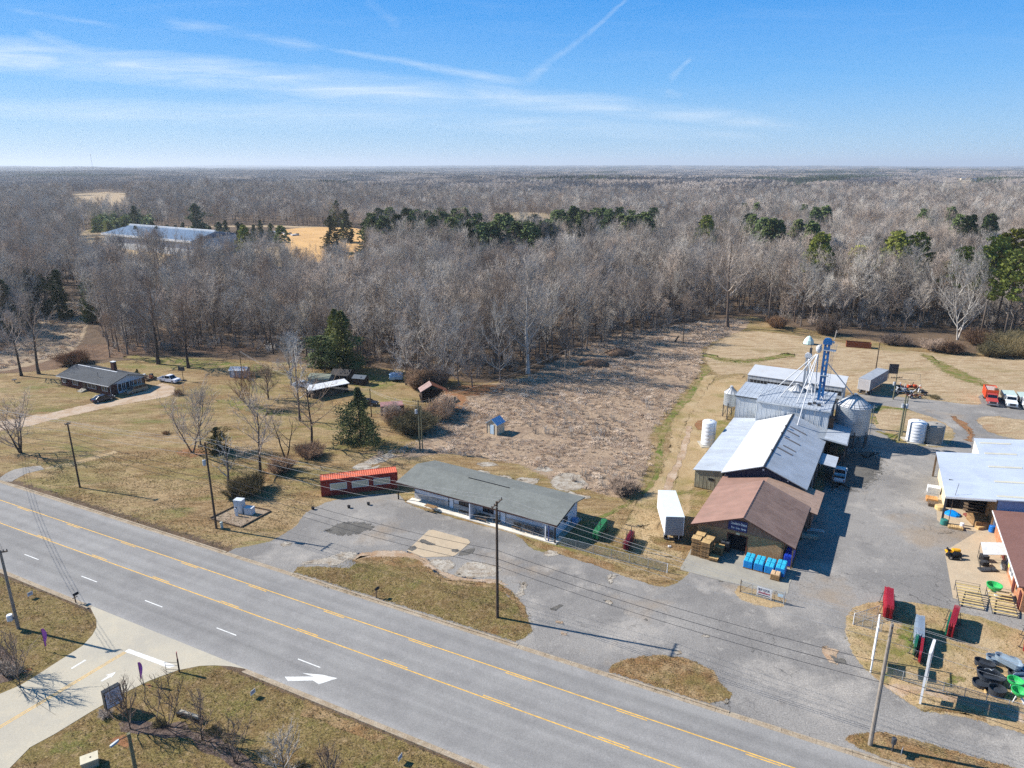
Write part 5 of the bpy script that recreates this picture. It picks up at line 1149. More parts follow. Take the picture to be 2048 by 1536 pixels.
# ---- eastern metal warehouse ------------------------------------------------------
EO = Vector((63.9, 95.1, 0)); ERZ = radians(-26.0); EF = Frame(EO, ERZ)
def warehouse():
 t = thing('metal_warehouse', 'wide blue grey metal warehouse with open loading bay on its yard side', 'building', EO, ERZ)
 sl = .13; z0 = 4.4; zt_ = lambda x: z0 + sl * x
 L = hypot(6.1, sl * 6.1)
 r1 = MB().slab((0, 0, z0 - .04), (6.15, 0, zt_(6.15) - .04), (6.15, 19.0, zt_(6.15) - .04), (0, 19.0, z0 - .04), .12).build('bay_roof', m_bluegrey, t)
 sheets(r1, 'roof_sheet', (0, 19.0, z0), (0, -1, 0), (1, 0, sl), 19.0, lambda q: -.03, lambda q: 6.2, .92, m_bluegrey, rib=.03)
 r2 = MB().slab((6.2, .0, zt_(6.2) + .0), (34, 0, zt_(34)), (34, 26.6, zt_(34)), (6.2, 26.6, zt_(6.2)), .12).build('main_roof', m_bluegrey, t)
 rs = sheets(r2, 'roof_sheet', (6.2, 26.6, zt_(6.2) + .04), (0, -1, 0), (1, 0, sl), 26.6, lambda q: -.1, lambda q: 16, .92, m_bluegrey, rib=.03)
 for (px, py, w_) in ((1989, 879, 5), (2000, 900, 5), (2009, 926, 5), (2023, 956, 5), (2030, 985, 5)):
  p = EF.to(G(px, py, 6.3)); k = MB(); x0, x1 = p.x - 2.0, p.x + 2.4
  k.hexa([(x0, p.y - .35, zt_(x0) + .05), (x1, p.y - .35, zt_(x1) + .05), (x1, p.y + .35, zt_(x1) + .05), (x0, p.y + .35, zt_(x0) + .05), (x0, p.y - .35, zt_(x0) + .1), (x1, p.y - .35, zt_(x1) + .1), (x1, p.y + .35, zt_(x1) + .1), (x0, p.y + .35, zt_(x0) + .1)])
  k.build('skylight', m_sky, r2)
 w = MB(); wall_quad(w, 6.3, 26.4, 6.3, 19.05, 0, zt_(6.3) - .1, t=.15); wl = w.build('wall', m_cream, t)
 sheets(wl, 'wall_sheet', (6.28, 26.4, 0), (0, -1, 0), (0, 0, 1), 7.4, lambda q: 0, lambda q: zt_(6.3) - .1, .92, mat('white_wall_sheet', lin(222, 218, 206), rough=.6, var=.05))
 w = MB(); wall_quad(w, .9, 18.6, .9, 6.2, 0, 4.3, t=.15); wb = w.build('bay_wall', m_cream, t)
 sheets(wb, 'wall_sheet', (.88, 18.6, 0), (0, -1, 0), (0, 0, 1), 12.4, lambda q: 0, lambda q: 4.25, .92, m_cream)
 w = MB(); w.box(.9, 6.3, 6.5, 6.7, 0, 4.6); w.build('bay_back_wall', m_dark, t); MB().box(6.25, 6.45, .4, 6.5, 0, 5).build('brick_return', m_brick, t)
 MB().box(6.5, 34, .3, .5, 0, zt_(6.4)).build('front_wall', mat('blue_grey_siding', lin(140, 156, 184), var=.06), t)
 e = MB(); e.hexa([(0, -.08, z0 - .28), (6.2, -.08, zt_(6.2) - .28), (6.2, -.01, zt_(6.2) - .28), (0, -.01, z0 - .28), (0, -.08, z0 - .02), (6.2, -.08, zt_(6.2) - .02), (6.2, -.01, zt_(6.2) - .02), (0, -.01, z0 - .02)]); e.build('eave_trim', m_white, t)
 for y in (.15, 18.6): MB().box(.0, .28, y - .1, y + .18, 0, z0 - .2).build('post', m_steel if y < 1 else m_oldwood, t)
 MB().tube((1.0, .2, 0), (1.0, .2, z0 - .3), .05).build('post', m_oldwood, t)
 k = MB(); k.tube((1.2, .6, z0), (1.5, 1.2, z0 + 1.9), .03); k.build('antenna', m_steel, t)
 s_ = MB()
 for i in range(7): s_.box(3.4, 6.0, 5.6, 6.4, .3 + i * .5, .36 + i * .5)
 s_.build('shelving', m_oldwood, t)
warehouse()
def brick_shop():
 t = thing('brick_shop', 'orange brick shop with brown shingle roof at the right edge of the yard', 'building', EF_w(6.0, -21.6), ERZ)
 H = 3.55; D = 21.6
 r = MB().slab((0, 0, H), (26, 0, H + 3.2), (26, D - .05, H + 3.2), (0, D - .05, H), .2).build('roof', m_shbrown, t)
 MB().box(-.07, .0, 0, D - .05, H - .24, H - .02).build('eave_trim', m_white, t)
 w = MB(); segs = [(.4, 3.4), (4.2, 6.4), (8.8, 12.5), (14.0, 21.2)]
 wall_quad(w, 20, .4, .7, .4, 0, 3.3, t=-.25) if False else w.box(.7, 25, .4, .65, 0, 3.4)
 for a_, b_ in segs: w.box(.7, .95, max(a_, .66), b_, 0, 3.35)
 w.box(.7, .95, .66, 21.2, 2.5, 3.35); w.box(.7, .95, 3.4, 4.2, 0, .9); w.box(.7, .95, 6.4, 8.8, 0, .8); w.build('wall', m_brick_or, t)
 MB().box(.8, .85, 3.4, 4.2, .9, 2.5).build('window', m_glass, t)
 p = MB().box(.8, .85, 6.4, 8.8, .8, 2.5).build('window', m_glass, t)
 f = MB(); f.box(.66, .84, 6.4, 6.5, .8, 2.5); f.box(.66, .84, 8.7, 8.8, .8, 2.5); f.box(.66, .84, 7.55, 7.65, .8, 2.5); f.box(.66, .84, 6.5, 8.7, .8, .9); f.build('frame', m_white, p)
 MB().box(.74, .8, 12.5, 14.0, 0, 2.5).build('door', mat('maroon_door', lin(104, 40, 36), var=.1), t)
 # poster boards on the yard wall
 for i, c_ in enumerate((lin(232, 220, 120), lin(224, 224, 228), lin(206, 214, 230), lin(230, 210, 170))):
  MB().box(.66, .69, 9.1 + i * .8, 9.7 + i * .8, 1.1, 1.9).build('poster', mat('poster_%s' % 'abcd'[i], c_, var=.3, scale=6), t)
 for y in (.75, 4.6): MB().box(.6, .69, y, y + 1.0, 0, 2.2).build('shutter', mat('dark_maroon', lin(80, 30, 30)), t)
def EF_w(x, y, z=0): return Vector((EO.x + x * cos(ERZ) - y * sin(ERZ), EO.y + x * sin(ERZ) + y * cos(ERZ), z))
brick_shop()
def awning():
 a = G(1961.5, 1084, 2.4); b = G(2008.5, 1085, 2.4); c = G(2017, 1110, 2.4); d = G(1967, 1108.7, 2.4)
 t = thing('metal_awning', 'free standing white sheet metal awning on thin posts against the brick shop', 'awning', (d.x, d.y, 0), 0)
 P_ = [q_ - Vector((d.x, d.y, 0)) for q_ in (d, c, b, a)]
 r = MB().slab(*P_, .06).build('roof', mat('chalky_sheet', lin(214, 212, 206), rough=.7, var=.15, scale=2), t)
 f = MB()
 for q_ in (P_[0], P_[1], P_[2], P_[3]): MB().tube((q_.x, q_.y, 0), (q_.x, q_.y, 2.34), .035, n=6).build('post', m_steel, t)
 for i, j in ((0, 3), (0, 1)):
  for z in (.15, 1.2): f.tube((P_[i].x, P_[i].y, z), (P_[j].x, P_[j].y, z), .025, n=4)
 f.build('rail', m_steel, t)
awning()
# ---- far plant beyond the woods ---------------------------------------------------
def plant():
 z = 9.0; A = G(470, 461, z); B = G(383, 486, z); Cc = G(208, 464, z)
 # front face from the left corner to the near corner; depth behind it
 o = G(208, 466, z); n_ = G(383, 482, z); d = (n_ - o); rz = atan2(d.y, d.x); L = hypot(d.x, d.y)
 r_ = G(472, 466, z) - n_; D = hypot(r_.x, r_.y)
 h0 = hz(n_.x, n_.y)
 t = thing('factory', 'large white and blue roofed factory building beyond the front belt of woods', 'building', (o.x, o.y, h0 - 2), rz)
 ang = atan2(r_.y, r_.x) - rz; ux, uy = cos(ang), sin(ang); H = z - h0 + 2
 base = [(0, 0), (L, 0), (L + ux * D, uy * D), (ux * D, uy * D)]
 w = MB().prism(base, 0, H - .4).build('wall', m_siding, t)
 mid = .52
 Rr = [(ux * D * mid, uy * D * mid), (L + ux * D * mid, uy * D * mid)]
 mpr = mat('pale_blue_factory_roof', lin(98, 118, 140), rough=.7, var=.08, scale=.02, spec=.15)
 r = MB(); r.poly([(-1, -1, H), (L + 1, -1, H), (*Rr[1], H + 3), (*Rr[0], H + 3)]); r.poly([(*Rr[0], H + 3), (*Rr[1], H + 3), (*base[2], H), (*base[3], H)]); r.poly([(-1, -1, H), (*Rr[0], H + 3), (*base[3], H)]); r.poly([(L + 1, -1, H), (*base[2], H), (*Rr[1], H + 3)])
 rf = r.build('roof', mpr, t)
 k = MB(); k.tube((*Rr[0], H + 3.3), (*Rr[1], H + 3.3), .8, n=4); k.build('ridge_cap', m_white, rf); MB().box(-1, L + 1, -1.6, -1.02, H - 1.0, H + .2).build('fascia', m_white, t)
 for i in range(5): MB().box(L * (.35 + i * .12), L * (.35 + i * .12) + 4, -.3, -.02, 1.5, 6).build('dock_door', m_white, t)
plant()
# ================================================================== VEGETATION
def tree_mat(name, c1, c2, rand=.25, rough=.9, scale=1.0):
 m = bpy.data.materials.new(name); m.use_nodes = True; N = NT(m.node_tree); N.n.clear()
 out = N.new('ShaderNodeOutputMaterial'); b = N.new('ShaderNodeBsdfPrincipled'); N.l.new(b.outputs[0], out.inputs[0])
 b.inputs['Roughness'].default_value = rough; b.inputs['Specular IOR Level'].default_value = .15
 oi = N.new('ShaderNodeObjectInfo'); c = N.mix(oi.outputs['Random'], c1, c2)
 r2 = N.m('FRACT', N.m('MULTIPLY', oi.outputs['Random'], 7.31))
 c = N.mix(1.0, c, N.mix(r2, (1 - rand,) * 3, (1 + rand,) * 3), 'MULTIPLY')
 N.l.new(c, b.inputs['Base Color']); MATS[name] = m; return m
m_bark = tree_mat('grey_bark', lin(124, 112, 102), lin(96, 82, 72))
m_twig = tree_mat('bare_twigs', lin(182, 175, 164), lin(162, 144, 128), .24)
m_twigpale = tree_mat('pale_twigs', lin(188, 183, 174), lin(174, 166, 156), .1)
m_barkpale = tree_mat('pale_bark', lin(184, 178, 170), lin(168, 160, 150), .1)
m_twigdark = tree_mat('dark_twigs', lin(144, 126, 110), lin(130, 110, 94), .15)
m_barkdark = tree_mat('dark_bark', lin(84, 74, 66), lin(72, 62, 54), .15)
m_pinen = tree_mat('pine_needles', lin(142, 142, 62), lin(108, 120, 60), .2)
m_cedar = tree_mat('cedar_foliage', lin(120, 122, 70), lin(112, 118, 70), .12)
m_dkgrn = tree_mat('dark_evergreen_foliage', lin(80, 90, 56), lin(94, 100, 62), .2)
m_bamboo = tree_mat('bamboo_foliage', lin(170, 172, 112), lin(150, 158, 104), .15)
m_brush = tree_mat('dead_vines', lin(222, 204, 182), lin(200, 176, 152), .18)
m_shrub = tree_mat('brown_shrub_twigs', lin(150, 120, 94), lin(136, 110, 88), .15)
m_shrubg = tree_mat('mixed_shrub_twigs', lin(132, 118, 86), lin(112, 104, 76), .15)

def rv(r, s=1.0): return Vector((r.uniform(-s, s), r.uniform(-s, s), r.uniform(-s, s)))
def blade(mb, p, q, w):
 d = q - p; n = d.cross(Vector((.3, .5, .8))); n = n.normalized() * w if n.length > 1e-6 else Vector((w, 0, 0))
 i = len(mb.v); mb.v += [tuple(p - n), tuple(p + n), tuple(q)]; mb.f.append((i, i + 1, i + 2))
def bare_tree(seed, H=20, spread=6.5, r0=.26, clear=.35, limbs=12, sub=6, subsub=5, tw=5, twl=1.3, tww=.03, fork=.0, up=.55, droop=0):
 """trunk and crown of a leafless tree"""
 r = random.Random(seed); T, K = MB(), MB()
 stems = 1 if not fork else int(fork)
 for s_ in range(stems):
  lean = Vector((r.uniform(-.06, .06), r.uniform(-.06, .06), 0)) if stems == 1 else Vector((cos(s_ * 2 * pi / stems + r.random()), sin(s_ * 2 * pi / stems + r.random()), 0)) * r.uniform(.25, .5)
  n = 8; pts = []; p = Vector((0, 0, -.3)); top = H * r.uniform(.78, .88)
  for i in range(n + 1):
   pts.append(p.copy()); k = 1 - i / n * .4
   p = p + (Vector((lean.x, lean.y, 1)) * k + Vector((r.uniform(-.08, .08), r.uniform(-.08, .08), 1 - k))) * (top / n)
  rad = lambda t: r0 / sqrt(stems) * (1 - .86 * t) + .02
  for i in range(n): T.tube(pts[i], pts[i + 1], rad(i / n) * (1.35 if i == 0 else 1), rad((i + 1) / n), 7, caps=(i == n - 1))
  def at(t): t = min(.999, t) * n; i = int(t); return pts[i].lerp(pts[i + 1], t - i)
  nl = max(3, limbs // stems)
  for j in range(nl):
   t = clear + (1 - clear) * ((j + r.random()) / nl); b = at(t)
   az = j * 2.4 + r.uniform(-.6, .6); rel = (t - clear) / (1 - clear)
   Ln = spread * (.42 + .62 * sin(pi * min(1, rel * .82 + .14)) ** .8) * r.uniform(.7, 1.2); el = radians(16 + 50 * rel) * r.uniform(.7, 1.25) + up * .3
   d = Vector((cos(az) * cos(el), sin(az) * cos(el), sin(el)))
   pp = [b]; q = b.copy(); dd = d.copy()
   for i in range(4):
    dd = (dd + rv(r, .18) + Vector((0, 0, up * .22 - droop * i * .2))).normalized(); q = q + dd * Ln / 4; pp.append(q.copy())
   rl = rad(t) * .55 + .02
   for i in range(4): K.tube(pp[i], pp[i + 1], rl * (1 - .22 * i), rl * (1 - .22 * (i + 1)) + .008, 4, caps=False)
   for k in range(sub):
    u = .25 + .75 * (k + r.random()) / sub; ii = min(3, int(u * 4)); b2 = pp[ii].lerp(pp[ii + 1], u * 4 - ii)
    d2 = (d * .7 + rv(r, .9) + Vector((0, 0, up))).normalized(); L2 = Ln * r.uniform(.28, .5)
    q2 = b2 + d2 * L2 * .55; q3 = q2 + (d2 + rv(r, .4) + Vector((0, 0, .2))).normalized() * L2 * .45
    rr = .035 + rl * .12; K.tube(b2, q2, rr, rr * .6, 3, caps=False); K.tube(q2, q3, rr * .6, .014, 3, caps=False)
    for m_ in range(subsub):
     u2 = .2 + .8 * (m_ + r.random()) / subsub; b3 = b2.lerp(q2, u2 / .55) if u2 < .55 else q2.lerp(q3, (u2 - .55) / .45)
     d3 = (d2 * .6 + rv(r, .9) + Vector((0, 0, up * .8))).normalized(); L3 = twl * r.uniform(.7, 1.3); e = b3 + d3 * L3
     blade(K, b3, e, tww * 1.1)
     for w_ in range(tw):
      b4 = b3.lerp(e, r.uniform(.2, .95)); blade(K, b4, b4 + (d3 + rv(r, .9) + Vector((0, 0, up * .4))).normalized() * L3 * r.uniform(.4, .8), tww * .8)
 return T, K
def foliage_blob(mb, r, c, rad, n, size, flat=.7):
 for _ in range(n):
  v = rv(r, 1)
  if v.length > 1 or v.length < .05: v = v.normalized() * r.random()
  p = c + Vector((v.x * rad, v.y * rad, v.z * rad * flat)); a = rv(r, 1).normalized() * size; b = a.orthogonal().normalized() * size * r.uniform(.5, .9)
  i = len(mb.v); mb.v += [tuple(p - a), tuple(p + b), tuple(p + a), tuple(p - b)]; mb.f.append((i, i + 1, i + 2, i + 3))
def pine_tree(seed, H=22, crown=.5, R=3.6, n=58, leaf=.46, per=52):
 r = random.Random(seed); T, K = MB(), MB(); x = Vector((r.uniform(-.5, .5), r.uniform(-.5, .5), H))
 T.tube((0, 0, -.3), tuple(x * .5 * Vector((1, 1, 1)).x if False else (x.x * .5, x.y * .5, H * .5)), .28, .2, 7); T.tube((x.x * .5, x.y * .5, H * .5), (x.x, x.y, H * .96), .2, .05, 6)
 for k in range(n):
  t = k / n; z = H * (crown + (1 - crown) * t); ra = R * (1 - t ** 1.6 * .8) * r.uniform(.45, 1.0); az = k * 2.4 + r.random()
  c = Vector((x.x * z / H + cos(az) * ra, x.y * z / H + sin(az) * ra, z + r.uniform(-.4, .4)))
  T.tube((x.x * z / H, x.y * z / H, z - .6), tuple(c), .06, .02, 3, caps=False); foliage_blob(K, r, c, r.uniform(.9, 1.5), per, leaf * r.uniform(.7, 1.2), .55)
 return T, K
def cone_tree(seed, H=11, R=3.3, n=2600, leaf=.26, top=.05, clear=.03, pw=.9):
 r = random.Random(seed); T, K = MB(), MB(); T.tube((0, 0, -.2), (0, 0, H * .93), .2, .03, 6)
 lob = [(r.uniform(0, 2 * pi), r.uniform(.0, 1), r.choice([.55, .7, 1.2, 1.35])) for _ in range(46)]
 for k in range(n):
  t = r.random() ** 1.35; z = H * (clear + (1 - clear) * t); az = r.uniform(0, 2 * pi)
  m_ = 1.0
  for a_, tt, g in lob:
   if abs(t - tt) < .09 and cos(az - a_) > .6: m_ *= g
  ra = R * ((1 - t) ** pw * (1 - top) + top) * m_ * (r.random() ** .35) * r.uniform(.85, 1.1)
  p = Vector((cos(az) * ra, sin(az) * ra, z)); a = (Vector((cos(az), sin(az), r.uniform(-.2, .7))) + rv(r, .5)).normalized() * leaf; b = a.orthogonal().normalized() * leaf * .45
  i = len(K.v); K.v += [tuple(p - a), tuple(p + b), tuple(p + a), tuple(p - b)]; K.f.append((i, i + 1, i + 2, i + 3))
 return T, K
def shrub_mesh(seed, R=1.5, H=1.6, stems=40, tw=9, tww=.02, up=.8):
 r = random.Random(seed); K = MB()
 for s_ in range(stems):
  az = r.uniform(0, 2 * pi); q = r.random() ** .5; b = Vector((cos(az), sin(az), 0)) * R * q * .5; e = Vector((cos(az) * R * q, sin(az) * R * q, H * (1 - .45 * q * q) * r.uniform(.75, 1.05)))
  e = e * (1 + .28 * sin(az * 3 + seed) * q) * r.choice([1, 1, 1, 1.18, .8]); K.tube(b, b.lerp(e, .6), .03, .018, 3, caps=False)
  for k in range(tw):
   p = b.lerp(e, r.uniform(.25, 1)); d = ((e - b).normalized() * .5 + rv(r, .9) + Vector((0, 0, up * .5))).normalized(); L = r.uniform(.3, .75) * R * .5; q_ = p + d * L; blade(K, p, q_, tww * 1.2)
   for w_ in range(3): p2 = p.lerp(q_, r.uniform(.3, .9)); blade(K, p2, p2 + (d + rv(r, .9)).normalized() * L * .55, tww)
 return K
def make_tree(name, label, cat, loc, TK, mb_, mc, group=None, rz=0, scale=1.0):
 t = thing(name, label, cat, loc, rz, group); t.scale = (scale,) * 3 if not hasattr(scale, '__len__') else scale
 TK[0].build('trunk', mb_, t, smooth=True); TK[1].build('crown', mc, t); return t
def tree_px(name, label, cat, bx, by, ty, gen, mb_=None, mc=None, group=None, Hgen=None, k=1.0):
 p = G(bx, by); h = height_at(bx, by, ty) * k; TK = gen(h); return make_tree(name, label, cat, (p.x, p.y, 0), TK, mb_ or m_bark, mc or m_twig, group, rz=(bx * 7.7) % 6.28)

# ---- single trees of the yard and the road side ---------------------------------
yt = 'bare yard trees'
tree_px('bare_tree', 'bare spreading yard tree with pruned limbs behind the round brown bushes, leftmost of three', 'tree', 520, 945, 800, lambda h: bare_tree(1, h, h * .46, .26, .22, 15, 6, 5, 4, 1.1, .02, up=.45), m_barkdark, m_twig)
tree_px('bare_tree', 'slender bare V shaped tree between two larger ones above the round bushes', 'tree', 572, 918, 815, lambda h: bare_tree(2, h, h * .42, .2, .3, 9, 4, 3, 3, 1.0, .022, fork=2, up=.6), m_barkdark, m_twigdark)
tree_px('bare_tree', 'dark bare tree with drooping lower limbs, rightmost of the three yard trees', 'tree', 625, 893, 735, lambda h: bare_tree(3, h, h * .44, .24, .28, 14, 6, 5, 4, 1.1, .02, up=.3), m_barkdark, m_twigdark)
tree_px('bare_tree', 'tall thin pale tree in the middle of the back yard near the carport', 'tree', 600, 842, 660, lambda h: bare_tree(4, h, h * .24, .22, .25, 13, 5, 4, 4, 1.2, .022, up=.6), m_bark, m_twigpale)
tree_px('bare_tree', 'finely twigged bare tree with a double stem beside the dark evergreen bush', 'tree', 385, 905, 795, lambda h: bare_tree(5, h, h * .5, .2, .12, 18, 7, 6, 5, 1.0, .016, fork=2, up=.6), m_bark, m_twig)
tree_px('bare_tree', 'small companion tree right behind the double stemmed yard tree', 'tree', 402, 893, 792, lambda h: bare_tree(6, h, h * .42, .15, .15, 15, 6, 6, 5, 1.0, .016, up=.7), m_bark, m_twig)
tree_px('bare_tree', 'wide low fruit tree with a short trunk at the left edge of the yard', 'tree', 42, 906, 818, lambda h: bare_tree(7, h, h * .72, .3, .10, 16, 7, 6, 5, 1.0, .02, fork=3, up=.45), m_barkdark, m_twig)
tree_px('bare_tree', 'topped tree with broken stub limbs beside the left of the long dark shrub', 'tree', 458, 972, 862, lambda h: bare_tree(8, h, h * .28, .22, .25, 8, 3, 2, 2, .8, .02, up=.9), m_bark, m_twigpale)
tree_px('bare_tree', 'round crowned small dark tree on the lawn left of the carport', 'tree', 537, 799, 735, lambda h: bare_tree(9, h, h * .46, .2, .15, 14, 6, 6, 6, .9, .02, up=.5), m_barkdark, m_twigdark)
tree_px('bare_tree', 'bushy vase shaped tree of many stems in front of the grey garden shed', 'tree', 497, 814, 755, lambda h: bare_tree(10, h, h * .72, .12, .05, 20, 7, 6, 5, .9, .018, fork=5, up=.9), m_bark, m_shrub)
tree_px('bare_tree', 'small grey tree between the carport and the tall thin yard tree', 'tree', 583, 770, 680, lambda h: bare_tree(11, h, h * .36, .2, .2, 13, 6, 6, 5, 1.1, .02, up=.6), m_bark, m_twigpale)
tree_px('bare_tree', 'tall leaning bare tree at the left frame edge behind the house lawn', 'tree', 43, 752, 630, lambda h: bare_tree(12, h, h * .32, .32, .45, 12, 6, 5, 5, 1.3, .025, up=.5), m_barkdark, m_twig)
tree_px('bare_tree', 'tall forked bare tree just left of the brick ranch house', 'tree', 78, 748, 595, lambda h: bare_tree(13, h, h * .34, .36, .35, 14, 6, 5, 5, 1.4, .025, up=.45), m_barkdark, m_twig)
tree_px('bare_tree', 'heavy limbed dark tree at the wood edge behind the white pickup', 'tree', 317, 728, 560, lambda h: bare_tree(14, h, h * .36, .45, .25, 14, 7, 6, 5, 1.4, .026, up=.35), m_barkdark, m_twigdark)
tree_px('bare_tree', 'dark bare tree standing on the green grass behind the basketball pole', 'tree', 377, 736, 600, lambda h: bare_tree(15, h, h * .34, .38, .3, 14, 7, 6, 5, 1.4, .026, up=.4), m_barkdark, m_twigdark)
tree_px('bare_tree', 'big pale barked tree at the corner of the woods above the dead brush', 'tree', 1056, 747, 530, lambda h: bare_tree(16, h, h * .32, .5, .22, 18, 8, 7, 6, 1.7, .03, up=.5), m_barkpale, m_twigpale)
tree_px('bare_tree', 'round dome shaped pale tree standing alone at the far right of the wood edge', 'tree', 1915, 680, 533, lambda h: bare_tree(17, h, h * .48, .3, .12, 26, 9, 9, 6, 1.5, .026, fork=2, up=.7), m_barkpale, m_twigpale)
tree_px('bare_tree', 'large open crowned tree standing forward of the woods right of centre', 'tree', 1455, 655, 440, lambda h: bare_tree(18, h, h * .30, .5, .35, 16, 8, 7, 5, 1.8, .032, up=.45), m_bark, m_twig)
for i, (bx, by, ty, lab) in enumerate([(262, 1458, 1375, 'thin young tree in front of the roadside sign board'), (337, 1455, 1372, 'multi stemmed young tree in the mulch bed right of the sign board'), (404, 1480, 1400, 'young bare tree in the mulch bed under the low sign'), (568, 1552, 1468, 'spindly pale sapling at the bottom edge right of the mulch bed'), (470, 1525, 1448, 'bushy young tree at the lower end of the mulch bed'), (10, 1350, 1275, 'bare shrub like tree in the mulch bed at the left edge'), (40, 1375, 1290, 'young bare tree beside the kerb of the side street'), (660, 1575, 1505, 'low bare sapling at the bottom edge of the near verge')]):
 tree_px('young_tree', lab, 'tree', bx, by, ty, lambda h, i=i: bare_tree(40 + i, h, h * .55, .045, .18, 14, 6, 5, 4, .5, .006, fork=(4 if i in (1, 4, 5) else 0), up=.7), m_barkdark, m_twigpale if i == 3 else m_twigdark, 'young trees on the near verge')
for i, (x, y, ty, lab) in enumerate([(812, 770, 640, 'thin vine hung sapling right of the light blue trailer'), (840, 772, 610, 'tall twiggy sapling behind the collapsed barn'), (862, 762, 600, 'twin stemmed tree at the wood edge behind the collapsed barn'), (892, 768, 630, 'vine draped tree right of the collapsed barn'), (918, 772, 620, 'slim tree at the wood edge left of the big pale barked one'), (945, 775, 640, 'short slim tree at the wood edge above the vine mound'), (1000, 765, 600, 'grey tree just left of the big pale barked one')]):
 tree_px('bare_tree', lab, 'tree', x, y, ty, lambda h, i=i: bare_tree(60 + i, h, h * .28, .16, .15, 16, 6, 6, 5, 1.2, .022, fork=2 if i % 2 else 0, up=.6), m_bark, m_twig if i % 2 else m_twigpale)
# evergreen trees ------------------------------------------------------------------
def eg(name, lab, bx, by, ty, R, seed, m=m_cedar, pw=.75, n=6500, leaf=.22, **k):
 tree_px(name, lab, 'tree', bx, by, ty, lambda h: cone_tree(seed, h, R, n, leaf, pw=pw, **k), m_barkdark, m)
eg('cedar_tree', 'dense cone shaped cedar standing in the lawn above the red container', 722, 888, 775, 3.9, 1, m_dkgrn, .8, 9000, .2)
eg('cedar_tree', 'tall olive green conifer behind the carport, right one of the close pair', 690, 748, 622, 4.6, 2, m_cedar, .55, 9000, .3, clear=.1)
eg('cedar_tree', 'dark broad conifer behind the barrel roofed shed, left one of the pair', 650, 745, 672, 4.8, 3, m_dkgrn, .45, 6500, .3, clear=.12)
eg('cedar_tree', 'taller thin topped conifer rising behind the close pair', 676, 735, 618, 3.2, 4, m_cedar, .5, 4500, .3)
eg('cedar_tree', 'small dark evergreen bush tree behind the roadside pole on the lawn', 437, 905, 855, 2.4, 5, m_dkgrn, .45, 4500, .16)
eg('cedar_tree', 'tiny upright evergreen beside the back corner of the ranch house', 275, 748, 738, .6, 6, m_dkgrn, .8, 500, .12)
# bushes ------------------------------------------------------------------------------
def bush(lab, bx, by, w, h, m, seed, stems=90, tw=12, tww=.012, name='shrub', cat='shrub', sy=.7):
 p = G(bx, by); t = thing(name, lab, cat, (p.x, p.y, 0), seed)
 shrub_mesh(seed, w, h, stems, tw, tww).build('branches', m, t); t.scale = (1, 1, 1)
 return t
bush('long dark green brown shrub beside the road pole, left of the cabinets', 497, 985, 3.0, 2.5, m_shrubg, 1, 190, 22, .02)
bush('left part of the roadside shrub mass, darker and lower', 470, 992, 1.8, 1.8, m_shrubg, 2, 130, 20, .02)
bush('rounded reddish brown bush between the two leafless yard trees', 562, 942, 2.4, 1.9, m_shrub, 3, 240, 20, .014)
bush('rounded brown bush uphill of the other round one', 622, 912, 2.6, 2.0, m_shrub, 4, 240, 20, .014)
bush('big dark tangle of bushes left of the double pole', 830, 862, 4.2, 3.4, m_shrubg, 5, 280, 26, .03)
bush('brown thicket in front of the collapsed barn', 800, 850, 3.4, 3.2, m_shrub, 6, 240, 22, .022)
bush('vine covered mound right of the collapsed barn', 880, 838, 3.2, 3.4, m_brush, 7, 260, 22, .022)
bush('tall vine covered clump behind the vine mound', 893, 822, 2.4, 3.6, m_brush, 8, 180, 20, .022)
bush('tall tangled saplings right of the light blue trailer', 838, 776, 3.2, 4.2, m_shrub, 9, 260, 22, .02)
bush('wide thicket at the wood edge right of the trailer', 872, 768, 3.8, 3.6, m_twigdark, 10, 260, 22, .02)
bush('upright twiggy saplings behind the red shed wall by the tangle', 785, 845, 2.6, 4.0, m_brush, 11, 150, 16, .014)
bush('small brown bush on the lawn near the drive bend', 357, 790, 1.3, 1.2, m_shrub, 12, 90, 12, .014)
bush('low tuft shrub on the lawn between house and big pole tree', 332, 868, .9, .6, m_shrub, 13, 50, 10, .012)
bush('low brown shrub heap by the wood edge behind the house', 150, 728, 4.0, 2.6, m_shrub, 14, 200, 20, .025)
bush('dead shrub clump at the right end of the dead brush field', 1245, 985, 2.4, 1.8, m_twigdark, 15, 200, 20, .02)
bush('small green bush on the dry grass by the back road', 1870, 797, 1.2, .7, m_shrubg, 16, 60, 12, .015)
for i, (x, y, lab) in enumerate([(430, 1466, 'low dark juniper in the mulch bed'), (318, 1450, 'small green shrub below the sign board'), (600, 1536, 'dark shrub at the bottom edge of the verge'), (30, 1345, 'dense grey shrub heap in the left mulch bed'), (5, 1335, 'dead ornamental grass clump at the left frame edge'), (210, 1432, 'weedy clump at the left post of the sign board')]):
 bush(lab, x, y, .7 if i != 3 else 1.1, .5 if i != 3 else .9, m_shrubg if i < 3 else m_twig, 30 + i, 70, 12, .012)
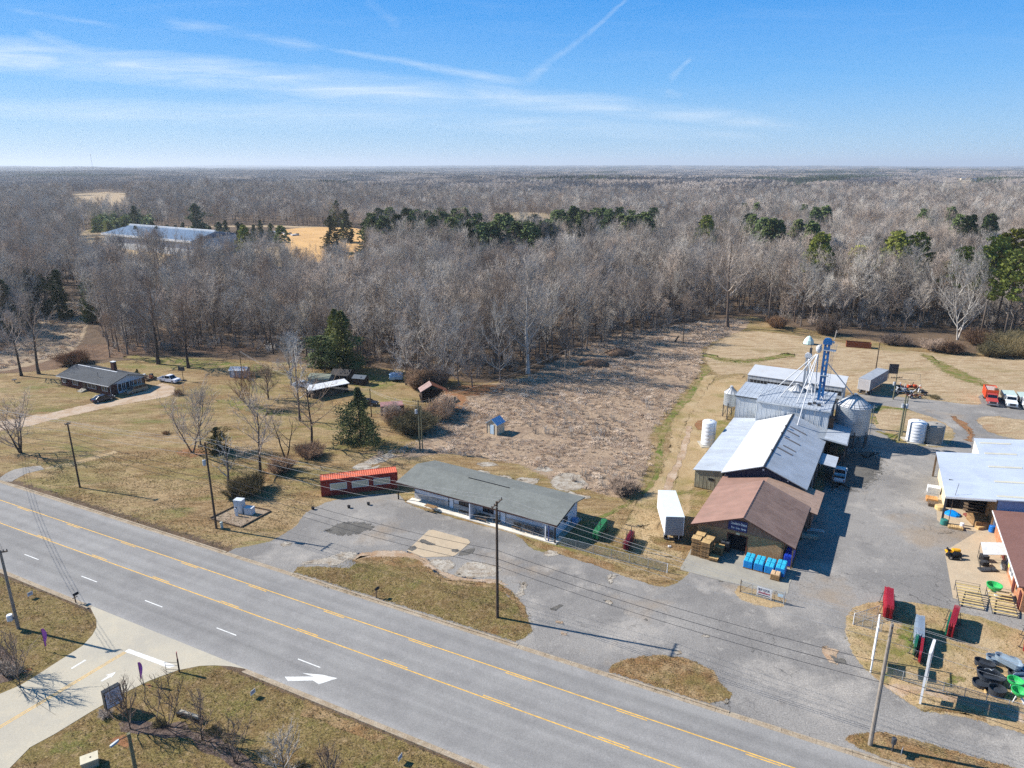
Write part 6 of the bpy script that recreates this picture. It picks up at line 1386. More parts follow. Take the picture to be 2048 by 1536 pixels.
for i, (x, y) in enumerate([(2010, 700), (1985, 712), (2035, 712), (1960, 690), (1900, 705), (1870, 700), (2060, 695), (1790, 688), (1650, 668), (1555, 655)]):
 bush(['round dark thicket at the right end of the wood edge', 'olive thicket below the wood edge by the stubble field', 'dark bush at the right frame edge by the woods', 'brown thicket behind the dome shaped tree', 'brown thicket at the foot of the dome shaped tree', 'low bush left of the dome shaped tree', 'bush beyond the right frame edge by the woods', 'low thicket between dirt bank and dome shaped tree', 'twiggy thicket at the wood edge above the silver elevator', 'small thicket at the wood edge left of the blue tower'][i], x, y, [5, 4, 5, 4.5, 3.5, 3.5, 5, 4, 4, 3][i], [4.5, 3.2, 4.2, 4, 2.6, 2.4, 5, 2.2, 4.5, 3][i], [m_shrubg, m_shrubg, m_shrubg, m_shrub, m_shrub, m_twigdark, m_shrubg, m_twigdark, m_twigdark, m_shrub][i], 60 + i, 230, 20, .03)

# ---- the woods ------------------------------------------------------------------------
EDGE = [(-900, 690), (-200, 700), (0, 700), (60, 715), (100, 640), (140, 560), (200, 640), (215, 716), (330, 706), (480, 700), (560, 712), (640, 722), (700, 728), (740, 726), (800, 735), (860, 752), (960, 760), (1000, 752), (1060, 742), (1110, 728), (1160, 712), (1240, 690), (1330, 664), (1400, 640), (1500, 622), (1570, 650), (1620, 655), (1700, 660), (1800, 662), (1880, 655), (1960, 668), (2100, 690), (3200, 700)]
def edge_y(x):
 for (a, b), (c, d) in zip(EDGE[:-1], EDGE[1:]):
  if a <= x <= c: return b + (d - b) * (x - a) / (c - a)
 return 690
CLEAR = [[(-60, 700), (0, 690), (60, 655), (90, 620), (150, 600), (180, 625), (160, 680), (90, 712), (0, 730)],
         [(150, 498), (165, 462), (230, 458), (480, 452), (560, 452), (700, 457), (745, 470), (735, 562), (660, 570), (540, 562), (440, 566), (240, 566), (160, 530)],
         [(975, 427), (1110, 424), (1105, 500), (1040, 508), (985, 490)], [(1885, 355), (2010, 354), (2000, 388), (1890, 388)], [(140, 386), (262, 386), (255, 430), (150, 430)], [(1560, 372), (1640, 371), (1630, 392), (1570, 392)], [(640, 372), (700, 371), (700, 392), (650, 392)]]
def inside(p, poly):
 x, y = p; c = False; n = len(poly)
 for i in range(n):
  x1, y1 = poly[i]; x2, y2 = poly[(i + 1) % n]
  if (y1 > y) != (y2 > y) and x < (x2 - x1) * (y - y1) / (y2 - y1) + x1: c = not c
 return c
def wooded(x, y):
 if y < 60: return abs(x) > 330
 px, py = PX(x, y, 0)
 if py > edge_y(px): return False
 for P_ in CLEAR:
  if inside((px, py), P_): return False
 return True
patch('field', CLEAR[1][:], m_field, .05, w=3, step=8, zf=hz); [patch('field', c_[:], m_field, .4, w=4, step=12, zf=hz) for c_ in CLEAR[2:]]
patch('old_pasture', [(-60, 745), (0, 700), (60, 655), (90, 620), (150, 600), (185, 625), (165, 690), (100, 722), (0, 745)], ground_mat('pasture_brush', [(lin(160, 140, 114),), (lin(120, 104, 88), .15, .42, .6, .8), (lin(182, 160, 130), .5, .5, .66, .6)], grain=.5, fscale=3), 3 * Z, w=2, step=3)
patch('clearing', [(575, 459), (700, 456), (742, 472), (730, 530), (600, 520), (560, 480)], ground_mat('orange_straw', [(lin(206, 164, 108),), (lin(188, 148, 98), .05, .45, .6, .7)], grain=.2), .12, w=3, step=8, zf=hz)

rnd = random.Random(77)
V = []
for k, (s, H, sp, kw) in enumerate([(101, 19, 6.2, dict(clear=.40)), (102, 23, 7.4, dict(clear=.42)), (103, 17, 4.6, dict(clear=.5)), (104, 24, 5.8, dict(clear=.55, up=.7)), (105, 15, 3.4, dict(clear=.4, up=.8)), (106, 20, 7.0, dict(clear=.3, fork=2)), (107, 11, 3.0, dict(clear=.22, up=.8)), (108, 21, 6.4, dict(clear=.5, up=.4))]):
 TK = bare_tree(s, H, sp, .22, limbs=14, sub=6, subsub=5, tw=5, twl=1.6, tww=.026, **kw)
 V.append((TK[0].mesh('tree_trunk', m_bark, True), TK[1].mesh('tree_crown', m_twig), TK, H))
def place_woods_tree(x, y, k, sc_, rz, lab, grp, mt=None):
 t = thing('bare_tree', lab, 'tree', (x, y, hz(x, y)), rz, grp); t.scale = (sc_,) * 3
 for nm, me in (('trunk', V[k][0]), ('crown', V[k][1])):
  o = bpy.data.objects.new(nm, me); C.objects.link(o); o.parent = t
def vn(x, y, s): return (sin(x / s + 1.3 * sin(y / s * .7)) * cos(y / s * 1.1 + 1.7 * sin(x / s * .6 + 2)))
def spaced(n, xr, yr, dmin, test, seed):
 r = random.Random(seed); cell = {}; out = []
 for _ in range(n):
  x, y = r.uniform(*xr), r.uniform(*yr)
  if not test(x, y): continue
  i, j = int(x // dmin), int(y // dmin)
  if any((x - a) ** 2 + (y - b) ** 2 < dmin * dmin for di in (-1, 0, 1) for dj in (-1, 0, 1) for a, b in cell.get((i + di, j + dj), [])): continue
  cell.setdefault((i, j), []).append((x, y)); out.append((x, y))
 return out
near = spaced(26000, (-300, 300), (140, 345), 3.9, wooded, 5)
near.sort(key=lambda p: hypot(*p))
def vis(p): px, py = PX(p[0], p[1]); return -120 < px < 2170
singles = [p for p in near if vis(p)][:262]; ss = set(singles); rest_near = [p for p in near if p not in ss]
for i, (x, y) in enumerate(singles):
 px, py = PX(x, y); k = rnd.randrange(8)
 zone, grp = ('bare tree at the front of the woods behind the ranch house and yards', 'bare trees of the woods behind the house') if px < 760 else (('bare tree at the front of the woods above the dead brush field', 'bare trees of the woods above the brush field') if px < 1420 else ('bare tree at the front of the woods beyond the stubble field', 'bare trees of the woods beyond the stubble field'))
 place_woods_tree(x, y, k, rnd.uniform(.62, 1.06) * (1 + .12 * vn(x, y, 26)), rnd.uniform(0, 6.28), zone, grp)

# instanced rest of the forest: one object of kind stuff
def src_coll(name, meshes):
 c = bpy.data.collections.new(name)
 for i, me in enumerate(meshes): o = bpy.data.objects.new('%s_%02d' % (name, i), me); c.objects.link(o)
 return c
def scatter(name, pts, coll, kind='stuff', realize=False):
 """pts: (x, y, z, rz, scale, idx)"""
 me = bpy.data.meshes.new(name); me.from_pydata([p[:3] for p in pts], [], [])
 for an, ty, col_ in (('rz', 'FLOAT', 3), ('sc', 'FLOAT', 4), ('idx', 'INT', 5)):
  a = me.attributes.new(an, ty, 'POINT'); a.data.foreach_set('value', [p[col_] for p in pts])
 o = bpy.data.objects.new(name, me); C.objects.link(o); tag(o, kind=kind)
 ng = bpy.data.node_groups.new(name + '_nodes', 'GeometryNodeTree'); ng.interface.new_socket('Geometry', in_out='INPUT', socket_type='NodeSocketGeometry'); ng.interface.new_socket('Geometry', in_out='OUTPUT', socket_type='NodeSocketGeometry')
 N = ng.nodes; L = ng.links; gi = N.new('NodeGroupInput'); go = N.new('NodeGroupOutput'); iop = N.new('GeometryNodeInstanceOnPoints'); ci = N.new('GeometryNodeCollectionInfo')
 ci.inputs[0].default_value = coll; ci.inputs['Separate Children'].default_value = True; ci.inputs['Reset Children'].default_value = True
 def na(n, t): a = N.new('GeometryNodeInputNamedAttribute'); a.data_type = t; a.inputs[0].default_value = n; return a.outputs[0]
 cx = N.new('ShaderNodeCombineXYZ'); L.new(na('rz', 'FLOAT'), cx.inputs[2]); e2r = N.new('FunctionNodeEulerToRotation'); L.new(cx.outputs[0], e2r.inputs[0])
 L.new(gi.outputs[0], iop.inputs['Points']); L.new(ci.outputs[0], iop.inputs['Instance']); iop.inputs['Pick Instance'].default_value = True
 L.new(na('idx', 'INT'), iop.inputs['Instance Index']); L.new(e2r.outputs[0], iop.inputs['Rotation']); L.new(na('sc', 'FLOAT'), iop.inputs['Scale']); L.new(iop.outputs[0], go.inputs[0])
 md = o.modifiers.new('scatter', 'NODES'); md.node_group = ng
 return o
def joined(TKs, mats):
 """one mesh from trunk and crown"""
 v, f, mi = [], [], []
 for j, mb in enumerate(TKs):
  i = len(v); v += mb.v; f += [tuple(q + i for q in ff) for ff in mb.f]; mi += [j] * len(mb.f)
 me = bpy.data.meshes.new('tree'); me.from_pydata(v, [], f)
 for m in mats: me.materials.append(m)
 me.polygons.foreach_set('material_index', mi); return me
full = [joined(v[2], (m_bark, m_twig)) for v in V]
cF = src_coll('wood_tree', full)
mid = []
for k, (s, H, sp, up) in enumerate([(201, 18, 6.4, .5), (202, 22, 7.6, .5), (203, 16, 5.2, .7), (204, 20, 7.0, .4), (205, 13, 4.6, .6)]):
 mid.append(joined(bare_tree(s, H, sp, .24, limbs=10, sub=5, subsub=4, tw=4, twl=2.0, tww=.06, clear=.4, up=up), (m_bark, m_twig)))
cM = src_coll('mid_tree', mid)
pts = [(x, y, hz(x, y), rnd.uniform(0, 6.28), rnd.uniform(.6, 1.05) * (1 + .14 * vn(x, y, 26)), rnd.randrange(8)) for x, y in rest_near]
fr_ = lambda x, y: abs(x) < .80 * y + 60
a1 = spaced(50000, (-420, 420), (330, 560), 5.4, lambda x, y: fr_(x, y) and hypot(x, y) >= 300 and (x, y) and y > 345 and wooded(x, y), 6)
pts += [(x, y, hz(x, y), rnd.uniform(0, 6.28), rnd.uniform(.62, 1.08) * (1 + .16 * vn(x, y, 34)), rnd.randrange(8)) for x, y in a1]
# saplings and undergrowth at the wood edge
scatter('woods', pts, cF)
def vn(x, y, s):  # cheap value noise for stands of different kinds
 return (sin(x / s + 1.3 * sin(y / s * .7)) * cos(y / s * 1.1 + 1.7 * sin(x / s * .6 + 2)))
a2 = spaced(80000, (-1100, 1100), (560, 1300), 7.2, lambda x, y: fr_(x, y) and wooded(x, y), 7)
scatter('distant_woods', [(x, y, hz(x, y), rnd.uniform(0, 6.28), rnd.uniform(.68, 1.08) * (1 + .2 * vn(x, y, 70)), rnd.randrange(5)) for x, y in a2], cM)
# far: 60 m stands of simple crowns
m_farb = tree_mat('far_bare_crowns', lin(166, 156, 148), lin(144, 132, 122), .18)
def stand(seed, size, n, hh, leaf, per, tall=1.0, cone=False):
 r = random.Random(seed); mb = MB()
 for _ in range(n):
  x, y = r.uniform(-size / 2, size / 2), r.uniform(-size / 2, size / 2); h = hh * r.uniform(.75, 1.15); R = h * (.2 if not cone else .16)
  for q in range(per):
   t = r.random() ** .7; az = r.uniform(0, 6.28); ra = R * sqrt(max(.05, 1 - (2 * t - 1) ** 2)) * r.uniform(.5, 1) if not cone else R * (1.1 - t) * r.uniform(.6, 1)
   p = Vector((x + cos(az) * ra, y + sin(az) * ra, h * (.45 + .55 * t))); a = (Vector((0, 0, 1)) + rv(r, .8)).normalized() * leaf; b = a.orthogonal().normalized() * leaf * (.22 if not cone else .5)
   i = len(mb.v); mb.v += [tuple(p - a), tuple(p + b), tuple(p + a), tuple(p - b)]; mb.f.append((i, i + 1, i + 2, i + 3))
 return mb.mesh('stand')
def mm_(me, m): me.materials.append(m); return me
cS = src_coll('stand', [mm_(stand(s, 62, 52, 19, 1.6, 44), m_farb) for s in (1, 2, 3, 4)])
fp = []; gp = []
y = 1270
while y < 15000:
 st_ = 56 * (1 if y < 5000 else 1.0 + (y - 5000) / 9000)
 x = -.80 * y
 while x < .80 * y:
  xx, yy = x + rnd.uniform(-18, 18), y + rnd.uniform(-18, 18); px, py = PX(xx, yy, 0)
  e = vn(xx, yy, 420) + .5 * vn(xx + 900, yy, 150)
  clr = any(inside((px, py), P_) for P_ in CLEAR)
  if not clr and not (yy > 1600 and vn(xx + 500, yy * 1.3, 260) > .80):
   s_ = st_ / 56 * rnd.uniform(.92, 1.08)
   (gp if (e > .78 and yy > 1700) else fp).append((xx, yy, hz(xx, yy) - (0 if s_ < 1.2 else 6), rnd.uniform(0, 6.28), s_, rnd.randrange(4)))
  x += st_
 y += st_
scatter('far_woods', fp, cS)
m_fare = tree_mat('far_evergreen_crowns', lin(66, 78, 54), lin(80, 88, 58), .15)
cE = src_coll('evergreen_stand', [mm_(stand(s, 62, 50, 20, 1.1, 44, cone=True), m_fare) for s in (11, 12)])
gp = [(a, b, c, d, e, f % 2) for a, b, c, d, e, f in gp]
def mass_px(px0, px1, top0, top1, dens, h, depth, seed):
 r = random.Random(seed); n = int((px1 - px0) / dens)
 for i in range(n):
  px = px0 + (px1 - px0) * (i + r.random()) / n; ty = top0 + (top1 - top0) * (i / n); p = G(px, ty, h)
  for j in range(2): q = p * 1.0; q.x += r.uniform(-6, 6); q.y += r.uniform(0, depth); gp.append((q.x, q.y, hz(q.x, q.y) * 0, r.uniform(0, 6), r.uniform(.7, 1.0), r.randrange(2)))
mass_px(1388, 1560, 362, 352, 7, 20, 60, 1); mass_px(1640, 1740, 356, 350, 7, 20, 60, 2); mass_px(125, 225, 341, 339, 10, 20, 90, 3); mass_px(560, 665, 366, 362, 8, 20, 40, 4); mass_px(1985, 2100, 356, 354, 7, 20, 60, 5)
scatter('far_evergreen_woods', gp, cE)

# pines one can tell apart
PV = []
for s, H, R, cr in ((301, 24, 5.6, .5), (302, 22, 4.8, .55), (303, 26, 6.6, .55), (304, 18, 4.4, .45)):
 TK = pine_tree(s, H, cr, R); PV.append((TK[0].mesh('pine_trunk', m_bark, True), TK[1].mesh('pine_crown', m_pinen), H))
m_pdk = tree_mat('dark_pine_needles', lin(100, 110, 62), lin(84, 98, 60), .2)  # needles of a darker green for the pine row and right-hand pines
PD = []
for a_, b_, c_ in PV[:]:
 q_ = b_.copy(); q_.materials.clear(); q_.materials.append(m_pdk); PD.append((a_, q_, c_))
CV = []
for s, H, R in ((401, 14, 3.4), (402, 12, 3.8), (403, 17, 3.6)):
 TK = cone_tree(s, H, R, 1500, .6, pw=.6); CV.append((TK[0].mesh('evergreen_trunk', m_barkdark, True), TK[1].mesh('evergreen_crown', m_dkgrn), H))
def pine_top(px, ty, h, k, lab, grp, vs=PV, name='pine_tree', wd=1.0):
 p = G(px, ty, h); s_ = h / vs[k][2]; t = thing(name, lab, 'tree', (p.x, p.y, hz(p.x, p.y)), (px * 1.7) % 6.28, grp); t.scale = (s_ * wd, s_ * wd, s_)
 for nm, me in (('trunk', vs[k][0]), ('crown', vs[k][1])): o = bpy.data.objects.new(nm, me); C.objects.link(o); o.parent = t
for px, ty, h, lab in [(1800, 464, 28, 'large yellow green broad topped pine in the woods, left one of the big pair'), (1838, 466, 28, 'large yellow green pine, right one of the big pair in the woods'), (1722, 492, 24, 'medium pine left of the big yellow green pair'), (1645, 468, 28, 'flat topped dark pine above the woods left of the big pair'), (1778, 478, 22, 'pine at the left shoulder of the big yellow green pair'), (1930, 495, 26, 'rounded dark green pine right of the big pair'), (2030, 460, 32, 'tall bright pine at the right frame edge'), (2000, 475, 30, 'dark pine just inside the right frame edge'), (2044, 500, 28, 'yellow green pine cut by the right frame edge'), (1416, 432, 27, 'lone narrow dark pine in the woods left of centre right'), (1450, 441, 22, 'small pine top right of the lone narrow pine'), (487, 452, 21, 'dark conical evergreen in front of the far factory'), (562, 452, 20, 'squat dark evergreen right of the far factory')]:
 pine_top(px, ty, h, (px % 4), lab, None)
for px, ty, h in [(1508, 430, 23), (1530, 436, 23), (1548, 438, 23), (1560, 442, 22), (1498, 428, 20), (1600, 440, 22), (1625, 445, 24), (1632, 415, 22), (1655, 412, 22), (1905, 414, 22), (1920, 430, 22), (1945, 432, 24), (1985, 430, 24), (1850, 418, 22), (1490, 405, 20), (1515, 404, 20), (1610, 408, 20)]:
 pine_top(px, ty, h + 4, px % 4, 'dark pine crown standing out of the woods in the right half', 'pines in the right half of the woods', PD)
for i in range(56):
 px = 745 + i * 10.2 + rnd.uniform(-6, 6); ty = 422 + rnd.uniform(-8, 14) + (12 if 930 < px < 1110 else 0)
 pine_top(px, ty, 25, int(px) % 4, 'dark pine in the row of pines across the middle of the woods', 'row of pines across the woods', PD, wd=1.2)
for i in range(20):
 px = 215 + i * 17 + rnd.uniform(-5, 5)
 pine_top(px, 446 + rnd.uniform(-7, 7), 13, int(px) % 3, 'dark evergreen in the row behind the far factory', 'evergreens behind the factory', CV, 'evergreen_tree')
for px, ty in [(672, 402), (690, 420), (660, 432), (388, 408), (266, 412), (735, 436), (10, 520), (55, 535), (110, 540), (170, 545), (0, 560)]:
 pine_top(px, ty, 17 if ty > 470 else 22, px % 3, 'dark evergreen mixed into the woods at the left', 'evergreens in the left woods', CV, 'evergreen_tree')
b = [joined(cone_tree(501 + i, 11, 4.2, 1100, .8, pw=.35), (m_bark, m_bamboo)) for i in range(2)]; cB = src_coll('bamboo_clump', b)
bp = []
for i in range(60): p = G(rnd.uniform(185, 300), rnd.uniform(418, 440), 11); bp.append((p.x, p.y, 0, rnd.uniform(0, 6), rnd.uniform(.8, 1.1), i % 2))
scatter('bamboo_grove', bp, cB)

# ---- dead brush ------------------------------------------------------------------------
BR = [(752, 908), (800, 900), (836, 872), (868, 830), (900, 815), (960, 790), (1000, 768), (1060, 752), (1150, 700), (1230, 674), (1330, 656), (1430, 640), (1490, 645), (1420, 690), (1405, 715), (1398, 750), (1345, 815), (1312, 855), (1302, 925), (1280, 970), (1245, 1000), (1195, 985), (1150, 975), (1095, 950), (1060, 928), (985, 922), (900, 905), (850, 905)]
br_w = [G(*p).to_2d() for p in BR]
def inw(x, y, poly): return inside((x, y), [(p.x, p.y) for p in poly])
sh_mesh = [shrub_mesh(700 + i, .85, .42, 24, 7, .016, up=.1).mesh('brush_tuft', m_brush) for i in range(5)]
cT = src_coll('brush_tuft', sh_mesh)
def no_go(x, y):
 px, py = PX(x, y)
 for (a, b_, c, d) in ((950, 935, 1190, 1000), (965, 850, 1015, 876)):
  if a < px < c and b_ < py < d and rnd.random() < .85: return True
 return False
bp = [(x, y) for x, y in spaced(52000, (-25, 110), (95, 240), .78, lambda x, y: inw(x, y, br_w), 11) if not no_go(x, y)]
scatter('dead_brush', [(x, y, -.02, rnd.uniform(0, 6.28), rnd.uniform(.35, .95) * (1 + .4 * vn(x, y, 4) + .25 * vn(x, y, 1.7)), rnd.randrange(5)) for x, y in bp if vn(x, y, 7) > -.72], cT)
tw_ = [shrub_mesh(740 + i, .7, 1.3, 16, 6, .014, up=.9).mesh('weed', m_twig) for i in range(3)]; cW = src_coll('weed', tw_)
scatter('tall_weeds', [(x, y, 0, rnd.uniform(0, 6.28), rnd.uniform(.5, 1.3), rnd.randrange(3)) for x, y in spaced(9000, (-25, 110), (95, 240), 1.6, lambda x, y: inw(x, y, br_w) and vn(x + 40, y, 9) > .25, 14)], cW)
gt = []
for i in range(4):
 r = random.Random(800 + i); k = MB()
 for _ in range(22): a = r.uniform(0, 6.28); q = r.random() * .24; b_ = Vector((cos(a) * q, sin(a) * q, 0)); blade(k, b_, b_ + Vector((r.uniform(-.07, .07), r.uniform(-.07, .07), r.uniform(.04, .11))), .014)
 gt.append(k.mesh('tuft', tree_mat('grass_blades%d' % i, S(TAN, 1.25), S(OLV, 1.5), .3)))
cG = src_coll('grass_tuft', gt)
LAWNS = [[(576, 1150), (640, 1131), (800, 1111), (905, 1160), (1003, 1162), (1062, 1230), (1066, 1265), (1030, 1285), (700, 1190)], [(1215, 1345), (1240, 1318), (1350, 1311), (1432, 1342), (1465, 1388), (1420, 1410), (1300, 1378)], [(1692, 1478), (1740, 1461), (1850, 1483), (2048, 1540), (2048, 1600), (1800, 1532)],
 [(-60, 1130), (60, 1168), (180, 1218), (190, 1250), (110, 1322), (0, 1384), (-100, 1430)], [(20, 1540), (110, 1470), (240, 1392), (355, 1342), (480, 1340), (700, 1432), (950, 1540), (600, 1640), (0, 1640)], [(1700, 1220), (1762, 1203), (1900, 1220), (2048, 1264), (2048, 1440), (1860, 1425), (1753, 1360), (1690, 1280)],
 [(90, 945), (230, 905), (420, 900), (640, 950), (640, 1000), (545, 1075), (440, 1098), (225, 1030), (60, 975)], [(1130, 1095), (1230, 1030), (1300, 1000), (1370, 1000), (1370, 1140), (1300, 1158)]]
LW_ = [[(lambda q: (q.x, q.y))(G(*p)) for p in L_] for L_ in LAWNS]
scatter('grass_tufts', [(x, y, .02, rnd.uniform(0, 6.28), rnd.uniform(.6, 1.5), rnd.randrange(4)) for x, y in spaced(150000, (-95, 62), (38, 125), .34, lambda x, y: any(inside((x, y), L_) for L_ in LW_) and vn(x, y, 3) > -.55, 15)], cG)
und = [shrub_mesh(720 + i, 1.3, 2.4, 22, 7, .03, up=.9).mesh('undergrowth', m_twig) for i in range(3)]
cU = src_coll('undergrowth', und)
up_ = [(x, y) for x, y in spaced(30000, (-260, 260), (150, 300), 2.4, lambda x, y: PX(x, y)[1] < edge_y(PX(x, y)[0]) + 3 and wooded(x, y - 2), 12)]
scatter('undergrowth', [(x, y, 0, rnd.uniform(0, 6.28), rnd.uniform(.5, 1.25), rnd.randrange(3)) for x, y in up_], cU)
pas = [G(*p).to_2d() for p in [(-60, 740), (0, 705), (60, 660), (90, 625), (150, 605), (180, 630), (160, 690), (100, 718), (0, 740)]]
pp_ = spaced(9000, (-190, -90), (170, 290), 1.6, lambda x, y: inw(x, y, pas), 13)
scatter('pasture_weeds', [(x, y, 0, rnd.uniform(0, 6.28), rnd.uniform(.5, 1.6), rnd.randrange(5)) for x, y in pp_], cT)
# low mounds in the brush
def mound(px, py, w, h, seed):
 p = G(px, py); r = random.Random(seed); mb = MB(); n = 18; R = [];
 for j in range(5):
  t = j / 4; R.append([(p.x + w * (1 - t) * cos(2 * pi * k / n) * (1 + .18 * sin(k * 1.7 + seed)) + r.uniform(-.1, .1), p.y + w * .8 * (1 - t) * sin(2 * pi * k / n), h * (1 - (1 - t) ** 2) - .03) for k in range(n)])
 mb.ring(R); o = mb.build('dirt_mound', ground_mat('mound_soil', [(lin(118, 96, 78),), (lin(86, 70, 60), .6, .42, .6, .8)], edge=False, grain=.5), smooth=True); return o
for i, (x, y, w, h, lab) in enumerate([(1190, 730, 4.0, 1.6, 'brown earth mound at the foot of the woods, left of two'), (1240, 708, 4.2, 1.8, 'brown earth mound at the foot of the woods, right of two')]):
 tag(mound(x, y, w, h, i), lab, 'mound')
# ================================================================== THINGS
m_tyre = mat('tyre_rubber', lin(30, 30, 31), rough=.9, var=.1); m_rim = mat('wheel_rim', lin(170, 172, 176), rough=.35, metal=.5, var=.05)
m_lamp = mat('lamp_lens', lin(210, 214, 216), rough=.2, var=.02); m_tail = mat('tail_lamp', lin(140, 24, 22), rough=.3); m_cglass = mat('car_glass', lin(22, 28, 38), rough=.08, var=.05, spec=.7)
def paint(n, c, rough=.3): return mat('paint_' + n, c, rough=rough, var=.03, spec=.6)
def prism_y(prof, y0, y1, taper=0.0, cz=0):
 """side profile (x, z) swept across the width, narrowing by taper above height cz"""
 mb = MB(); n = len(prof)
 for y, s in ((y0, 1), (y0 + .06 * (1 if y1 > y0 else -1), 0), (y1 - .06, 0), (y1, 1)): pass
 def yy(y, z): return y * (1 - taper * max(0, z - cz))
 for y in (y0, y1): mb.v += [(x, yy(y, z), z) for x, z in prof]
 mb.f.append(tuple(range(n))); mb.f.append(tuple(n + k for k in reversed(range(n))))
 for k in range(n): mb.f.append((k, n + k, n + (k + 1) % n, (k + 1) % n))
 return mb.fixn()
def wheel(par, x, y, r, w=.24):
 mb = MB(); n = 16; s = 1 if y > 0 else -1
 mb.ring([[(x + rr * cos(2 * pi * k / n), y + o, r + rr * sin(2 * pi * k / n)) for k in range(n)] for rr, o in ((r * .82, -w / 2), (r, -w / 2 + .04), (r, w / 2 - .04), (r * .82, w / 2))])
 o = mb.fixn().build('tyre', m_tyre, None); wt = o; wt.name = 'wheel'; wt.parent = par
 MB().ring([[(x + rr * cos(2 * pi * k / n), y + s * (w / 2 + oo), r + rr * sin(2 * pi * k / n)) for k in range(n)] for rr, oo in ((r * .62, -.02), (r * .6, .015), (r * .2, .03))]).fixn().build('rim', m_rim, wt)
def car(label, cat, loc, rz, kind, pm, group=None, name=None):
 t = thing(name or {'sedan': 'sedan_car', 'van': 'station_wagon', 'pickup': 'pickup_truck'}[kind], label, cat, loc, rz, group)
 if kind == 'sedan':
  L, W, r = 4.8, .9, .33; body = [(-2.35, .28), (-2.4, .6), (-2.3, .86), (-1.6, .93), (1.0, .93), (2.1, .76), (2.36, .55), (2.35, .28)]
  cab = [(-1.75, .92), (-1.0, 1.4), (.35, 1.42), (1.15, .92)]; roof = [(-1.08, 1.36), (-.95, 1.43), (.32, 1.45), (.48, 1.36)]; wx = (-1.45, 1.4)
 elif kind == 'van':
  L, W, r = 4.9, .93, .34; body = [(-2.4, .3), (-2.45, .7), (-2.38, 1.0), (1.2, 1.0), (2.2, .8), (2.42, .55), (2.4, .3)]
  cab = [(-2.3, .99), (-2.05, 1.58), (.5, 1.62), (1.45, .99)]; roof = [(-2.12, 1.54), (-2.0, 1.64), (.5, 1.67), (.68, 1.55)]; wx = (-1.45, 1.45)
 else:
  L, W, r = 5.6, .98, .4; body = [(-.55, .4), (-.55, 1.08), (1.4, 1.1), (2.65, 1.02), (2.85, .7), (2.85, .4)]
  cab = [(-.5, 1.07), (-.4, 1.78), (.75, 1.8), (1.5, 1.09)]; roof = [(-.45, 1.72), (-.38, 1.84), (.72, 1.86), (.9, 1.74)]; wx = (-1.75, 1.85)
 b = prism_y(body, -W, W, .10, .75).build('body', pm, t)
 if kind == 'pickup':
  bd = MB(); bd.box(-2.8, -.56, -W, -W + .09, .5, 1.12); bd.box(-2.8, -.56, W - .09, W, .5, 1.12); bd.box(-2.82, -2.74, -W + .09, W - .09, .5, 1.1); bd.box(-.66, -.56, -W + .09, W - .09, .5, 1.12); bd.box(-2.74, -.66, -W + .09, W - .09, .5, .6); bdo = bd.build('cargo_bed', pm, t)
  MB().box(-2.73, -.67, -W + .1, W - .1, .602, .63).build('bed_liner', m_black, bdo); MB().box(-2.98, -2.83, -W, W, .42, .6).build('bumper', m_rim, t); MB().box(-.4, .0, -W + .0, W, .35, .45) 
 cg = prism_y(cab, -W * .9, W * .9, .16, cab[0][1]).build('cabin_glass', m_cglass, t)
 prism_y(roof, -W * .80, W * .80, .0, 9).build('roof', pm, t)
 pl = MB()
 for s in (-1, 1):
  y0 = W * .905 * s; y1 = W * .80 * s; z0 = cab[0][1]
  for (xa, xb) in ((cab[0][0], roof[0][0]), (cab[3][0], roof[3][0] + .05), (-.25 if kind != 'pickup' else None, -.25)):
   if xa is None: continue
   pl.tube((xa, y0, z0), (xb, y1, roof[0][1]), .045, n=4)
  if kind == 'van': pl.tube((-1.3, y0, z0), (-1.25, y1, roof[0][1]), .04, n=4)
 p = pl.build('pillar', pm, t); p['kind'] = 'stuff'
 for x in wx:
  for s in (-1, 1): wheel(t, x, s * (W - .1), r)
 fx = body[-2][0]
 for s in (-1, 1):
  MB().box(fx - .06, fx + .015, s * W * .62 - .2, s * W * .62 + .2, body[-2][1] + (.0), body[-2][1] + .17).build('headlight', m_lamp, t)
  bx = -2.42 if kind == 'sedan' else (-2.47 if kind == 'van' else -2.84); MB().box(bx - .01, bx + .1, s * W * .82 - .1, s * W * .82 + .1, .68, .92).build('tail_light', m_tail, t)
  MB().box(cab[3][0] - .45, cab[3][0] - .28, s * (W + .02) - (.0 if s > 0 else .16), s * (W + .02) + (.16 if s > 0 else 0), cab[3][1] + .05, cab[3][1] + .2).build('mirror', pm, t)
 MB().box(fx - .05, fx + .06, -W * .95, W * .95, .32, .5).build('bumper', pm if kind != 'pickup' else m_rim, t)
 MB().box(fx - .02, fx + .02, -.42, .42, .56, .72).build('grille', m_black, t)
 return t
def mid(a, b): A, B = G(*a), G(*b); return (A + B) / 2, atan2((B - A).y, (B - A).x)
c_, r_ = mid((187, 806), (226, 797)); car('dark blue black sedan parked on the gravel in front of the brick house', 'car', (c_.x, c_.y, 0), r_, 'sedan', paint('dark_blue', lin(30, 36, 50)))
c_, r_ = mid((252, 789), (288, 779)); car('tan and grey minivan parked against the glazed gable of the brick house', 'car', (c_.x + .3, c_.y, 0), r_ + pi, 'van', paint('tan', lin(150, 138, 116)))
c_ = G(339, 764); car('white pickup truck parked at the end of the gravel drive', 'pickup truck', (c_.x, c_.y, 0), radians(-20), 'pickup', paint('white', lin(232, 232, 236)))
c_ = G(1676, 957); car('white pickup with empty black bed in the shade of the metal barn', 'pickup truck', (c_.x + .3, c_.y + .2, 0), radians(62), 'pickup', paint('white2', lin(226, 226, 228)))
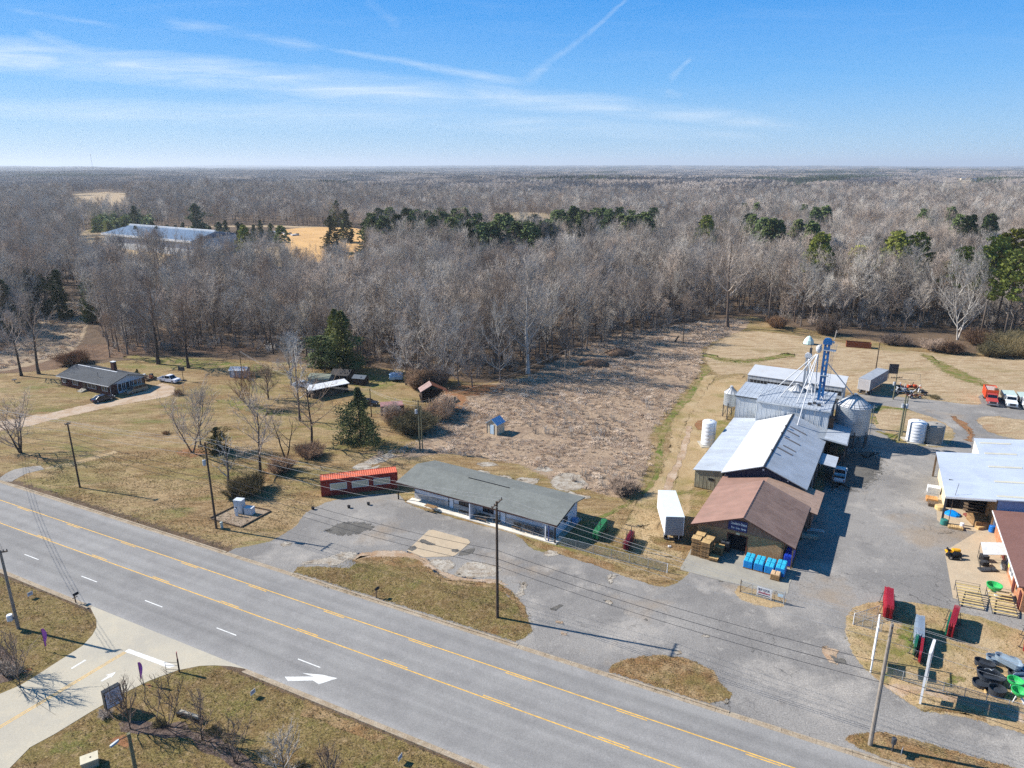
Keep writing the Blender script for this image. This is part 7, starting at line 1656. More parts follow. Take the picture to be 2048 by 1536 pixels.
c_ = G(606, 773); car('white car half hidden at the left end of the carport', 'car', (c_.x, c_.y, 0), radians(-8), 'sedan', paint('white3', lin(226, 228, 230)))
c_ = G(735, 810); car('dark car parked behind the cone shaped cedar', 'car', (c_.x, c_.y, 0), radians(-10), 'sedan', paint('black', lin(26, 26, 30)))

def farm_truck(label, bx, by, rz, pcab, pbox, boxh, kind='box'):
 p = G(bx, by); t = thing('farm_truck', label, 'truck', (p.x, p.y, 0), rz)
 prism_y([(1.0, .5), (1.0, 1.5), (1.35, 1.55), (2.75, 1.38), (2.95, 1.2), (2.95, .5)], -.95, .95, .12, 1.2).build('hood', pcab, t)
 prism_y([(-.15, .55), (-.15, 1.55), (1.05, 1.55), (1.05, .55)], -1.0, 1.0).build('cab', pcab, t)
 prism_y([(-.12, 1.54), (-.05, 2.2), (.72, 2.22), (1.08, 1.54)], -.95, .95, .12, 1.5).build('cab_glass', m_cglass, t)
 prism_y([(-.14, 2.14), (-.06, 2.3), (.7, 2.32), (.86, 2.16)], -.92, .92).build('cab_roof', pcab, t)
 pl = MB()
 for s in (-1, 1):
  for a, b in (((1.08, .96, 1.54), (.8, .9, 2.2)), ((-.1, .96, 1.54), (-.06, .9, 2.2)), ((.5, .97, 1.54), (.45, .9, 2.2))): pl.tube((a[0], a[1] * s, a[2]), (b[0], b[1] * s, b[2]), .05, n=4)
 pl.build('pillar', pcab, t)['kind'] = 'stuff'
 MB().box(-5.0, 2.7, -.4, .4, .55, .8).build('chassis', m_black, t); MB().box(2.96, 3.02, -.55, .55, .75, 1.2).build('grille', m_steel, t); MB().box(2.95, 3.15, -1.05, 1.05, .45, .68).build('bumper', m_rim, t)
 for s in (-1, 1): MB().box(2.93, 3.0, s * .75 - .12, s * .75 + .12, .85, 1.1).build('headlight', m_lamp, t); MB().box(.9, 1.0, s * 1.2 - .1, s * 1.2 + .1, 1.5, 1.9).build('mirror', m_black, t)
 for x, w in ((1.95, .28), (-3.3, .5), (-4.4, .5) if kind == 'box' else (-3.3001, .5)):
  for s in (-1, 1): wheel(t, x, s * .85, .5, w)
 if kind == 'box':
  b = MB(); b.box(-5.0, -.35, -1.2, -1.12, .95, boxh); b.box(-5.0, -.35, 1.12, 1.2, .95, boxh); b.box(-5.0, -4.92, -1.12, 1.12, .95, boxh); b.box(-.43, -.35, -1.12, 1.12, .95, boxh); b.box(-4.92, -.43, -1.12, 1.12, .95, 1.05); bo = b.build('grain_box', pbox, t)
  k = MB()
  for i in range(7): x = -4.8 + i * .7; k.box(x, x + .08, -1.26, -1.205, .95, boxh); k.box(x, x + .08, 1.205, 1.26, .95, boxh)
  k.build('rib', pbox, bo)['kind'] = 'stuff'
  MB().box(-4.9, -.5, -1.1, 1.1, 1.1, boxh - .25).build('load', mat('pale_load', lin(190, 168, 156), var=.3, scale=4), t); MB().box(-1.6, -.5, .4, 1.1, boxh - .2, boxh + .35).build('load_heap', m_oldwood, t)
 else:
  b = MB(); b.box(-5.0, -.35, -1.2, 1.2, .95, 1.1); b.box(-5.0, -.35, -1.2, -1.13, 1.1, 1.9); b.box(-5.0, -.35, 1.13, 1.2, 1.1, 1.9); b.box(-.42, -.35, -1.13, 1.13, 1.1, 2.1); b.build('flat_bed', m_silver, t)
  c = MB(); c.slab((-5, -1.25, 1.95), (-.5, -1.25, 1.95), (-.5, 1.25, 2.15), (-5, 1.25, 2.15), .06); c.build('tarp', mat('pale_green_tarp', lin(176, 192, 184), rough=.6, var=.1), t)
farm_truck('red truck with high orange side box, leftmost of three parked trucks', 1981, 806, radians(-116), paint('faded_red', lin(178, 66, 60), .5), paint('orange', lin(222, 88, 44), .6), 2.9)
farm_truck('white truck with grey bed, middle of three trucks parked by the back road', 2019, 810, radians(-115), paint('white4', lin(232, 236, 236), .4), m_silver, 2, 'flat')
farm_truck('white truck cut by the right frame edge, rightmost of three parked trucks', 2052, 814, radians(-115), paint('white5', lin(230, 232, 234), .4), m_silver, 2, 'flat')

def box_trailer(name, label, loc, rz, L, W, H, z0, mw, mtop, mend, open_door=False, gear_back=True):
 """x runs from the near end into the distance"""
 t = thing(name, label, 'trailer', loc, rz)
 MB().box(.05, L, -W / 2, W / 2, z0, H).build('body', mw, t)
 r = MB().box(0, L + .02, -W / 2 - .02, W / 2 + .02, H + .002, H + .05).build('roof', mtop, t)
 n = int(L / 1.2)
 for i in range(n):
  x = .1 + i * (L - .15) / n; w = (L - .15) / n - .03
  for s in (-1, 1): MB().box(x, x + w, s * (W / 2 + .012) - .01, s * (W / 2 + .012) + .01, z0 + .08, H - .1).build('side_panel', mw, t)
 e = MB().box(-.0, .045, -W / 2, W / 2, z0, H - .02).build('end_wall', mend, t); k = 9; hh = (H - z0 - .3) / k
 for i in range(k): MB().box(-.03, -.002, -W / 2 + .1, W / 2 - .1, z0 + .1 + i * hh, z0 + .1 + (i + 1) * hh - .04).build('door_slat', mend, e)
 f = MB()
 for s in (-1, 1): f.box(-.05, .0, s * (W / 2 - .05) - .05, s * (W / 2 - .05) + .05, z0, H)
 f.build('door_frame', m_white, e)
 MB().box(.1, L * .5, -.45, .45, z0 - .18, z0 - .01).build('subframe', m_steel, t); MB().box(-.06, .06, -W / 2 + .1, W / 2 - .1, .45, .58).build('bumper', m_steel, t)
 for s in (-.7, .7): MB().box(-.03, .03, s - .04, s + .04, .58, z0).build('bumper_post', m_white, t)
 xw = (1.0,) if L < 10 else (1.3, 2.6)
 for x in xw:
  for s in (-1, 1): wheel(t, x, s * (W / 2 - .3), .5, .5)
 for s in (-.7, .7): MB().box(L * .78, L * .78 + .12, s - .06, s + .06, 0, z0).build('landing_leg', m_steel, t)
 if open_door:
  MB().box(-.06, 0, W / 2, W / 2 + W * .5, z0, H).build('open_door', m_steel, t)
 return t
a, b = G(1327, 1083), G(1366.5, 1086); c_ = (a + b) / 2; top = G(1332, 983.5, 3.95) - G(1348, 1034.7, 3.95)
box_trailer('box_trailer', 'white box trailer parked on the grass left of the brick farm store', (c_.x, c_.y, 0), atan2(top.y, top.x), 8.5, 2.6, 3.95, 1.1, m_white, mat('trailer_roof', lin(214, 222, 220), rough=.5, var=.05), mat('trailer_door_grey', lin(150, 150, 150), rough=.5, var=.08))
a, b = G(1719, 756, 3.8), G(1740.5, 761, 3.8); c_ = (a + b) / 2; top = G(1759, 742, 3.8) - c_; 
box_trailer('box_trailer', 'old grey semi trailer standing by the back road beside scrap', (c_.x, c_.y, 0), atan2(top.y, top.x), 12.2, 2.6, 3.8, 1.2, mat('old_grey_trailer', lin(150, 146, 146), rough=.6, var=.12, dirt=lin(120, 112, 108)), mat('old_trailer_roof', lin(160, 164, 168), rough=.5, var=.15, dirt=lin(120, 120, 128)), mat('old_trailer_front', lin(196, 190, 186), rough=.6, var=.08))
d_ = G(1775, 757, 0); o = thing('trailer_door', 'loose grey trailer door panel leaning at the far end of the old semi trailer', 'door', (d_.x, d_.y, 0), radians(-10)); MB().box(0, 2.2, 0, .1, 1.3, 3.8).build('panel', m_steel, o); MB().box(.1, .2, 0, .1, 0, 1.3).build('leg', m_steel, o); MB().box(2.0, 2.1, 0, .1, 0, 1.3).build('leg', m_steel, o)

# ---- scrap implements -----------------------------------------------------------------
def implement(label, bx, by, rz, L, m1, seed, hh=1.0):
 p = G(bx, by); t = thing('farm_implement', label, 'machinery', (p.x, p.y, 0), rz); r = random.Random(seed)
 f = MB(); f.tube((0, -.6, .6), (L, -.5, .6), .07); f.tube((0, .6, .6), (L, .5, .6), .07)
 for i in range(5): f.tube((i * L / 4, -.6, .6), (i * L / 4, .6, .6), .06)
 f.build('frame', m1, t)
 for i in range(8):
  x = r.uniform(.2, L - .3); k = MB(); k.tube((x, r.uniform(-.8, .8), r.uniform(.1, .5)), (x + r.uniform(-.6, .9), r.uniform(-.9, .9), r.uniform(.7, .7 + hh)), r.uniform(.04, .12)); k.build('arm', r.choice([m1, m_steel, m_white]), t)
 for i in range(3):
  x = r.uniform(.3, L - .8); MB().box(x, x + .7, -.5, .3, .5, .5 + hh * r.uniform(.4, .8)).build('housing', r.choice([m1, m_black, m_silver]), t)
 for x in (.8, L - .8):
  for s in (-1, 1): wheel(t, x, s * .85, .38, .2)
m_or = mat('orange_rusty_paint', lin(190, 74, 36), rough=.7, var=.3)
implement('orange hay implement behind the utility pole trio', 1796, 778, radians(-6), 5.0, m_or, 1); implement('white and black sprayer frame beside the orange implement', 1784, 786, radians(-4), 3.4, m_white, 2); implement('dark low mower in front of the orange implement', 1812, 788, radians(-8), 4.6, m_black, 3, .6)
implement('rusty low disc harrow lying by the edge of the back road', 1812, 795, radians(-4), 3.4, m_rust, 4, .3)

# ---- poles --------------------------------------------------------------------------------
def pole(label, bx, by, ty, r=.16, m=m_pole, arm=None, trafo=0, name='utility_pole', h=None, arms=1, rz=None, tx=None):
 p = G(bx, by); h = h or height_at(bx, by, ty); t = thing(name, label, 'pole', (p.x, p.y, 0), 0)
 MB().tube((0, 0, -.2), (0, 0, h), r, r * .68, 10).build('mast', m, t, smooth=False)
 if arm:
  az = radians(arm[1]); L = arm[0]
  for k in range(arms):
   z = h - .35 - k * .9; c = (cos(az) * L / 2, sin(az) * L / 2)
   A = MB(); n = Vector((-sin(az), cos(az), 0)) * .06
   A.hexa([Vector((-c[0], -c[1], z)) - n, Vector((c[0], c[1], z)) - n, Vector((c[0], c[1], z)) + n, Vector((-c[0], -c[1], z)) + n, Vector((-c[0], -c[1], z + .13)) - n, Vector((c[0], c[1], z + .13)) - n, Vector((c[0], c[1], z + .13)) + n, Vector((-c[0], -c[1], z + .13)) + n])
   a_ = A.build('crossarm', m_oldwood, t)
   for u in (-.92, -.45, .45, .92): MB().lathe([(.03, z + .13), (.07, z + .18), (.04, z + .24), (.06, z + .32), (.02, z + .36)], 8, c[0] * u, c[1] * u).build('insulator', m_white if k else m_steel, a_)
 for i in range(trafo):
  a = radians(200 + i * 110); x, y = cos(a) * .42, sin(a) * .42; z = h * .78 if h > 8 else h - 1.6
  q = MB().lathe([(.22, z - .45), (.25, z - .4), (.25, z + .3), (.2, z + .38)], 14, x, y).build('transformer', mat('transformer_grey', lin(176, 180, 182), rough=.5), t)
  MB().tube((x, y, z + .38), (x, y, z + .6), .04).build('bushing', m_steel, q)
 return Vector((p.x, p.y, h))
P2 = pole('plain wooden utility pole on the verge below the brick house', 160, 975, 845, arm=(.9, 64))
P3 = pole('wooden utility pole with transformer and crossarm above the grey cabinets', 433, 1057, 885, arm=(2.4, 64), trafo=1, r=.18)
P4 = pole('tall utility pole with double crossarm in front of the long low shop', 995, 1235, 1003, arm=(2.6, 64), arms=1, r=.19)
P5 = pole('weathered grey utility pole rising from the lower right verge', 1740, 1490, 1247, r=.2, m=m_polegrey, arm=(.8, 64))
P1 = pole('utility pole with a white transformer at the left edge of the near verge', 37, 1257, 1100, r=.19, m=m_polegrey, arm=(1.4, 20), trafo=0)
k_ = G(37, 1257); o = thing('meter_drum', 'white equipment drum hung low on the pole at the left edge', 'drum', (k_.x - .1, k_.y - .1, 1.2), 0); MB().lathe([(.05, -.1), (.34, .0), (.34, .6), (.28, .72)], 16, -.5, 0).build('shell', m_white, o); MB().box(-.2, .1, -.05, .05, .2, .35).build('bracket', m_steel, o)
P6 = pole('double service pole with crossarm and transformer behind the shop roof', 840, 900, 800, arm=(2.6, 150), trafo=1, r=.15, m=m_polegreen)
pole('second thin mast close beside the double service pole', 845, 899, 812, r=.12, m=m_polegreen)
P7 = pole('short dark pole behind the cone shaped cedar', 743, 834, 777, r=.13)
P8 = pole('thin pole with a lamp behind the grey garden shed', 485, 757, 700, r=.12, trafo=0)
P9 = pole('lone pale pole with twin lamps in the dead brush field', 1129, 777, 700, r=.11, m=m_polegrey, arm=(1.8, 10))
P10 = pole('thin pole at the top of the dead brush field near the woods', 1366, 686, 630, r=.12, arm=(1.0, 10))
P11 = pole('dark pole behind the old grey semi trailer', 1751, 742, 685, r=.15)
PA = pole('utility pole with crossarm and transformer, furthest of the trio by the tanks', 1786, 799, 753, r=.15, m=m_polegreen, arm=(2.6, 0), trafo=1)
PB = pole('thickest of the trio of utility poles left of the storage tanks', 1797, 882, 790, r=.2, m=m_polegreen, trafo=2)
PC = pole('slightly leaning mast of the pole trio, with a small transformer', 1803, 872, 793, r=.16, m=m_polegreen, trafo=1)
def basket():
 p = G(367, 762); t = thing('basketball_hoop', 'dark basketball hoop on a pole beside the white pickup', 'basketball hoop', (p.x, p.y, 0), 0)
 MB().tube((0, 0, 0), (0, 0, 3.1), .07).build('post', m_black, t); MB().box(-.8, .8, -.3, -.24, 2.7, 3.7).build('backboard', m_steel, t); MB().box(-.5, .6, -.3, .4, 0, .25).build('base', m_black, t)
basket()
def wire(label, pts, r=.016, sag=.6, m=None, name='power_line', group='overhead wires'):
 mb = MB()
 for A, B in zip(pts[:-1], pts[1:]):
  A, B = Vector(A), Vector(B); n = 14; L = (B - A).length; s = sag * (L / 50) ** 2; q = [A.lerp(B, i / n) - Vector((0, 0, s * 4 * (i / n) * (1 - i / n))) for i in range(n + 1)]; mb.path(q, r, 4)
 o = mb.build(name, m or mat('aluminium_wire', lin(176, 172, 166), rough=.5, metal=.0, var=.05, spec=.6)); tag(o, label, 'wire', group)
LW = RU * -1
m_dw = mat('dark_cable', lin(52, 52, 56), rough=.7)
def ext(P_, d, L, dz=0): return Vector((P_.x + d.x * L, P_.y + d.y * L, P_.z + dz))
E5 = ext(P5, RU, 60); W2 = ext(P2, RU, -70, 1.5)
side_ = Vector((cos(radians(64)), sin(radians(64)), 0))
line = [W2, P2, P3, P4, P5, E5]
for off, dz, lab in ((1.15, .05, 'upper roadside conductor on the far ends of the crossarms'), (.1, .15, 'upper roadside conductor at the pole tops'), (-1.15, .05, 'upper roadside conductor on the near ends of the crossarms')):
 wire(lab, [Vector((p.x, p.y, p.z)) + side_ * off * (1 if i in (2, 3) else .4) + Vector((0, 0, dz)) for i, p in enumerate(line)], sag=.9)
for z, r, lab, m in ((.66, .022, 'highest of the low roadside cables', m_dw), (.58, .026, 'middle low roadside cable along the shop', m_dw), (.51, .022, 'lowest roadside cable along the shop', m_dw)):
 wire(lab, [Vector((p.x, p.y, P3.z * z)) for p in line], r, 1.0, m)
wire('neutral wire under the crossarms along the road', [Vector((p.x, p.y, p.z * .86)) for p in line], .016, 1.0)
fx_ = P1 + Vector((-30, -12, 2)); 
for off, lab in ((-.5, 'left wire crossing the road from the left pole'), (0, 'middle wire crossing the road from the left pole'), (.5, 'right wire crossing the road from the left pole')):
 wire(lab, [P1 + Vector((off, -.2, -.2)), Vector((P2.x - 34 + off, P2.y + 18, P2.z + 1))], .016, 1.0, m_dw)
for z, lab in ((-.4, 'service wire from the shop pole to the pole behind the cedar'), (-1.2, 'lower service wire from the shop pole to the pole behind the cedar')): wire(lab, [P6 + Vector((0, 0, z)), P7 + Vector((0, 0, z * .3)), P8 + Vector((0, 0, z * .3))], .018, 3.0)
wire('service wire from the shop pole across the dead brush to the lamp pole', [P6 + Vector((0, 0, -.4)), P9, P10], .014, 1.2)
wire('service wire from the pole trio to the mill', [PB + Vector((0, 0, -1)), Vector((66, 128, 7.6))], .018, 2.0, m_dw)
wire('wire from the pole trio to the dark pole by the semi trailer', [PA, P11], .014, 2.0, m_dw)
def street_light():
 tp = G(257, 1467, 9.2); t = thing('street_light', 'grey wooden light pole with a long lamp head at the bottom left', 'street light', (tp.x, tp.y, 0), 0)
 MB().tube((0, 0, 0), (0, 0, 9.2), .19, .13, 12).build('mast', m_polegreen, t)
 h = G(220, 1494, 9.0) - Vector((tp.x, tp.y, 0)); a = G(238, 1480, 9.1) - Vector((tp.x, tp.y, 0))
 MB().tube((0, 0, 9.0), tuple(a), .035).build('arm', m_steel, t)
 d = (h - a).normalized(); n = Vector((-d.y, d.x, 0)).normalized() * .14; L = h - a
 MB().ring([[a + L * u + n * w + Vector((0, 0, zz)) for w, zz in ((-1 * s, 0), (-.6 * s, .1), (.6 * s, .1), (1 * s, 0), (.7 * s, -.08), (-.7 * s, -.08))] for u, s in ((0, .4), (.2, 1), (.85, 1.1), (1, .6))]).fixn().build('lamp_head', m_silver, t)
street_light()

# ---- chain link fences ------------------------------------------------------------------------
def mesh_mat():
 m = bpy.data.materials.new('chain_link'); m.use_nodes = True; N = NT(m.node_tree); N.n.clear(); out = N.new('ShaderNodeOutputMaterial'); b = N.new('ShaderNodeBsdfPrincipled')
 b.inputs['Base Color'].default_value = (*lin(150, 156, 158), 1); b.inputs['Roughness'].default_value = .6; tc = N.new('ShaderNodeTexCoord'); sp = N.new('ShaderNodeSeparateXYZ'); N.l.new(tc.outputs['Object'], sp.inputs[0])
 g = []
 for s in (1, -1):
  u = N.m('FRACT', N.m('MULTIPLY', N.m('ADD', sp.outputs[0], N.m('MULTIPLY', sp.outputs[2], s)), 14.0)); g.append(N.m('LESS_THAN', u, .13))
 a = N.m('MAXIMUM', *g); tr = N.new('ShaderNodeBsdfTransparent'); mx = N.new('ShaderNodeMixShader'); N.l.new(a, mx.inputs[0]); N.l.new(tr.outputs[0], mx.inputs[1]); N.l.new(b.outputs[0], mx.inputs[2]); N.l.new(mx.outputs[0], out.inputs[0]); return m
m_link = mesh_mat()
def link_fence(label, a, b, h, n, name='chain_link_fence', posts_white=()):
 A, B = G(*a), G(*b); d = B - A; L = d.length; t = thing(name, label, 'fence', A, atan2(d.y, d.x))
 MB().poly([(0, 0, .05), (L, 0, .05), (L, 0, h), (0, 0, h)]).build('wire_mesh', m_link, t)
 for i in range(n + 1):
  x = L * i / n; MB().tube((x, 0, 0), (x, 0, h + .06), .05 if i in posts_white else .032, n=8).build('post', m_white if i in posts_white else m_silver, t)
 MB().tube((0, 0, h), (L, 0, h), .026, n=6).build('top_rail', m_silver, t); MB().tube((0, 0, .08), (L, 0, .08), .02, n=6).build('bottom_rail', m_silver, t)
 return t
link_fence('chain link fence with thin rails running from the shop end to the white post', (1118, 1090), (1334, 1146), 1.35, 6, posts_white=(6,))
def banner_fence():
 A, B = G(1480, 1184), G(1567, 1209); d = B - A; L = d.length; t = thing('yard_gate', 'chain link gate section carrying a white lettered banner on the grass island', 'gate', A, atan2(d.y, d.x)); H = 1.55
 MB().poly([(0, 0, .1), (L, 0, .1), (L, 0, H), (0, 0, H)]).build('wire_mesh', m_link, t)
 for x, r, m in ((0, .06, m_oldwood), (L * .27, .03, m_silver), (L * .78, .03, m_oldwood), (L, .06, m_silver)): MB().tube((x, 0, 0), (x, 0, H + .25 if r > .05 else H), r, n=8).build('post', m, t)
 for z in (.1, H): MB().tube((0, 0, z), (L, 0, z), .025).build('rail', m_silver, t)
 for a_, b_ in (((.02, .15), (L * .26, H)), ((L * .8, H), (L * .98, .15))): MB().tube((a_[0], 0, a_[1]), (b_[0], 0, b_[1]), .025).build('brace', m_oldwood, t)
 x0, x1 = L * .38, L * .70; bn = MB().box(x0, x1, -.06, -.04, .32, H - .02).build('banner', m_white, t); c = (x0 + x1) / 2; w = x1 - x0
 text_mesh('BUY LOCAL', .42, mat('banner_navy', lin(46, 52, 78)), bn, loc=(c, -.068, 1.2), rot=(radians(90), 0, 0), bold=True, width=w * .82, font_scale_y=1.1)
 text_mesh('Southern', .45, mat('banner_red', lin(160, 52, 70)), bn, loc=(c, -.068, .82), rot=(radians(90), 0, 0), bold=True, shear=.4, width=w * .86)
 MB().box(x0 + .1, x1 - .1, -.066, -.062, .42, .54).build('banner_stripe', mat('banner_navy', lin(46, 52, 78)), bn)
 MB().box(x1 + .04, x1 + .12, -.05, .05, .1, H).build('white_slat', m_white, t); MB().box(L * .85, L * .97, -.05, -.03, .9, 1.3).build('small_sign', mat('pale_sign', lin(190, 214, 224)), t)
banner_fence()
link_fence('chain link fence panel by the red gate stack, long side', (1706, 1249), (1762, 1264), 1.5, 3, posts_white=(0,)); link_fence('open chain link gate leaf angled back from its white post', (1706, 1249), (1755, 1232), 1.4, 2, 'chain_link_gate')
link_fence('low wire fence along the sandy strip at the lower right', (1765, 1350), (2060, 1432), 1.1, 7)

# ---- stacked farm gates on racks ------------------------------------------------------------------
def gate_meshes(L, H, round_=.25):
 f = MB(); P_ = [(round_, 0), (L - round_, 0), (L, round_), (L, H - round_), (L - round_, H), (round_, H), (0, H - round_), (0, round_)]
 for i in range(8): a, b = P_[i], P_[(i + 1) % 8]; f.tube((a[0], 0, a[1]), (b[0], 0, b[1]), .03, n=4)
 fm = f.mesh('gate_frame'); r = MB()
 for i in range(1, 6): z = H * i / 6; r.box(.02, L - .02, -.012, .012, z - .055, z + .055)
 for u in (.33, .66): r.box(L * u - .03, L * u + .03, -.02, .02, .03, H - .03)
 return fm, r.mesh('gate_rails')
def gate_rack(px0, px1, n, L, H, cols, lab, hh=0, gap=.07, rackh=1.1, hooks=True):
 """gates packed side by side; px0, px1: near and far end of the stack on the ground"""
 A, B = G(*px0), G(*px1); d = B - A; rz = atan2(d.y, d.x); nrm = Vector((-d.normalized().y, d.normalized().x, 0))
 rk = thing('gate_rack', 'steel rack that holds the ' + lab, 'rack', A, rz)
 for x in (L * .22, L * .78):
  k = MB(); k.tube((x, n * gap / 2 + .35, 0), (x, n * gap / 2 + .12, H * .9), .035); k.build('upright', m_steel, rk); k = MB(); k.tube((x, -n * gap / 2 - .35, 0), (x, -n * gap / 2 - .12, H * .9), .035); k.build('upright', m_steel, rk)
  MB().tube((x, -n * gap / 2 - .5, .12), (x, n * gap / 2 + .5, .12), .035).build('base_bar', m_steel, rk)
  MB().tube((x, -n * gap / 2 - .45, H * .75), (x, n * gap / 2 + .45, H * .75), .025).build('spacer_bar', m_steel, rk)
 fm, rm = gate_meshes(L, H); r = random.Random(int(px0[0]))
 for i in range(n):
  c = cols[int(i * len(cols) / n)]; off = (i - (n - 1) / 2) * gap; p = A + nrm * off + Vector((0, 0, .17 + hh * (i % 3) * .03)); sh = r.uniform(-.12, .12)
  t = thing('farm_gate', ('%s tubular farm gate in the %s' % (c[0], lab)), 'gate', (p.x + d.normalized().x * sh, p.y + d.normalized().y * sh, p.z), rz, '%s gates in the %s' % (c[0], lab)); sc_ = c[2] if len(c) > 2 else 1; t.scale = (sc_, 1, 1)
  for nm, me in (('frame', fm), ('rails', rm)):
   m2 = me.copy(); m2.materials.clear(); m2.materials.append(c[1]); o = bpy.data.objects.new(nm, MC.setdefault((me.name, c[1].name), m2)); C.objects.link(o); o.parent = t
MC = {}
m_gr = mat('gate_red', lin(164, 40, 52), rough=.4, var=.1, rand=.12); m_gg = mat('gate_galvanised', lin(158, 172, 186), rough=.4, metal=.2, var=.1, rand=.08); m_gn = mat('gate_green', lin(30, 110, 84), rough=.4, var=.1); m_gn2 = mat('gate_bright_green', lin(66, 150, 96), rough=.5, var=.1, rand=.1); m_gm = mat('gate_maroon', lin(120, 30, 48), rough=.4, var=.1, rand=.1)
gate_rack((1774, 1241), (1774, 1200), 14, 4.6, 1.75, [('dark red', m_gr), ('red', m_gr)], 'first stack beside the chain link panel')
gate_rack((1896, 1278), (1908, 1235), 12, 4.8, 1.75, [('red', m_gr), ('red', m_gr), ('red', m_gr), ('green', m_gn, .6)], 'stack right of the grey one')
gate_rack((1835, 1296), (1836, 1262), 13, 4.2, 1.6, [('galvanised', m_gg)], 'grey stack behind the tall white sign')
gate_rack((1826, 1316), (1829, 1302), 4, 2.4, 1.5, [('green', m_gn)], 'short green pair in front of the grey stack')
gate_rack((1837, 1330), (1841, 1302), 4, 3.2, 1.4, [('orange red', m_gr)], 'orange red pair by the tall white sign')
gate_rack((2052, 1310), (2058, 1262), 10, 4.8, 1.75, [('red', m_gr)], 'red stack cut by the right frame edge')
gate_rack((1190, 1082), (1212, 1050), 6, 4.6, 1.3, [('green', m_gn2)], 'green stack behind the chain link fence', gap=.14)
gate_rack((1250, 1104), (1266, 1075), 6, 4.0, 1.3, [('maroon', m_gm)], 'maroon stack behind the chain link fence', gap=.12)
def tee(label, bx, by, h):
 p = G(bx, by); t = thing('tee_post', label, 'post', (p.x, p.y, 0), radians(-20)); MB().tube((0, 0, 0), (0, 0, h), .05).build('post', m_steel, t); MB().tube((-.9, 0, h + .12), (0, 0, h), .04).build('arm', m_steel, t); MB().tube((0, 0, h), (.8, 0, h + .02), .04).build('arm', m_steel, t)
tee('dark T shaped post rising from the green gate stack', 1200, 1072, 2.9); tee('left dark T shaped post by the maroon gate stack', 1252, 1100, 3.1); tee('right dark T shaped post by the maroon gate stack', 1261, 1092, 3.1); tee('thin T shaped post left of the green gate stack', 1193, 1078, 2.4)

def slat_rack(label, a, b, c, seed):
 """a near left, b near right, c far left on the ground"""
 A, B, Cc = G(*a), G(*b), G(*c); d = B - A; rz = atan2(d.y, d.x); L = d.length; D = (Cc - A).length; t = thing('yellow_slat_rack', label, 'rack', A, rz); n = 8; my = mat('yellow_slat', lin(214, 186, 122), rough=.6, var=.14, scale=3, rand=.1, dirt=lin(170, 140, 84), dscale=1.5)
 for i in range(n):
  y = .05 + (D - .35) * i / (n - 1); z = .30 + .75 * i / (n - 1)
  MB().box(.06, L - .06, y, y + .2, z, z + .05).build('slat', my, t)
 for x in (.0, L - .05):
  MB().hexa([(x, 0, .12), (x + .05, 0, .12), (x + .05, D, .95), (x, D, .95), (x, 0, .28), (x + .05, 0, .28), (x + .05, D, 1.05), (x, D, 1.05)]).build('side_rail', m_steel, t)
  for y, z in ((.05, .2), (D * .5, .65), (D - .05, 1.45)): MB().box(x, x + .05, y, y + .05, 0, z).build('upright', m_steel, t)
 for z in (1.1, 1.42): MB().tube((0, D - .03, z), (L, D - .03, z), .02).build('back_rail', m_steel, t)
slat_rack('yellow slatted display rack on the concrete apron, left of two', (1918, 1213), (1969, 1223), (1925, 1184), 1); slat_rack('yellow slatted display rack by the brick shop, right of two', (1984, 1228), (2036, 1238), (1988, 1196), 2)
# ---- pallets and wrapped goods by the loading door ------------------------------------------------
def pallet_mesh(full=True):
 mb = MB()
 for y in (0, .52, 1.04): mb.box(0, 1.2, y, y + .06, .02, .11)
 return mb
pal_str = MB()
for y in (0, .52, 1.04): pal_str.box(0, 1.2, y, y + .06, .02, .11)
pal_str = pal_str.mesh('pallet_stringers', m_timber); pb = MB()
for i in range(7): pb.box(i * .18, i * .18 + .11, 0, 1.1, .11, .13)
for i in (0, 3, 6): pb.box(i * .18, i * .18 + .11, 0, 1.1, 0, .02)
pal_whole = MB()
for y in (0, .52, 1.04): pal_whole.box(0, 1.2, y, y + .06, .02, .11)
for i in range(7): pal_whole.box(i * .18, i * .18 + .11, 0, 1.1, .11, .13)
pal_whole = pal_whole.mesh('pallet', m_timber); brd = MB().box(0, .12, 0, 1.1, 0, .022).mesh('pallet_board', m_pine)
def pallet_stack(x, y, n, fr, lab, grp, m=None, dx=0):
 r = random.Random(n * 3 + int(x * 10)); 
 for i in range(n):
  w = Vector((fr.loc.x + (x + r.uniform(-.05, .05)) * cos(fr.rz) - (y + r.uniform(-.05, .05)) * sin(fr.rz), fr.loc.y + x * sin(fr.rz) + (y + r.uniform(-.05, .05)) * cos(fr.rz), fr.loc.z + i * .135 + .045)); rz = fr.rz + r.uniform(-.05, .05)
  if i == n - 1:
   t = thing('wooden_pallet', 'topmost pale wooden pallet of the ' + lab, 'pallet', w, rz); o = bpy.data.objects.new('stringers', pal_str); C.objects.link(o); o.parent = t
   for k in range(9): o = bpy.data.objects.new('board', brd); C.objects.link(o); o.parent = t; o.location = (k * .135, 0, .112)
  else:
   o = bpy.data.objects.new('wooden_pallet', pal_whole); C.objects.link(o); o.location = w; o.rotation_euler = (0, 0, rz); tag(o, 'worn wooden pallet inside the ' + lab, 'pallet', grp)
def stack_px(px, py, n, lab): p = SF.to(G(px, py)); pallet_stack(p.x, p.y, n, SF, lab, 'pallets of the ' + lab)
stack_px(1381, 1110, 19, 'tall front left stack by the loading door'); stack_px(1399, 1116, 18, 'tall front right stack by the loading door')
a_ = SF.to(G(1381, 1110)); pallet_stack(a_.x + .1, a_.y + 1.25, 19, SF, 'tall rear left stack against the brick wall', 'pallets of the tall rear left stack'); a_ = SF.to(G(1399, 1116)); pallet_stack(a_.x + .1, a_.y + 1.2, 18, SF, 'tall rear right stack against the brick wall', 'pallets of the tall rear right stack')
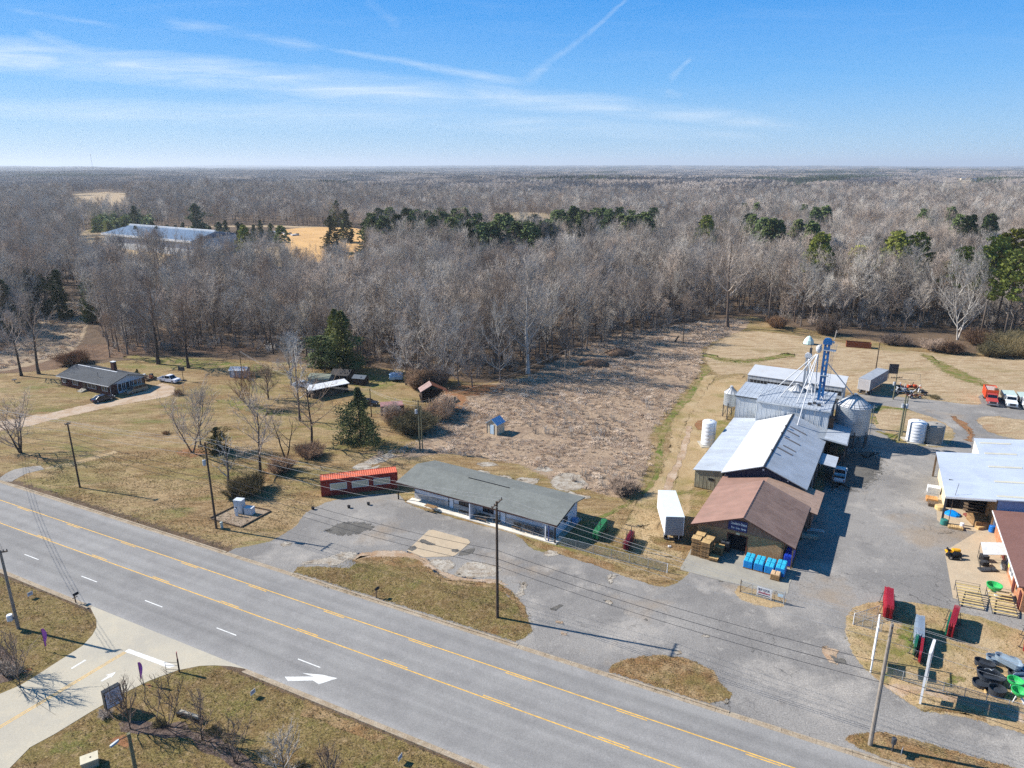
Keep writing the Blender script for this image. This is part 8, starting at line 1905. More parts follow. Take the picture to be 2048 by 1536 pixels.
stack_px(1417, 1122, 4, 'low stack between tall pallets and loading door'); a_ = SF.to(G(1423, 1116)); pallet_stack(a_.x, a_.y + 1.0, 9, SF, 'dark stack left of the loading door', 'pallets of the dark stack left of the loading door')
m_wrap = mat('blue_wrap', lin(22, 140, 204), rough=.3, var=.2, scale=2, spec=.6, col2=lin(12, 110, 186)); m_wrapd = mat('deep_blue_wrap', lin(26, 60, 170), rough=.35, var=.2, spec=.5)
m_top = mat('cyan_bag_tops', lin(70, 196, 224), rough=.35, var=.2, scale=5, col2=lin(24, 150, 190), spec=.5)
def bag_pallet(label, x, y, h, m, mt_, fr=SF, w=1.15, d=1.1, grp=None, seed=0, rot=0):
 z0 = fr.loc.z + .045; W_ = SF_w(x, y, z0); t = thing('wrapped_pallet', label, 'wrapped pallet', W_, fr.rz + rot, grp); r = random.Random(seed)
 o = bpy.data.objects.new('base_pallet', pal_whole); C.objects.link(o); o.parent = t
 n = int((h - .13) / .16)
 for i in range(n):
  z = .135 + i * .16; j = r.uniform(0, .03); ww, dd = w + j, d + j
  MB().ring([[(xx, yy, zz) for xx, yy in ((-.0 + e, .04 + e), (.04 + e, e), (ww - .04 - e, e), (ww - e, .04 + e), (ww - e, dd - .04 - e), (ww - .04 - e, dd - e), (.04 + e, dd - e), (e, dd - .04 - e))] for zz, e in ((z, .03), (z + .04, 0), (z + .12, 0), (z + .155, .03))]).fixn().build('bag_layer', m, t)
 z = .135 + n * .16
 for i in range(2):
  for k in range(3):
   x0, y0 = .03 + i * w * .49, .03 + k * d * .325; q = [(x0, y0), (x0 + w * .46, y0), (x0 + w * .46, y0 + d * .3), (x0, y0 + d * .3)]; c = (x0 + w * .23, y0 + d * .15)
   MB().ring([[(c[0] + (a - c[0]) * s, c[1] + (b - c[1]) * s, zz) for a, b in q] for zz, s in ((z, 1), (z + .07, .97), (z + .12, .62 + r.uniform(0, .2)))]).fixn().build('bag', mt_, t)
 return t
p0 = SF.to(G(1485, 1137)); 
for i in range(4):
 for j in range(2): bag_pallet('bright blue shrink wrapped pallet of bags, %s row, %s from the loading door' % (('front', 'rear')[j], ('first', 'second', 'third', 'last')[i]), p0.x + i * 1.34, p0.y + .1 + j * 1.22, 1.15 + .05 * j + (.18 if i == 3 else 0), m_wrap, m_top, seed=i * 2 + j)
for j in range(3): bag_pallet(('dark blue wrapped pallet under the right eave, nearest of three', 'dark blue wrapped pallet under the right eave, middle of three', 'dark blue wrapped pallet under the right eave, furthest of three')[j], 12.4, .6 + j * 1.3, 1.7, m_wrapd, m_wrapd, w=1.0, seed=20 + j)
p1 = SF.to(G(1539, 1160)); bag_pallet('short pallet of tan feed bags in front of the blue ones', p1.x, p1.y + .1, .85, m_timber, mat('tan_bags', lin(206, 172, 132), rough=.8, var=.2, scale=4), seed=31)
p2 = SF.to(G(1430, 1112)); o = bag_pallet('dark grey wrapped goods beside the loading door', p2.x + .3, p2.y + 1.5, 1.5, m_black, m_steel, seed=33)
# ladder like thing and fork plates in the shade of the store
def small_box(name, label, cat, px, py, s, m, rz=0, z=0, extra=None, parts=('body',)):
 p = G(px, py); t = thing(name, label, cat, (p.x, p.y, z), rz); MB().box(-s[0] / 2, s[0] / 2, -s[1] / 2, s[1] / 2, 0, s[2]).build('body', m, t)
 if extra: extra(t, s)
 return t
def crate_top(t, s): MB().box(-s[0] / 2 - .03, s[0] / 2 + .03, -s[1] / 2 - .03, s[1] / 2 + .03, s[2], s[2] + .05).build('lid', m_steel, t)
small_box('concrete_block', 'grey concrete block lying in the shade right of the store', 'block', 1612, 1075, (3.2, .6, .5), m_conc, radians(-20), extra=lambda t, s: MB().box(-1.4, 1.4, -.31, -.3, .1, .4).build('face', m_conc, t))
for j, (x, y) in enumerate([(1574, 1134), (1571, 1140), (1569, 1146)]): pass
def bench_frame(label, px, py, rz):
 p = G(px, py); t = thing('leaning_ladder', label, 'ladder', (p.x, p.y, 0), rz)
 for s in (-.25, .25): MB().box(0, 2.3, s - .03, s + .03, .2, .28).build('rail', m_white, t)
 for i in range(6): MB().box(.2 + i * .35, .26 + i * .35, -.22, .22, .22, .26).build('rung', m_white, t)
 for s in (0, 2.2): MB().box(s, s + .06, -.2, .2, 0, .2).build('foot', m_white, t)
bench_frame('white ladder lying in the shade right of the store', 1614, 1061, radians(-15))
def blob_thing(name, label, cat, px, py, R, h, m, seed, z=0):
 p = G(px, py); t = thing(name, label, cat, (p.x, p.y, 0), 0); r = random.Random(seed); n = 12
 MB().ring([[(R * s * cos(2 * pi * k / n) * (1 + .2 * sin(k * 2.1 + seed + zz * 3)), R * s * sin(2 * pi * k / n) * (1 + .2 * cos(k * 1.6 + seed)), zz) for k in range(n)] for zz, s in ((.0, 1), (h * .5, .9), (h * .85, .6), (h, .2))]).fixn().build('heap', m, t)
 return t
# green bale feeder stacks by the mill
def ring_feeder(label, px, py, R, m, h=.6, tilt=None, legs=False, z=0, name='bale_ring'):
 p = G(px, py); t = thing(name, label, 'feeder', (p.x, p.y, z), radians(px % 90))
 if tilt: t.rotation_euler = tilt
 f = MB(); n = 20
 for zz in (0, h / 2, h): f.path([(R * cos(2 * pi * k / n), R * sin(2 * pi * k / n), zz) for k in range(n + 1)], .03, 4)
 f.build('hoop', m, t)['kind'] = 'stuff'
 g = MB()
 for k in range(n): g.tube((R * cos(2 * pi * k / n), R * sin(2 * pi * k / n), 0), (R * cos(2 * pi * k / n), R * sin(2 * pi * k / n), h), .025, n=4)
 g.build('bar', m, t)['kind'] = 'stuff'; return t
m_brg = mat('bright_green_plastic', lin(54, 176, 92), rough=.35, var=.1, spec=.5)
def spreader(label, px, py, rz, s=1.0):
 """green hopper on white legs"""
 p = G(px, py); t = thing('green_spreader', label, 'spreader', (p.x, p.y, 0), rz); t.scale = (s,) * 3
 MB().lathe([(.15, .55), (.62, 1.05), (.68, 1.3), (.6, 1.3), (.5, 1.02), (.1, .7)], 18, cap=False).build('hopper', m_brg, t)
 MB().hexa([(-.12, -.75, .15), (.12, -.75, .15), (.12, -.2, .6), (-.12, -.2, .6), (-.12, -.75, .25), (.12, -.75, .25), (.12, -.2, .7), (-.12, -.2, .7)]).build('chute', m_white, t)
 for a in (40, 160, 280): MB().tube((.25 * cos(radians(a)), .25 * sin(radians(a)), .75), (.5 * cos(radians(a)), .5 * sin(radians(a)), 0), .04).build('leg', m_white, t)
spreader('bright green hopper standing on the concrete behind the yellow racks', 1984, 1193, 0, 1.3); spreader('bright green hopper among the black troughs, upper of two', 2026, 1383, 1.0, 1.1); spreader('bright green hopper among the black troughs, lower of two', 2034, 1404, .5, 1.1)
q_ = G(1640, 1008); t = thing('green_gate_bundle', 'bundle of green plastic panels leaning at the brown roof corner', 'panels', (q_.x, q_.y, 0), radians(62))
for i in range(5): MB().hexa([(-.1 + i * .12, 0, .1), (-.05 + i * .12, 0, .1), (-.05 + i * .12, 2.6, .1), (-.1 + i * .12, 2.6, .1), (.1 + i * .12, .4, 1.5), (.15 + i * .12, .4, 1.5), (.15 + i * .12, 2.2, 1.5), (.1 + i * .12, 2.2, 1.5)]).build('panel', m_brg, t)
# stock tanks
m_galv = mat('galvanised_trough', lin(150, 166, 178), rough=.35, metal=.35, var=.1); m_blk = mat('black_poly_trough', lin(52, 56, 62), rough=.4, var=.15)
def trough(label, px, py, L, W, h, m, rz, z=0.0, n=20, rim=True, grp=None):
 p = G(px, py); t = thing('stock_tank', label, 'stock tank', (p.x, p.y, z), rz, grp); o = []
 for k in range(n):
  a = 2 * pi * k / n; x = (L / 2 - W / 2) * (1 if cos(a) > 0 else -1) + W / 2 * cos(a); o.append((x, W / 2 * sin(a)))
 sc_ = lambda s: [(x * s, y * s) for x, y in o]
 MB().ring([[(x, y, zz) for x, y in sc_(s)] for zz, s in ((0, .93), (h, 1), (h + .03, 1.03), (h + .03, .97), (h - .05, .95), (.1, .88))]).fixn().build('tub', m, t)
 MB().ring([[(x, y, zz) for x, y in sc_(s)] for zz, s in ((h * .45, .985), (h * .48, 1.0), (h * .54, 1.0), (h * .57, .99))]).fixn().build('band', m, t)
trough('stacked black oval stock tank, upper one beside the timber edging', 1968, 1333, 1.9, 1.1, .6, m_blk, radians(-40)); trough('black stock tank with a coiled grey hose inside the timber edging', 1975, 1350, 2.1, 1.3, .5, m_blk, radians(-20))
trough('large black oval stock tank in front of the timber edging', 1980, 1363, 2.4, 1.5, .8, m_blk, radians(-25)); trough('low round black stock tank left of the large black oval one', 1962, 1371, 1.7, 1.5, .45, m_blk, 0); trough('black round tank on the pallet near the green hoppers', 1993, 1388, 1.6, 1.4, .7, m_blk, 0)
trough('flat galvanised trough laid across the stack, upper grey one', 2005, 1328, 3.2, 1.2, .7, m_galv, radians(-18)); trough('shiny galvanised trough lying crosswise over the grey one', 2013, 1340, 2.6, 1.0, .6, m_galv, radians(-60), .75)
trough('galvanised trough by the right frame edge, upper one', 2050, 1348, 2.6, 1.4, .7, m_galv, radians(-15)); trough('large galvanised round tank at the right frame edge', 2052, 1372, 2.6, 2.0, .8, m_galv, 0); trough('dark round trough shaded between the grey troughs and hoppers', 2032, 1352, 1.6, 1.4, .5, m_blk, 0)
t = thing('hose_coil', 'grey coiled hose lying on a black stock tank', 'hose', tuple(G(1975, 1350)), 0); t.location.z = .56
k = MB(); k.path([(.35 * cos(a / 3) * (1 - a * .004), .35 * sin(a / 3) * (1 - a * .004), .01 * a * .1) for a in range(0, 38)], .03, 5); k.build('coil', m_silver, t); MB().tube((.3, 0, 0), (.7, .2, 0), .03).build('tail', m_silver, t)
t = thing('timber_edging', 'pale timber boards edging the tank display on the sandy ground', 'timber', tuple(G(1953, 1316)), 0)
def board_px(par, a, b, w=.14, h=.15, m=m_pine):
 A, B = G(*a) - par.location, G(*b) - par.location; d = (B - A).normalized(); n = Vector((-d.y, d.x, 0)) * w / 2
 A.z = B.z = 0.03; U_ = Vector((0, 0, h)); MB().hexa([A - n, B - n, B + n, A + n, A - n + U_, B - n + U_, B + n + U_, A + n + U_]).build('board', m, par)
board_px(t, (1953, 1316), (1958, 1352)); board_px(t, (1953, 1316), (1985, 1322)); board_px(t, (1966, 1374), (1972, 1389)); board_px(t, (1968, 1376), (2002, 1382)); board_px(t, (1986, 1345), (2012, 1355))
# ---- under and before the warehouse bay -------------------------------------------------------------
def crate(label, px, py, s, m, rz=ERZ, name='crate', cat='crate', slats=True):
 p = G(px, py); t = thing(name, label, cat, (p.x, p.y, .045), rz); n = max(2, int(s[2] / .16))
 MB().box(.03, s[0] - .03, .03, s[1] - .03, 0, s[2] - .02).build('core', m_oldwood, t)
 for i in range(n): z = i * s[2] / n; MB().box(0, s[0], -.0, .025, z + .02, z + s[2] / n - .02).build('slat', m, t); MB().box(0, .025, .03, s[1], z + .02, z + s[2] / n - .02).build('slat', m, t)
 for i in range(max(2, int(s[0] / .25))): w = s[0] / max(2, int(s[0] / .25)); MB().box(i * w + .02, i * w + w - .02, 0, s[1], s[2], s[2] + .03).build('slat', m, t)
crate('stack of weathered fence rails under the warehouse bay roof edge', 1950, 1057, (2.4, 3.0, 1.0), m_timber, ERZ + .3, 'timber_stack', 'timber stack'); crate('pallet lying on edge of the concrete below the grey post', 1896, 1057, (1.9, .9, .3), m_pine, ERZ, 'wooden_pallet', 'pallet'); crate('pale timber sleeper box at the corner of the bay slab', 1956, 1061, (2.6, .6, .4), m_pine, radians(15), 'timber_box', 'timber')
crate('orange pallet leaning beside the cream bay wall', 1852, 1003, (1.6, 1.5, .45), mat('orange_wood', lin(206, 150, 92), var=.2, rand=.1), ERZ, 'wooden_pallet', 'pallet'); crate('white topped box on the yard side of the cream wall', 1854, 986, (1.8, 1.3, 1.0), m_white, ERZ, 'storage_box', 'box'); crate('dark crate between the orange pallet and the cream wall', 1856, 1013, (1.5, 1.2, .5), m_oldwood, ERZ)
blob_thing('blue_tarp', 'crumpled bright blue tarp under the warehouse bay roof', 'tarp', 1904, 1029, 1.1, .55, mat('bright_blue_tarp', lin(14, 136, 220), rough=.4, var=.2, scale=3), 3); blob_thing('coiled_cable', 'reddish coil of hose and wire on the bay floor', 'hose', 1937, 1032, .75, .4, mat('red_brown_coil', lin(124, 66, 56), var=.4, scale=6), 5)
def drum(label, px, py, r, h, m, name='barrel'):
 p = G(px, py); t = thing(name, label, 'barrel', (p.x, p.y, .045), 0); MB().lathe([(r * .95, 0), (r, .03), (r, h * .33), (r * 1.04, h * .35), (r, h * .37), (r, h * .66), (r * 1.04, h * .68), (r, h * .7), (r, h - .03), (r * .95, h)], 18).build('shell', m, t); MB().lathe([(r * .85, h + .001), (r * .8, h + .03), (.1, h + .03)], 14).build('lid', m, t)
drum('blue barrel against the orange brick shop wall', 1983, 1064, .42, .95, mat('barrel_blue', lin(30, 110, 190), rough=.4)); drum('teal green barrel at the foot of the grey bay post', 1887, 1049, .5, .8, mat('barrel_teal', lin(50, 120, 112), rough=.5)); drum('white bucket on the edge of the bay slab', 1923, 1056, .28, .75, mwt); drum('tan tub beside the cream bay wall', 1879, 1019, .7, .6, mat('tan_tub', lin(206, 176, 122), rough=.6))
drum('tall pale post like drum at the left shop corner of the apron', 1963, 1048, .3, .6, m_conc)
def mower(label, px, py, m, rz):
 p = G(px, py); t = thing('ride_on_mower', label, 'mower', (p.x, p.y, .045), rz)
 MB().ring([[(x, y * s, z) for y, z in ((-.3, .35), (.3, .35), (.32, .7), (.2, .85), (-.2, .85), (-.32, .7))] for x, s in ((-.1, 1), (.5, 1), (.85, .8))]).fixn().build('hood', m, t); MB().box(-.9, -.1, -.4, .4, .3, .5).build('body', m, t); MB().box(-.7, -.3, -.22, .22, .55, .65).build('seat', m_black, t); MB().box(-.78, -.7, -.22, .22, .6, .95).build('seat_back', m_black, t); MB().ring([[(x, y, z) for x, y in ((-.3, -.6), (.45, -.6), (.45, .6), (-.3, .6))] for z in (.12, .28)]).fixn().build('mower_deck', m_black, t)
 for x, r in ((.65, .2), (-.6, .28)):
  for s in (-1, 1): wheel(t, x, s * .42, r, .2)
mower('yellow ride on mower, upper one on the concrete apron edge', 1905, 1109, mat('mower_yellow', lin(232, 168, 40), rough=.4), radians(-10)); mower('black ride on mower just below the yellow one', 1907, 1117, m_black, radians(-8))
crate('grey cage of goods by the brick shop door', 2003, 1141, (1.6, 1.2, .9), m_silver, ERZ, 'goods_cage', 'cage')
small_box('step_box', 'dark machine under the metal awning, left one', 'machine', 1967, 1121, (.8, .9, .8), m_black, 0, extra=crate_top); small_box('step_box', 'dark machine under the metal awning, in front', 'machine', 1968, 1131, (.8, .7, .6), m_black, 0, extra=crate_top); small_box('low_stand', 'low metal stand under the middle of the awning', 'stand', 1975, 1141, (2.2, .8, .2), m_steel, 0, extra=crate_top)
# ---- tall white sign edge on, and framed panel sign -----------------------------------------------
def tall_sign():
 p = G(1840, 1407); top = 6.0; t = thing('pylon_sign', 'tall white roadside sign seen edge on, standing on the sandy strip', 'sign', (p.x, p.y, 0), radians(-17 + 84))
 v = Vector((p.x, p.y)).normalized(); t.rotation_euler = (0, 0, atan2(v.y, v.x) - radians(3))
 MB().box(-.12, .12, -.1, .1, 0, 6.0).build('post', m_white, t); MB().box(2.3, 2.5, -.1, .1, 0, 6.0).build('post', m_white, t)
 MB().box(.12, 2.3, -.13, .13, 4.4, 6.05).build('upper_panel', m_white, t); MB().box(.12, 2.3, -.1, .1, 2.3, 4.2).build('lower_panel', m_white, t); MB().box(.3, 1.2, -.12, -.101, 1.2, 2.0).build('yellow_panel', mat('sign_yellow', lin(214, 186, 60)), t)
tall_sign()
def frame_sign():
 p = G(1741, 1345); v = Vector((p.x, p.y)).normalized(); t = thing('frame_sign', 'thin white post frame with two hung panels, edge on beside the grey utility pole', 'sign', (p.x, p.y, 0), atan2(v.y, v.x) + radians(2))
 for x in (0, 2.4): MB().tube((x, 0, 0), (x, 0, 5.6), .09).build('post', m_white, t)
 MB().tube((0, 0, 5.5), (2.4, 0, 5.5), .06).build('top_bar', m_white, t)
 for z in (1.2, 3.3): MB().box(.2, 2.2, -.04, .04, z, z + 1.2).build('panel', m_white, t)
frame_sign()
def side_sign():
 a, b = G(214, 1427), G(252, 1403); p = (a + b) / 2; P_, q_ = G(213, 1419, .9), G(247, 1400, .9); d = q_ - P_; rz = atan2(d.y, d.x); L = d.length
 t = thing('sign_board', 'dark boxed sign board with white face standing beside the side street', 'sign', (P_.x, P_.y, 0), rz); H = 2.75; z0 = .75
 mdk = mat('dark_green_black_case', lin(36, 42, 48), rough=.5)
 MB().box(0, L, 0, .55, z0, H).build('case', mdk, t); f = MB().box(.09, L - .09, -.012, -.002, z0 + .09, H - .09).build('face', mat('milky_face', lin(196, 202, 216), rough=.4, var=.04), t)
 mg = mat('sign_ink', lin(88, 84, 104), var=.1)
 k = MB(); r = random.Random(9)
 c = Vector((L * .5, 0, 2.02)); 
 def curl(cx, cz, R, a0, a1, w=.012):
  pts = [(cx + R * cos(a0 + (a1 - a0) * i / 12), -.022, cz + R * .8 * sin(a0 + (a1 - a0) * i / 12)) for i in range(13)]; k.path(pts, w, 4)
 for i in range(5): curl(L * (.28 + .11 * i), 1.98 + .04 * (i % 2), .11, i, i + 5)
 curl(L * .5, 2.28, .16, 0, 5.5); curl(L * .62, 2.25, .12, 1, 6); k.box(L * .46, L * .5, -.03, -.02, 2.32, 2.44); curl(L * .5, 1.72, .3, 3.3, 6.0)
 k.build('script_flourish', mg, f)['kind'] = 'stuff'
 text_mesh('NOW LEASING', .16, mat('sign_black2', lin(40, 42, 60)), f, loc=(L / 2, -.02, 1.42), rot=(radians(90), 0, 0), bold=True, width=L * .7); text_mesh('CALL TODAY', .18, mat('sign_black2', lin(40, 42, 60)), f, loc=(L / 2, -.02, 1.18), rot=(radians(90), 0, 0), bold=True, width=L * .7)
 for x in (.15, L - .3): MB().box(x, x + .15, .2, .35, 0, z0).build('post', mdk, t)
side_sign()
def monument():
 a = G(362, 1431); t = thing('low_monument', 'low stone bar on dark end blocks lying on the near lawn', 'monument', (a.x, a.y, 0), radians(-20)); MB().box(0, 2.3, -.14, .14, .45, .62).build('beam', m_conc, t); MB().box(-.25, .3, -.3, .3, 0, .45).build('end_block', m_black, t); MB().box(1.9, 2.5, -.3, .3, 0, .45).build('end_block', m_black, t)
monument()
def flag(label, bx, by, ty, col, w, rz=0, tip=None, pole_h=None):
 p = G(bx, by); h = pole_h or height_at(bx, by, ty); t = thing('feather_flag', label, 'flag', (p.x, p.y, 0), rz); MB().tube((0, 0, 0), (0, 0, h), .025, .015, 6).build('pole', m_steel, t)
 mb = MB(); n = 9; R = []
 for i in range(n + 1):
  u = i / n; z = h - u * h * .78; ww = w * (.45 + .55 * sin(pi * min(1, u * 1.15 + .08))) * (1 - .35 * (u > .9)); R.append((z, ww, .12 * sin(u * 7)))
 for (z, a, o), (z2, b, o2) in zip(R[:-1], R[1:]): mb.hexa([(.02, -.008, z2), (b, o2 - .008, z2), (b, o2 + .008, z2), (.02, .008, z2), (.02, -.008, z), (a, o - .008, z), (a, o + .008, z), (.02, .008, z)])
 mb.fixn().build('banner', col, t)
m_pk = mat('pink_violet_flag', lin(214, 120, 196), rough=.6, var=.3, scale=1.2, col2=lin(150, 70, 170)); m_pk2 = mat('pink_orange_flag', lin(206, 110, 110), rough=.6, var=.3, scale=1.5, col2=lin(120, 60, 60))
flag('pink and violet feather flag on the grass by the left pole', 92, 1303, 1258, m_pk, .42, radians(15)); flag('slim violet feather flag at the corner of the side street', 283, 1368, 1325, m_pk, .34, radians(20))
p = G(359, 1344); t = thing('post_banner', 'dark post with a small red and pink banner and side rail by the stop line', 'post', (p.x, p.y, 0), radians(20)); MB().box(-.07, .07, -.07, .07, 0, 1.6).build('post', mat('dark_brown_post', lin(52, 36, 34)), t); MB().box(-.03, .03, -.16, .16, 1.55, 2.45).build('banner', m_pk2, t)
for z in (.3, .8, 1.2): MB().tube((-1.3, .5, z), (0, 0, z), .02, n=4).build('rail', m_steel, t)
MB().tube((-1.3, .5, 0), (-1.3, .5, 1.2), .025, n=4).build('rail_post', m_steel, t)
def yard_sign(label, bx, by, rz):
 p = G(bx, by); t = thing('yard_sign', label, 'sign', (p.x, p.y, 0), rz)
 MB().box(-.32, .32, -.01, .01, .35, .85).build('panel', m_white, t)
 for z in (.52, .66): MB().box(-.26, .26, -.018, -.0101, z, z + .06).build('print_bar', mat('sign_ink2', lin(60, 64, 120)), t)
 for s in (-.22, .22): MB().tube((s, 0, 0), (s, 0, .36), .01, n=4).build('stake', m_steel, t)
yard_sign('small white yard sign on the near verge left of the utility pole shadow', 62, 1196, radians(64)); yard_sign('small white yard sign on the near verge below the road arrow', 507, 1394, radians(64)); yard_sign('small white yard sign at the lower end of the near verge', 801, 1525, radians(64))
yard_sign('small dark yard sign on the lower right verge beside the barrel shaped mailbox', 1802, 1512, radians(50))
def mailbox(label, bx, by, rz, m=m_black, h=1.1):
 p = G(bx, by); t = thing('mailbox', label, 'mailbox', (p.x, p.y, 0), rz); MB().box(-.05, .05, -.05, .05, 0, h).build('post', m_oldwood if m is m_black else m_steel, t)
 n = 8; MB().ring([[(x, y, z) for y, z in [(-.13, h), (.13, h)] + [(.13 * cos(pi * k / n), h + .18 + .12 * sin(pi * k / n)) for k in range(n + 1)]] for x in (-.1, .48)]).fixn().build('box', m, t); MB().box(-.3, .3, -.04, .04, h - .3, h - .22).build('arm', m_oldwood, t)
mailbox('black mailbox on a post at the kerb by the side street', 152, 1207, radians(64)); mailbox('dark mailbox post leaning on the grass island by the road', 753, 1196, radians(60)); 
p = G(1784, 1503); t = thing('mailbox', 'grey barrel shaped mailbox on the lower right verge', 'mailbox', (p.x, p.y, 0), 0); MB().box(-.05, .05, -.05, .05, 0, .9).build('post', m_steel, t); MB().lathe([(.1, .85), (.2, .9), (.21, 1.45), (.18, 1.52)], 14).build('barrel', m_steel, t)
p = G(185, 1525); t = thing('utility_cabinet', 'beige utility cabinet at the bottom edge of the near lawn', 'cabinet', (p.x, p.y - .3, 0), radians(32)); MB().box(-.65, .65, -.5, .5, 0, .75).build('body', mat('beige_cabinet', lin(176, 166, 140), rough=.6), t); MB().box(-.7, .7, -.55, .55, .751, .85).build('lid', mat('beige_cabinet_lid', lin(204, 194, 166), rough=.6), t); MB().lathe([(.07, .86), (.07, .88)], 10, .1, 0).build('lock', m_black, t)
# cabinets in the gravel plot
mcb = mat('pale_grey_cabinet', lin(204, 208, 210), rough=.5, var=.04)
def cabinet(label, px, py, s, rz, h): 
 p = G(px, py); t = thing('utility_cabinet', label, 'cabinet', (p.x, p.y, 0), rz); MB().box(-s[0] / 2 - .06, s[0] / 2 + .06, -s[1] / 2 - .06, s[1] / 2 + .06, 0, .12).build('plinth', m_conc, t); MB().box(-s[0] / 2, s[0] / 2, -s[1] / 2, s[1] / 2, .121, h).build('body', mcb, t); MB().box(-s[0] / 2 + .06, -.02, -s[1] / 2 - .03, -s[1] / 2 - .002, .2, h - .1).build('door', mcb, t); MB().box(.02, s[0] / 2 - .06, -s[1] / 2 - .03, -s[1] / 2 - .002, .2, h - .1).build('door', mcb, t); MB().box(-s[0] / 2 - .03, s[0] / 2 + .03, -s[1] / 2 - .03, s[1] / 2 + .03, h + .001, h + .06).build('lid', mcb, t)
cabinet('tall pale grey cabinet in the gravel plot, left of two', 481, 1025, (1.35, 1.0), radians(-12), 2.2); cabinet('short pale grey cabinet in the gravel plot, right of two', 500, 1028, (1.3, .9), radians(-12), 1.15)
p = G(474, 1032); t = thing('meter_pedestal', 'narrow white meter pedestal in front of the tall cabinet', 'meter', (p.x, p.y, 0), 0); MB().box(-.2, .2, -.1, .1, 0, 1.3).build('body', m_white, t); MB().lathe([(.12, 1.35), (.12, 1.5)], 12).build('meter', m_steel, t)
p = G(444, 1056); t = thing('cable_pedestal', 'short pale green cylinder pedestal beside the transformer pole', 'pedestal', (p.x, p.y, 0), 0); MB().lathe([(.2, 0), (.2, .75), (.22, .76), (.22, .95), (.1, 1.02)], 16).build('shell', mat('pale_green_pedestal', lin(184, 192, 180), rough=.5), t); MB().box(-.05, .05, -.23, -.205, .3, .5).build('label_plate', m_white, t)
t = thing('timber_border', 'timber edging around the gravel plot of the cabinets', 'timber', tuple(G(421, 1037)), 0)
for a, b in (((421, 1037), (476, 1010)), ((480, 1009), (540, 1022)), ((542, 1023), (483, 1055)), ((480, 1055), (423, 1039))): board_px(t, a, b, .16, .18, m_oldwood)
for px, py, lab in ((626, 1019, 'left of three'), (698, 1016, 'middle of three'), (737, 1010, 'right of three')):
 p = G(px, py); t = thing('planter_pot', 'small dark pot with dead stems on the yard below the red container, ' + lab, 'pot', (p.x, p.y, 0), 0); MB().lathe([(.18, 0), (.26, .4), (.28, .4), (.24, .36)], 12).build('pot', m_black, t); k = MB(); r = random.Random(px)
 for i in range(8): blade(k, Vector((0, 0, .35)), Vector((r.uniform(-.25, .25), r.uniform(-.25, .25), .75)), .015)
 k.build('stems', m_twigdark, t)
# ---- benches and tables of the shop walk ---------------------------------------------------------------
def picnic(label, x, y, z, rz=0, m=m_timber, cloth=False):
 w = Vector((LO.x + x * cos(LRZ) - y * sin(LRZ), LO.y + x * sin(LRZ) + y * cos(LRZ), z)); t = thing('picnic_table', label, 'table', w, LRZ + rz)
 tp = thing('x', None, None); bpy.data.objects.remove(tp)
 for i in range(6): MB().box(-.95, .95, -.42 + i * .14, -.30 + i * .14, .72, .76).build('table_board', m, t)
 for s in (-1, 1):
  for k in range(2): MB().box(-.95, .95, s * .62 + (k - 1) * .14, s * .62 + (k - 1) * .14 + .12, .42, .46).build('seat_board', m, t)
  for q in (-1, 1): MB().hexa([(s * .7 - .04, q * .6, 0), (s * .7 + .04, q * .6, 0), (s * .7 + .04, q * .6 + .09, 0), (s * .7 - .04, q * .6 + .09, 0), (s * .7 - .04, q * .2, .72), (s * .7 + .04, q * .2, .72), (s * .7 + .04, q * .2 + .09, .72), (s * .7 - .04, q * .2 + .09, .72)]).fixn().build('leg', m_white if cloth else m, t)
def bench(label, x, y, z, L=1.5, back=True, m=m_oldwood):
 w = Vector((LO.x + x * cos(LRZ) - y * sin(LRZ), LO.y + x * sin(LRZ) + y * cos(LRZ), z)); t = thing('slatted_bench', label, 'bench', w, LRZ)
 for i in range(4): MB().box(0, L, i * .12, i * .12 + .09, .42, .45).build('seat_slat', m, t)
 if back:
  for i in range(4): MB().box(0, L, .52, .55, .55 + i * .12, .63 + i * .12).build('back_slat', m, t)
 for xx in (.1, L - .15):
  for yy in (0, .45): MB().box(xx, xx + .05, yy, yy + .05, 0, .42 if yy == 0 or not back else .95).build('leg', m_rim, t)
def lx(px, py): p = LF.to(G(px, py)); return p.x, p.y
x, y = lx(860, 1022); picnic('brown picnic table on the yard beside the shop walk', x, y + .2, .02)
x, y = lx(921, 1030); bench('long low bench left of the partition on the walk, first one', x - .5, .7, .14, 1.7, False); bench('long low bench left of the partition on the walk, second one', x + 1.35, .7, .14, 1.7, False)
x, y = lx(961, 1045); picnic('dark topped table on the walk right of the partition', x, .85, .14, m=m_oldwood)
x, y = lx(985, 1051); bench('low bench beside the second white door', x - .4, .75, .14, 1.4, False)
x, y = lx(1021, 1063); bench('high backed slat bench right of the second door, first of two', x - .1, .45, .14, 1.55); bench('high backed slat bench right of the second door, second of two', x + 1.7, .45, .14, 1.55)
x, y = lx(1060, 1075); bench('curved back bench on the walk, left of two near the end post', x, .45, .14, 1.25, m=m_steel); bench('curved back bench on the walk, right of two near the end post', x + 1.9, .45, .14, 1.25, m=m_steel)
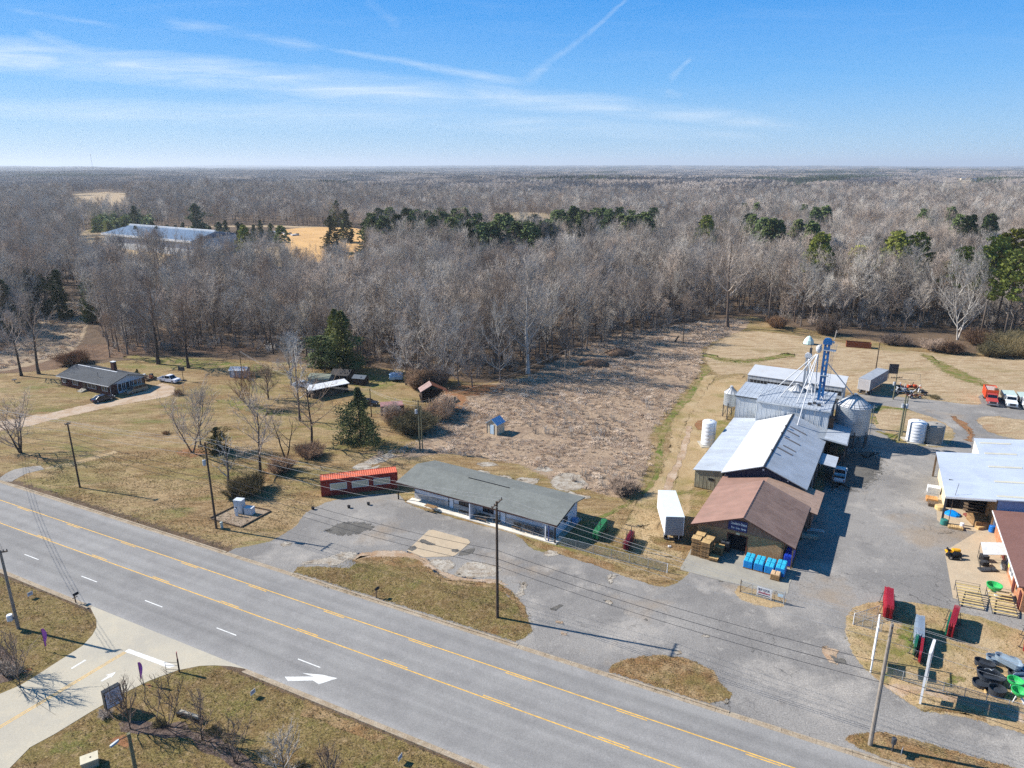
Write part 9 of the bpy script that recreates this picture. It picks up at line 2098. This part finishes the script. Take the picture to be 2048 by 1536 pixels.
# ---- bits on the ground -----------------------------------------------------------------------------------
for px, py, lab in ((1339, 1094, 'small white block on the grass in front of the box trailer'),):
 p = G(px, py); t = thing('paving_block', lab, 'block', (p.x, p.y, 0), 0); MB().box(-.2, .2, -.15, .15, 0, .2).build('block', m_white, t); MB().box(-.12, .12, -.08, .08, .201, .22).build('core_face', m_conc, t)
p = G(30, 765); t = thing('bird_bath', 'small dark garden table on the lawn left of the brick house', 'garden table', (p.x, p.y, 0), 0); MB().tube((0, 0, 0), (0, 0, .7), .08).build('stem', m_steel, t); MB().lathe([(.2, .7), (.55, .72), (.55, .8)], 14).build('top', m_steel, t)
p = G(1617, 688); t = thing('white_tarp', 'small pale green white cover lying at the wood edge left of the blue tower', 'tarp', (p.x, p.y, 0), 0); MB().lathe([(1.6, 0), (1.3, 1.2), (.6, 2.2), (.1, 2.5)], 12).build('cover', mat('pale_mint_cover', lin(200, 224, 214), rough=.6), t); MB().lathe([(1.75, 0), (1.75, .12)], 12).build('hem', m_steel, t)
def bank():
 a, b = G(1692, 694), G(1742, 698); d = b - a; t = thing('rusty_dumpster', 'long rusty brown open bin at the wood edge right of the blue tower', 'bin', a, atan2(d.y, d.x)); L = d.length
 w = MB(); w.box(0, L, 0, .1, 0, 1.5); w.build('side_wall', m_rust, t); MB().box(0, L, 2.2, 2.3, 0, 1.5).build('side_wall', m_rust, t); MB().box(0, .1, .1, 2.2, 0, 1.5).build('end_wall', m_rust, t); MB().box(L - .1, L, .1, 2.2, 0, 1.5).build('end_wall', m_rust, t); MB().box(.1, L - .1, .1, 2.2, 0, 1.0).build('load', m_oldwood, t)
bank()
def leaning(label, bx, by, ty, r, tilt, m):
 p = G(bx, by); h = height_at(bx, by, ty); t = thing('tree_stump', label, 'stump', (p.x, p.y, 0), 0); MB().tube((0, 0, 0), (tilt, 0, h), r, r * .6, 7).build('trunk', m, t)
 k = MB(); k.tube((tilt * .6, 0, h * .6), (tilt + .5, .2, h * .9), r * .3, n=4); k.build('stub', m, t)
leaning('short leaning dead trunk at the upper end of the dead brush', 1350, 684, 672, .3, .9, m_barkdark); leaning('pale standing dead trunk in front of the woods above the blue tower', 1669, 680, 660, .15, .3, m_barkpale)
t = thing('lumber_pile', 'pile of pale boards on the lawn in front of the carport', 'lumber', tuple(G(668, 812)), radians(12)); r = random.Random(8)
for i in range(10): MB().box(r.uniform(-.3, .3), 4 + r.uniform(-.5, .8), i * .28, i * .28 + .16, 0 + (i % 3) * .05, .08 + (i % 3) * .05).build('board', m_pine, t)
t = thing('brick_wall_ruin', 'low red brick wall stub by the thicket behind the cedar', 'wall', tuple(G(762, 832)), radians(12)); MB().box(0, 5.0, 0, .4, 0, 2.0).build('wall', m_brick_red, t); MB().box(0, 4.8, .41, 3.4, 1.6, 2.0).build('roof', mat('pink_old_roof', lin(150, 110, 106), var=.2), t)
p = G(292, 758); t = thing('garden_clutter', 'wooden deck with cluttered garden furniture behind the ranch house', 'deck', (p.x, p.y, 0), HRZ); MB().box(-2, 2.2, -1.5, 1.5, 0, .5).build('deck', m_oldwood, t); r = random.Random(3)
for i in range(7): x, y = r.uniform(-1.8, 1.6), r.uniform(-1.3, 1.0); MB().box(x, x + r.uniform(.4, .9), y, y + .5, .5, .5 + r.uniform(.3, .9)).build('furniture', r.choice([m_white, m_rust, m_oldwood, m_steel]), t)
for x in (-2, 2.1): MB().box(x, x + .1, -1.5, -1.4, .5, 1.6).build('rail_post', m_oldwood, t)
# factory surroundings
def far_pole(label, px, by, ty):
 p = G(px, by); h = height_at(px, by, ty); t = thing('flag_pole', label, 'pole', (p.x, p.y, 0), 0); MB().tube((0, 0, 0), (0, 0, h), .25, .15, 6).build('mast', m_white, t); MB().box(-1.6, 0, -.05, .05, h - 2.2, h - .2).build('flag', mat('flag_cloth', lin(220, 200, 204), var=.3, scale=1), t)
far_pole('white flag pole with a pale flag left of the far factory', 170, 462, 430)
def tower():
 p = G(187, 346, 0); t = thing('radio_mast', 'faint thin radio mast on the far horizon at the left', 'mast', (p.x, p.y, 0), 0); MB().tube((0, 0, 0), (0, 0, 130), 1.0, .6, 4).build('mast', m_steel, t); MB().box(-3, 3, -1, 1, 118, 121).build('platform', m_steel, t)
tower()
def far_house(label, px, py, w, h, m1, m2):
 p = G(px, py); s = p.y / 60; t = thing('far_house', label, 'house', (p.x, p.y, 2), radians(px % 40)); MB().box(-w / 2, w / 2, -4, 4, 0, h).build('wall', m1, t); r = MB(); r.slab((-w / 2 - .5, -4.5, h), (w / 2 + .5, -4.5, h), (w / 2 + .5, 0, h + 3.5), (-w / 2 - .5, 0, h + 3.5), .3); r.slab((-w / 2 - .5, 0, h + 3.5), (w / 2 + .5, 0, h + 3.5), (w / 2 + .5, 4.5, h), (-w / 2 - .5, 4.5, h), .3); r.build('roof', m2, t)
m_rf = mat('far_roof', lin(150, 150, 156), rough=.7)
for px, py, w, lab in ((1892, 357, 22, 'far white farm house on the open hill at the right'), (1950, 363, 40, 'long far white barn on the open hill at the right'), (1925, 361, 16, 'small far tan barn between the white ones'), (1755, 414, 26, 'far grey roofed house among the trees right of centre'), (1770, 417, 20, 'second far grey roofed house among the trees'), (1318, 358, 22, 'far white house near the horizon right of centre'), (1260, 362, 18, 'tiny far white house near the horizon'), (70, 392, 30, 'far pale building in the woods at the left')):
 far_house(lab, px, py, w, 6 if py < 400 else 5, m_white if 'tan' not in lab else mtan, m_rf)
# cars and trucks in the factory lot
for i, (px, py) in enumerate([(420, 506), (385, 508), (345, 498), (560, 468), (575, 470), (590, 472), (548, 466)]):
 p = G(px, py); t = thing('parked_van', 'small white vehicle in the far factory lot, ' + ('leftmost near the dock', 'by the dock doors', 'at the front wall', 'right of the factory, second', 'right of the factory, third', 'right of the factory, last', 'right of the factory, first')[i], 'vehicle', (p.x, p.y, 0), radians(px % 90)); MB().box(-3, 3, -1.2, 1.2, .5, 2.8 if i < 3 else 1.4).build('body', m_white, t); MB().box(1.4, 3.1, -1.1, 1.1, 1.0, 1.8).build('windscreen', m_cglass, t)
 for s in (-2, 2): MB().box(s - .4, s + .4, -1.25, 1.25, 0, .8).build('wheel', m_tyre, t)

# ================================================================== AIR
def haze():
 m = bpy.data.materials.new('thin_haze'); m.use_nodes = True; nt = m.node_tree; nt.nodes.clear()
 o = nt.nodes.new('ShaderNodeOutputMaterial'); v = nt.nodes.new('ShaderNodeVolumePrincipled'); nt.links.new(v.outputs[0], o.inputs['Volume'])
 v.inputs['Color'].default_value = (.84, .92, 1.0, 1); v.inputs['Density'].default_value = HAZE; v.inputs['Anisotropy'].default_value = 0.2
 ob = MB().box(-36000, 36000, -36000, 36000, -70, 190).build('haze', m); tag(ob, kind='stuff')
HAZE = 9.0e-5
haze()
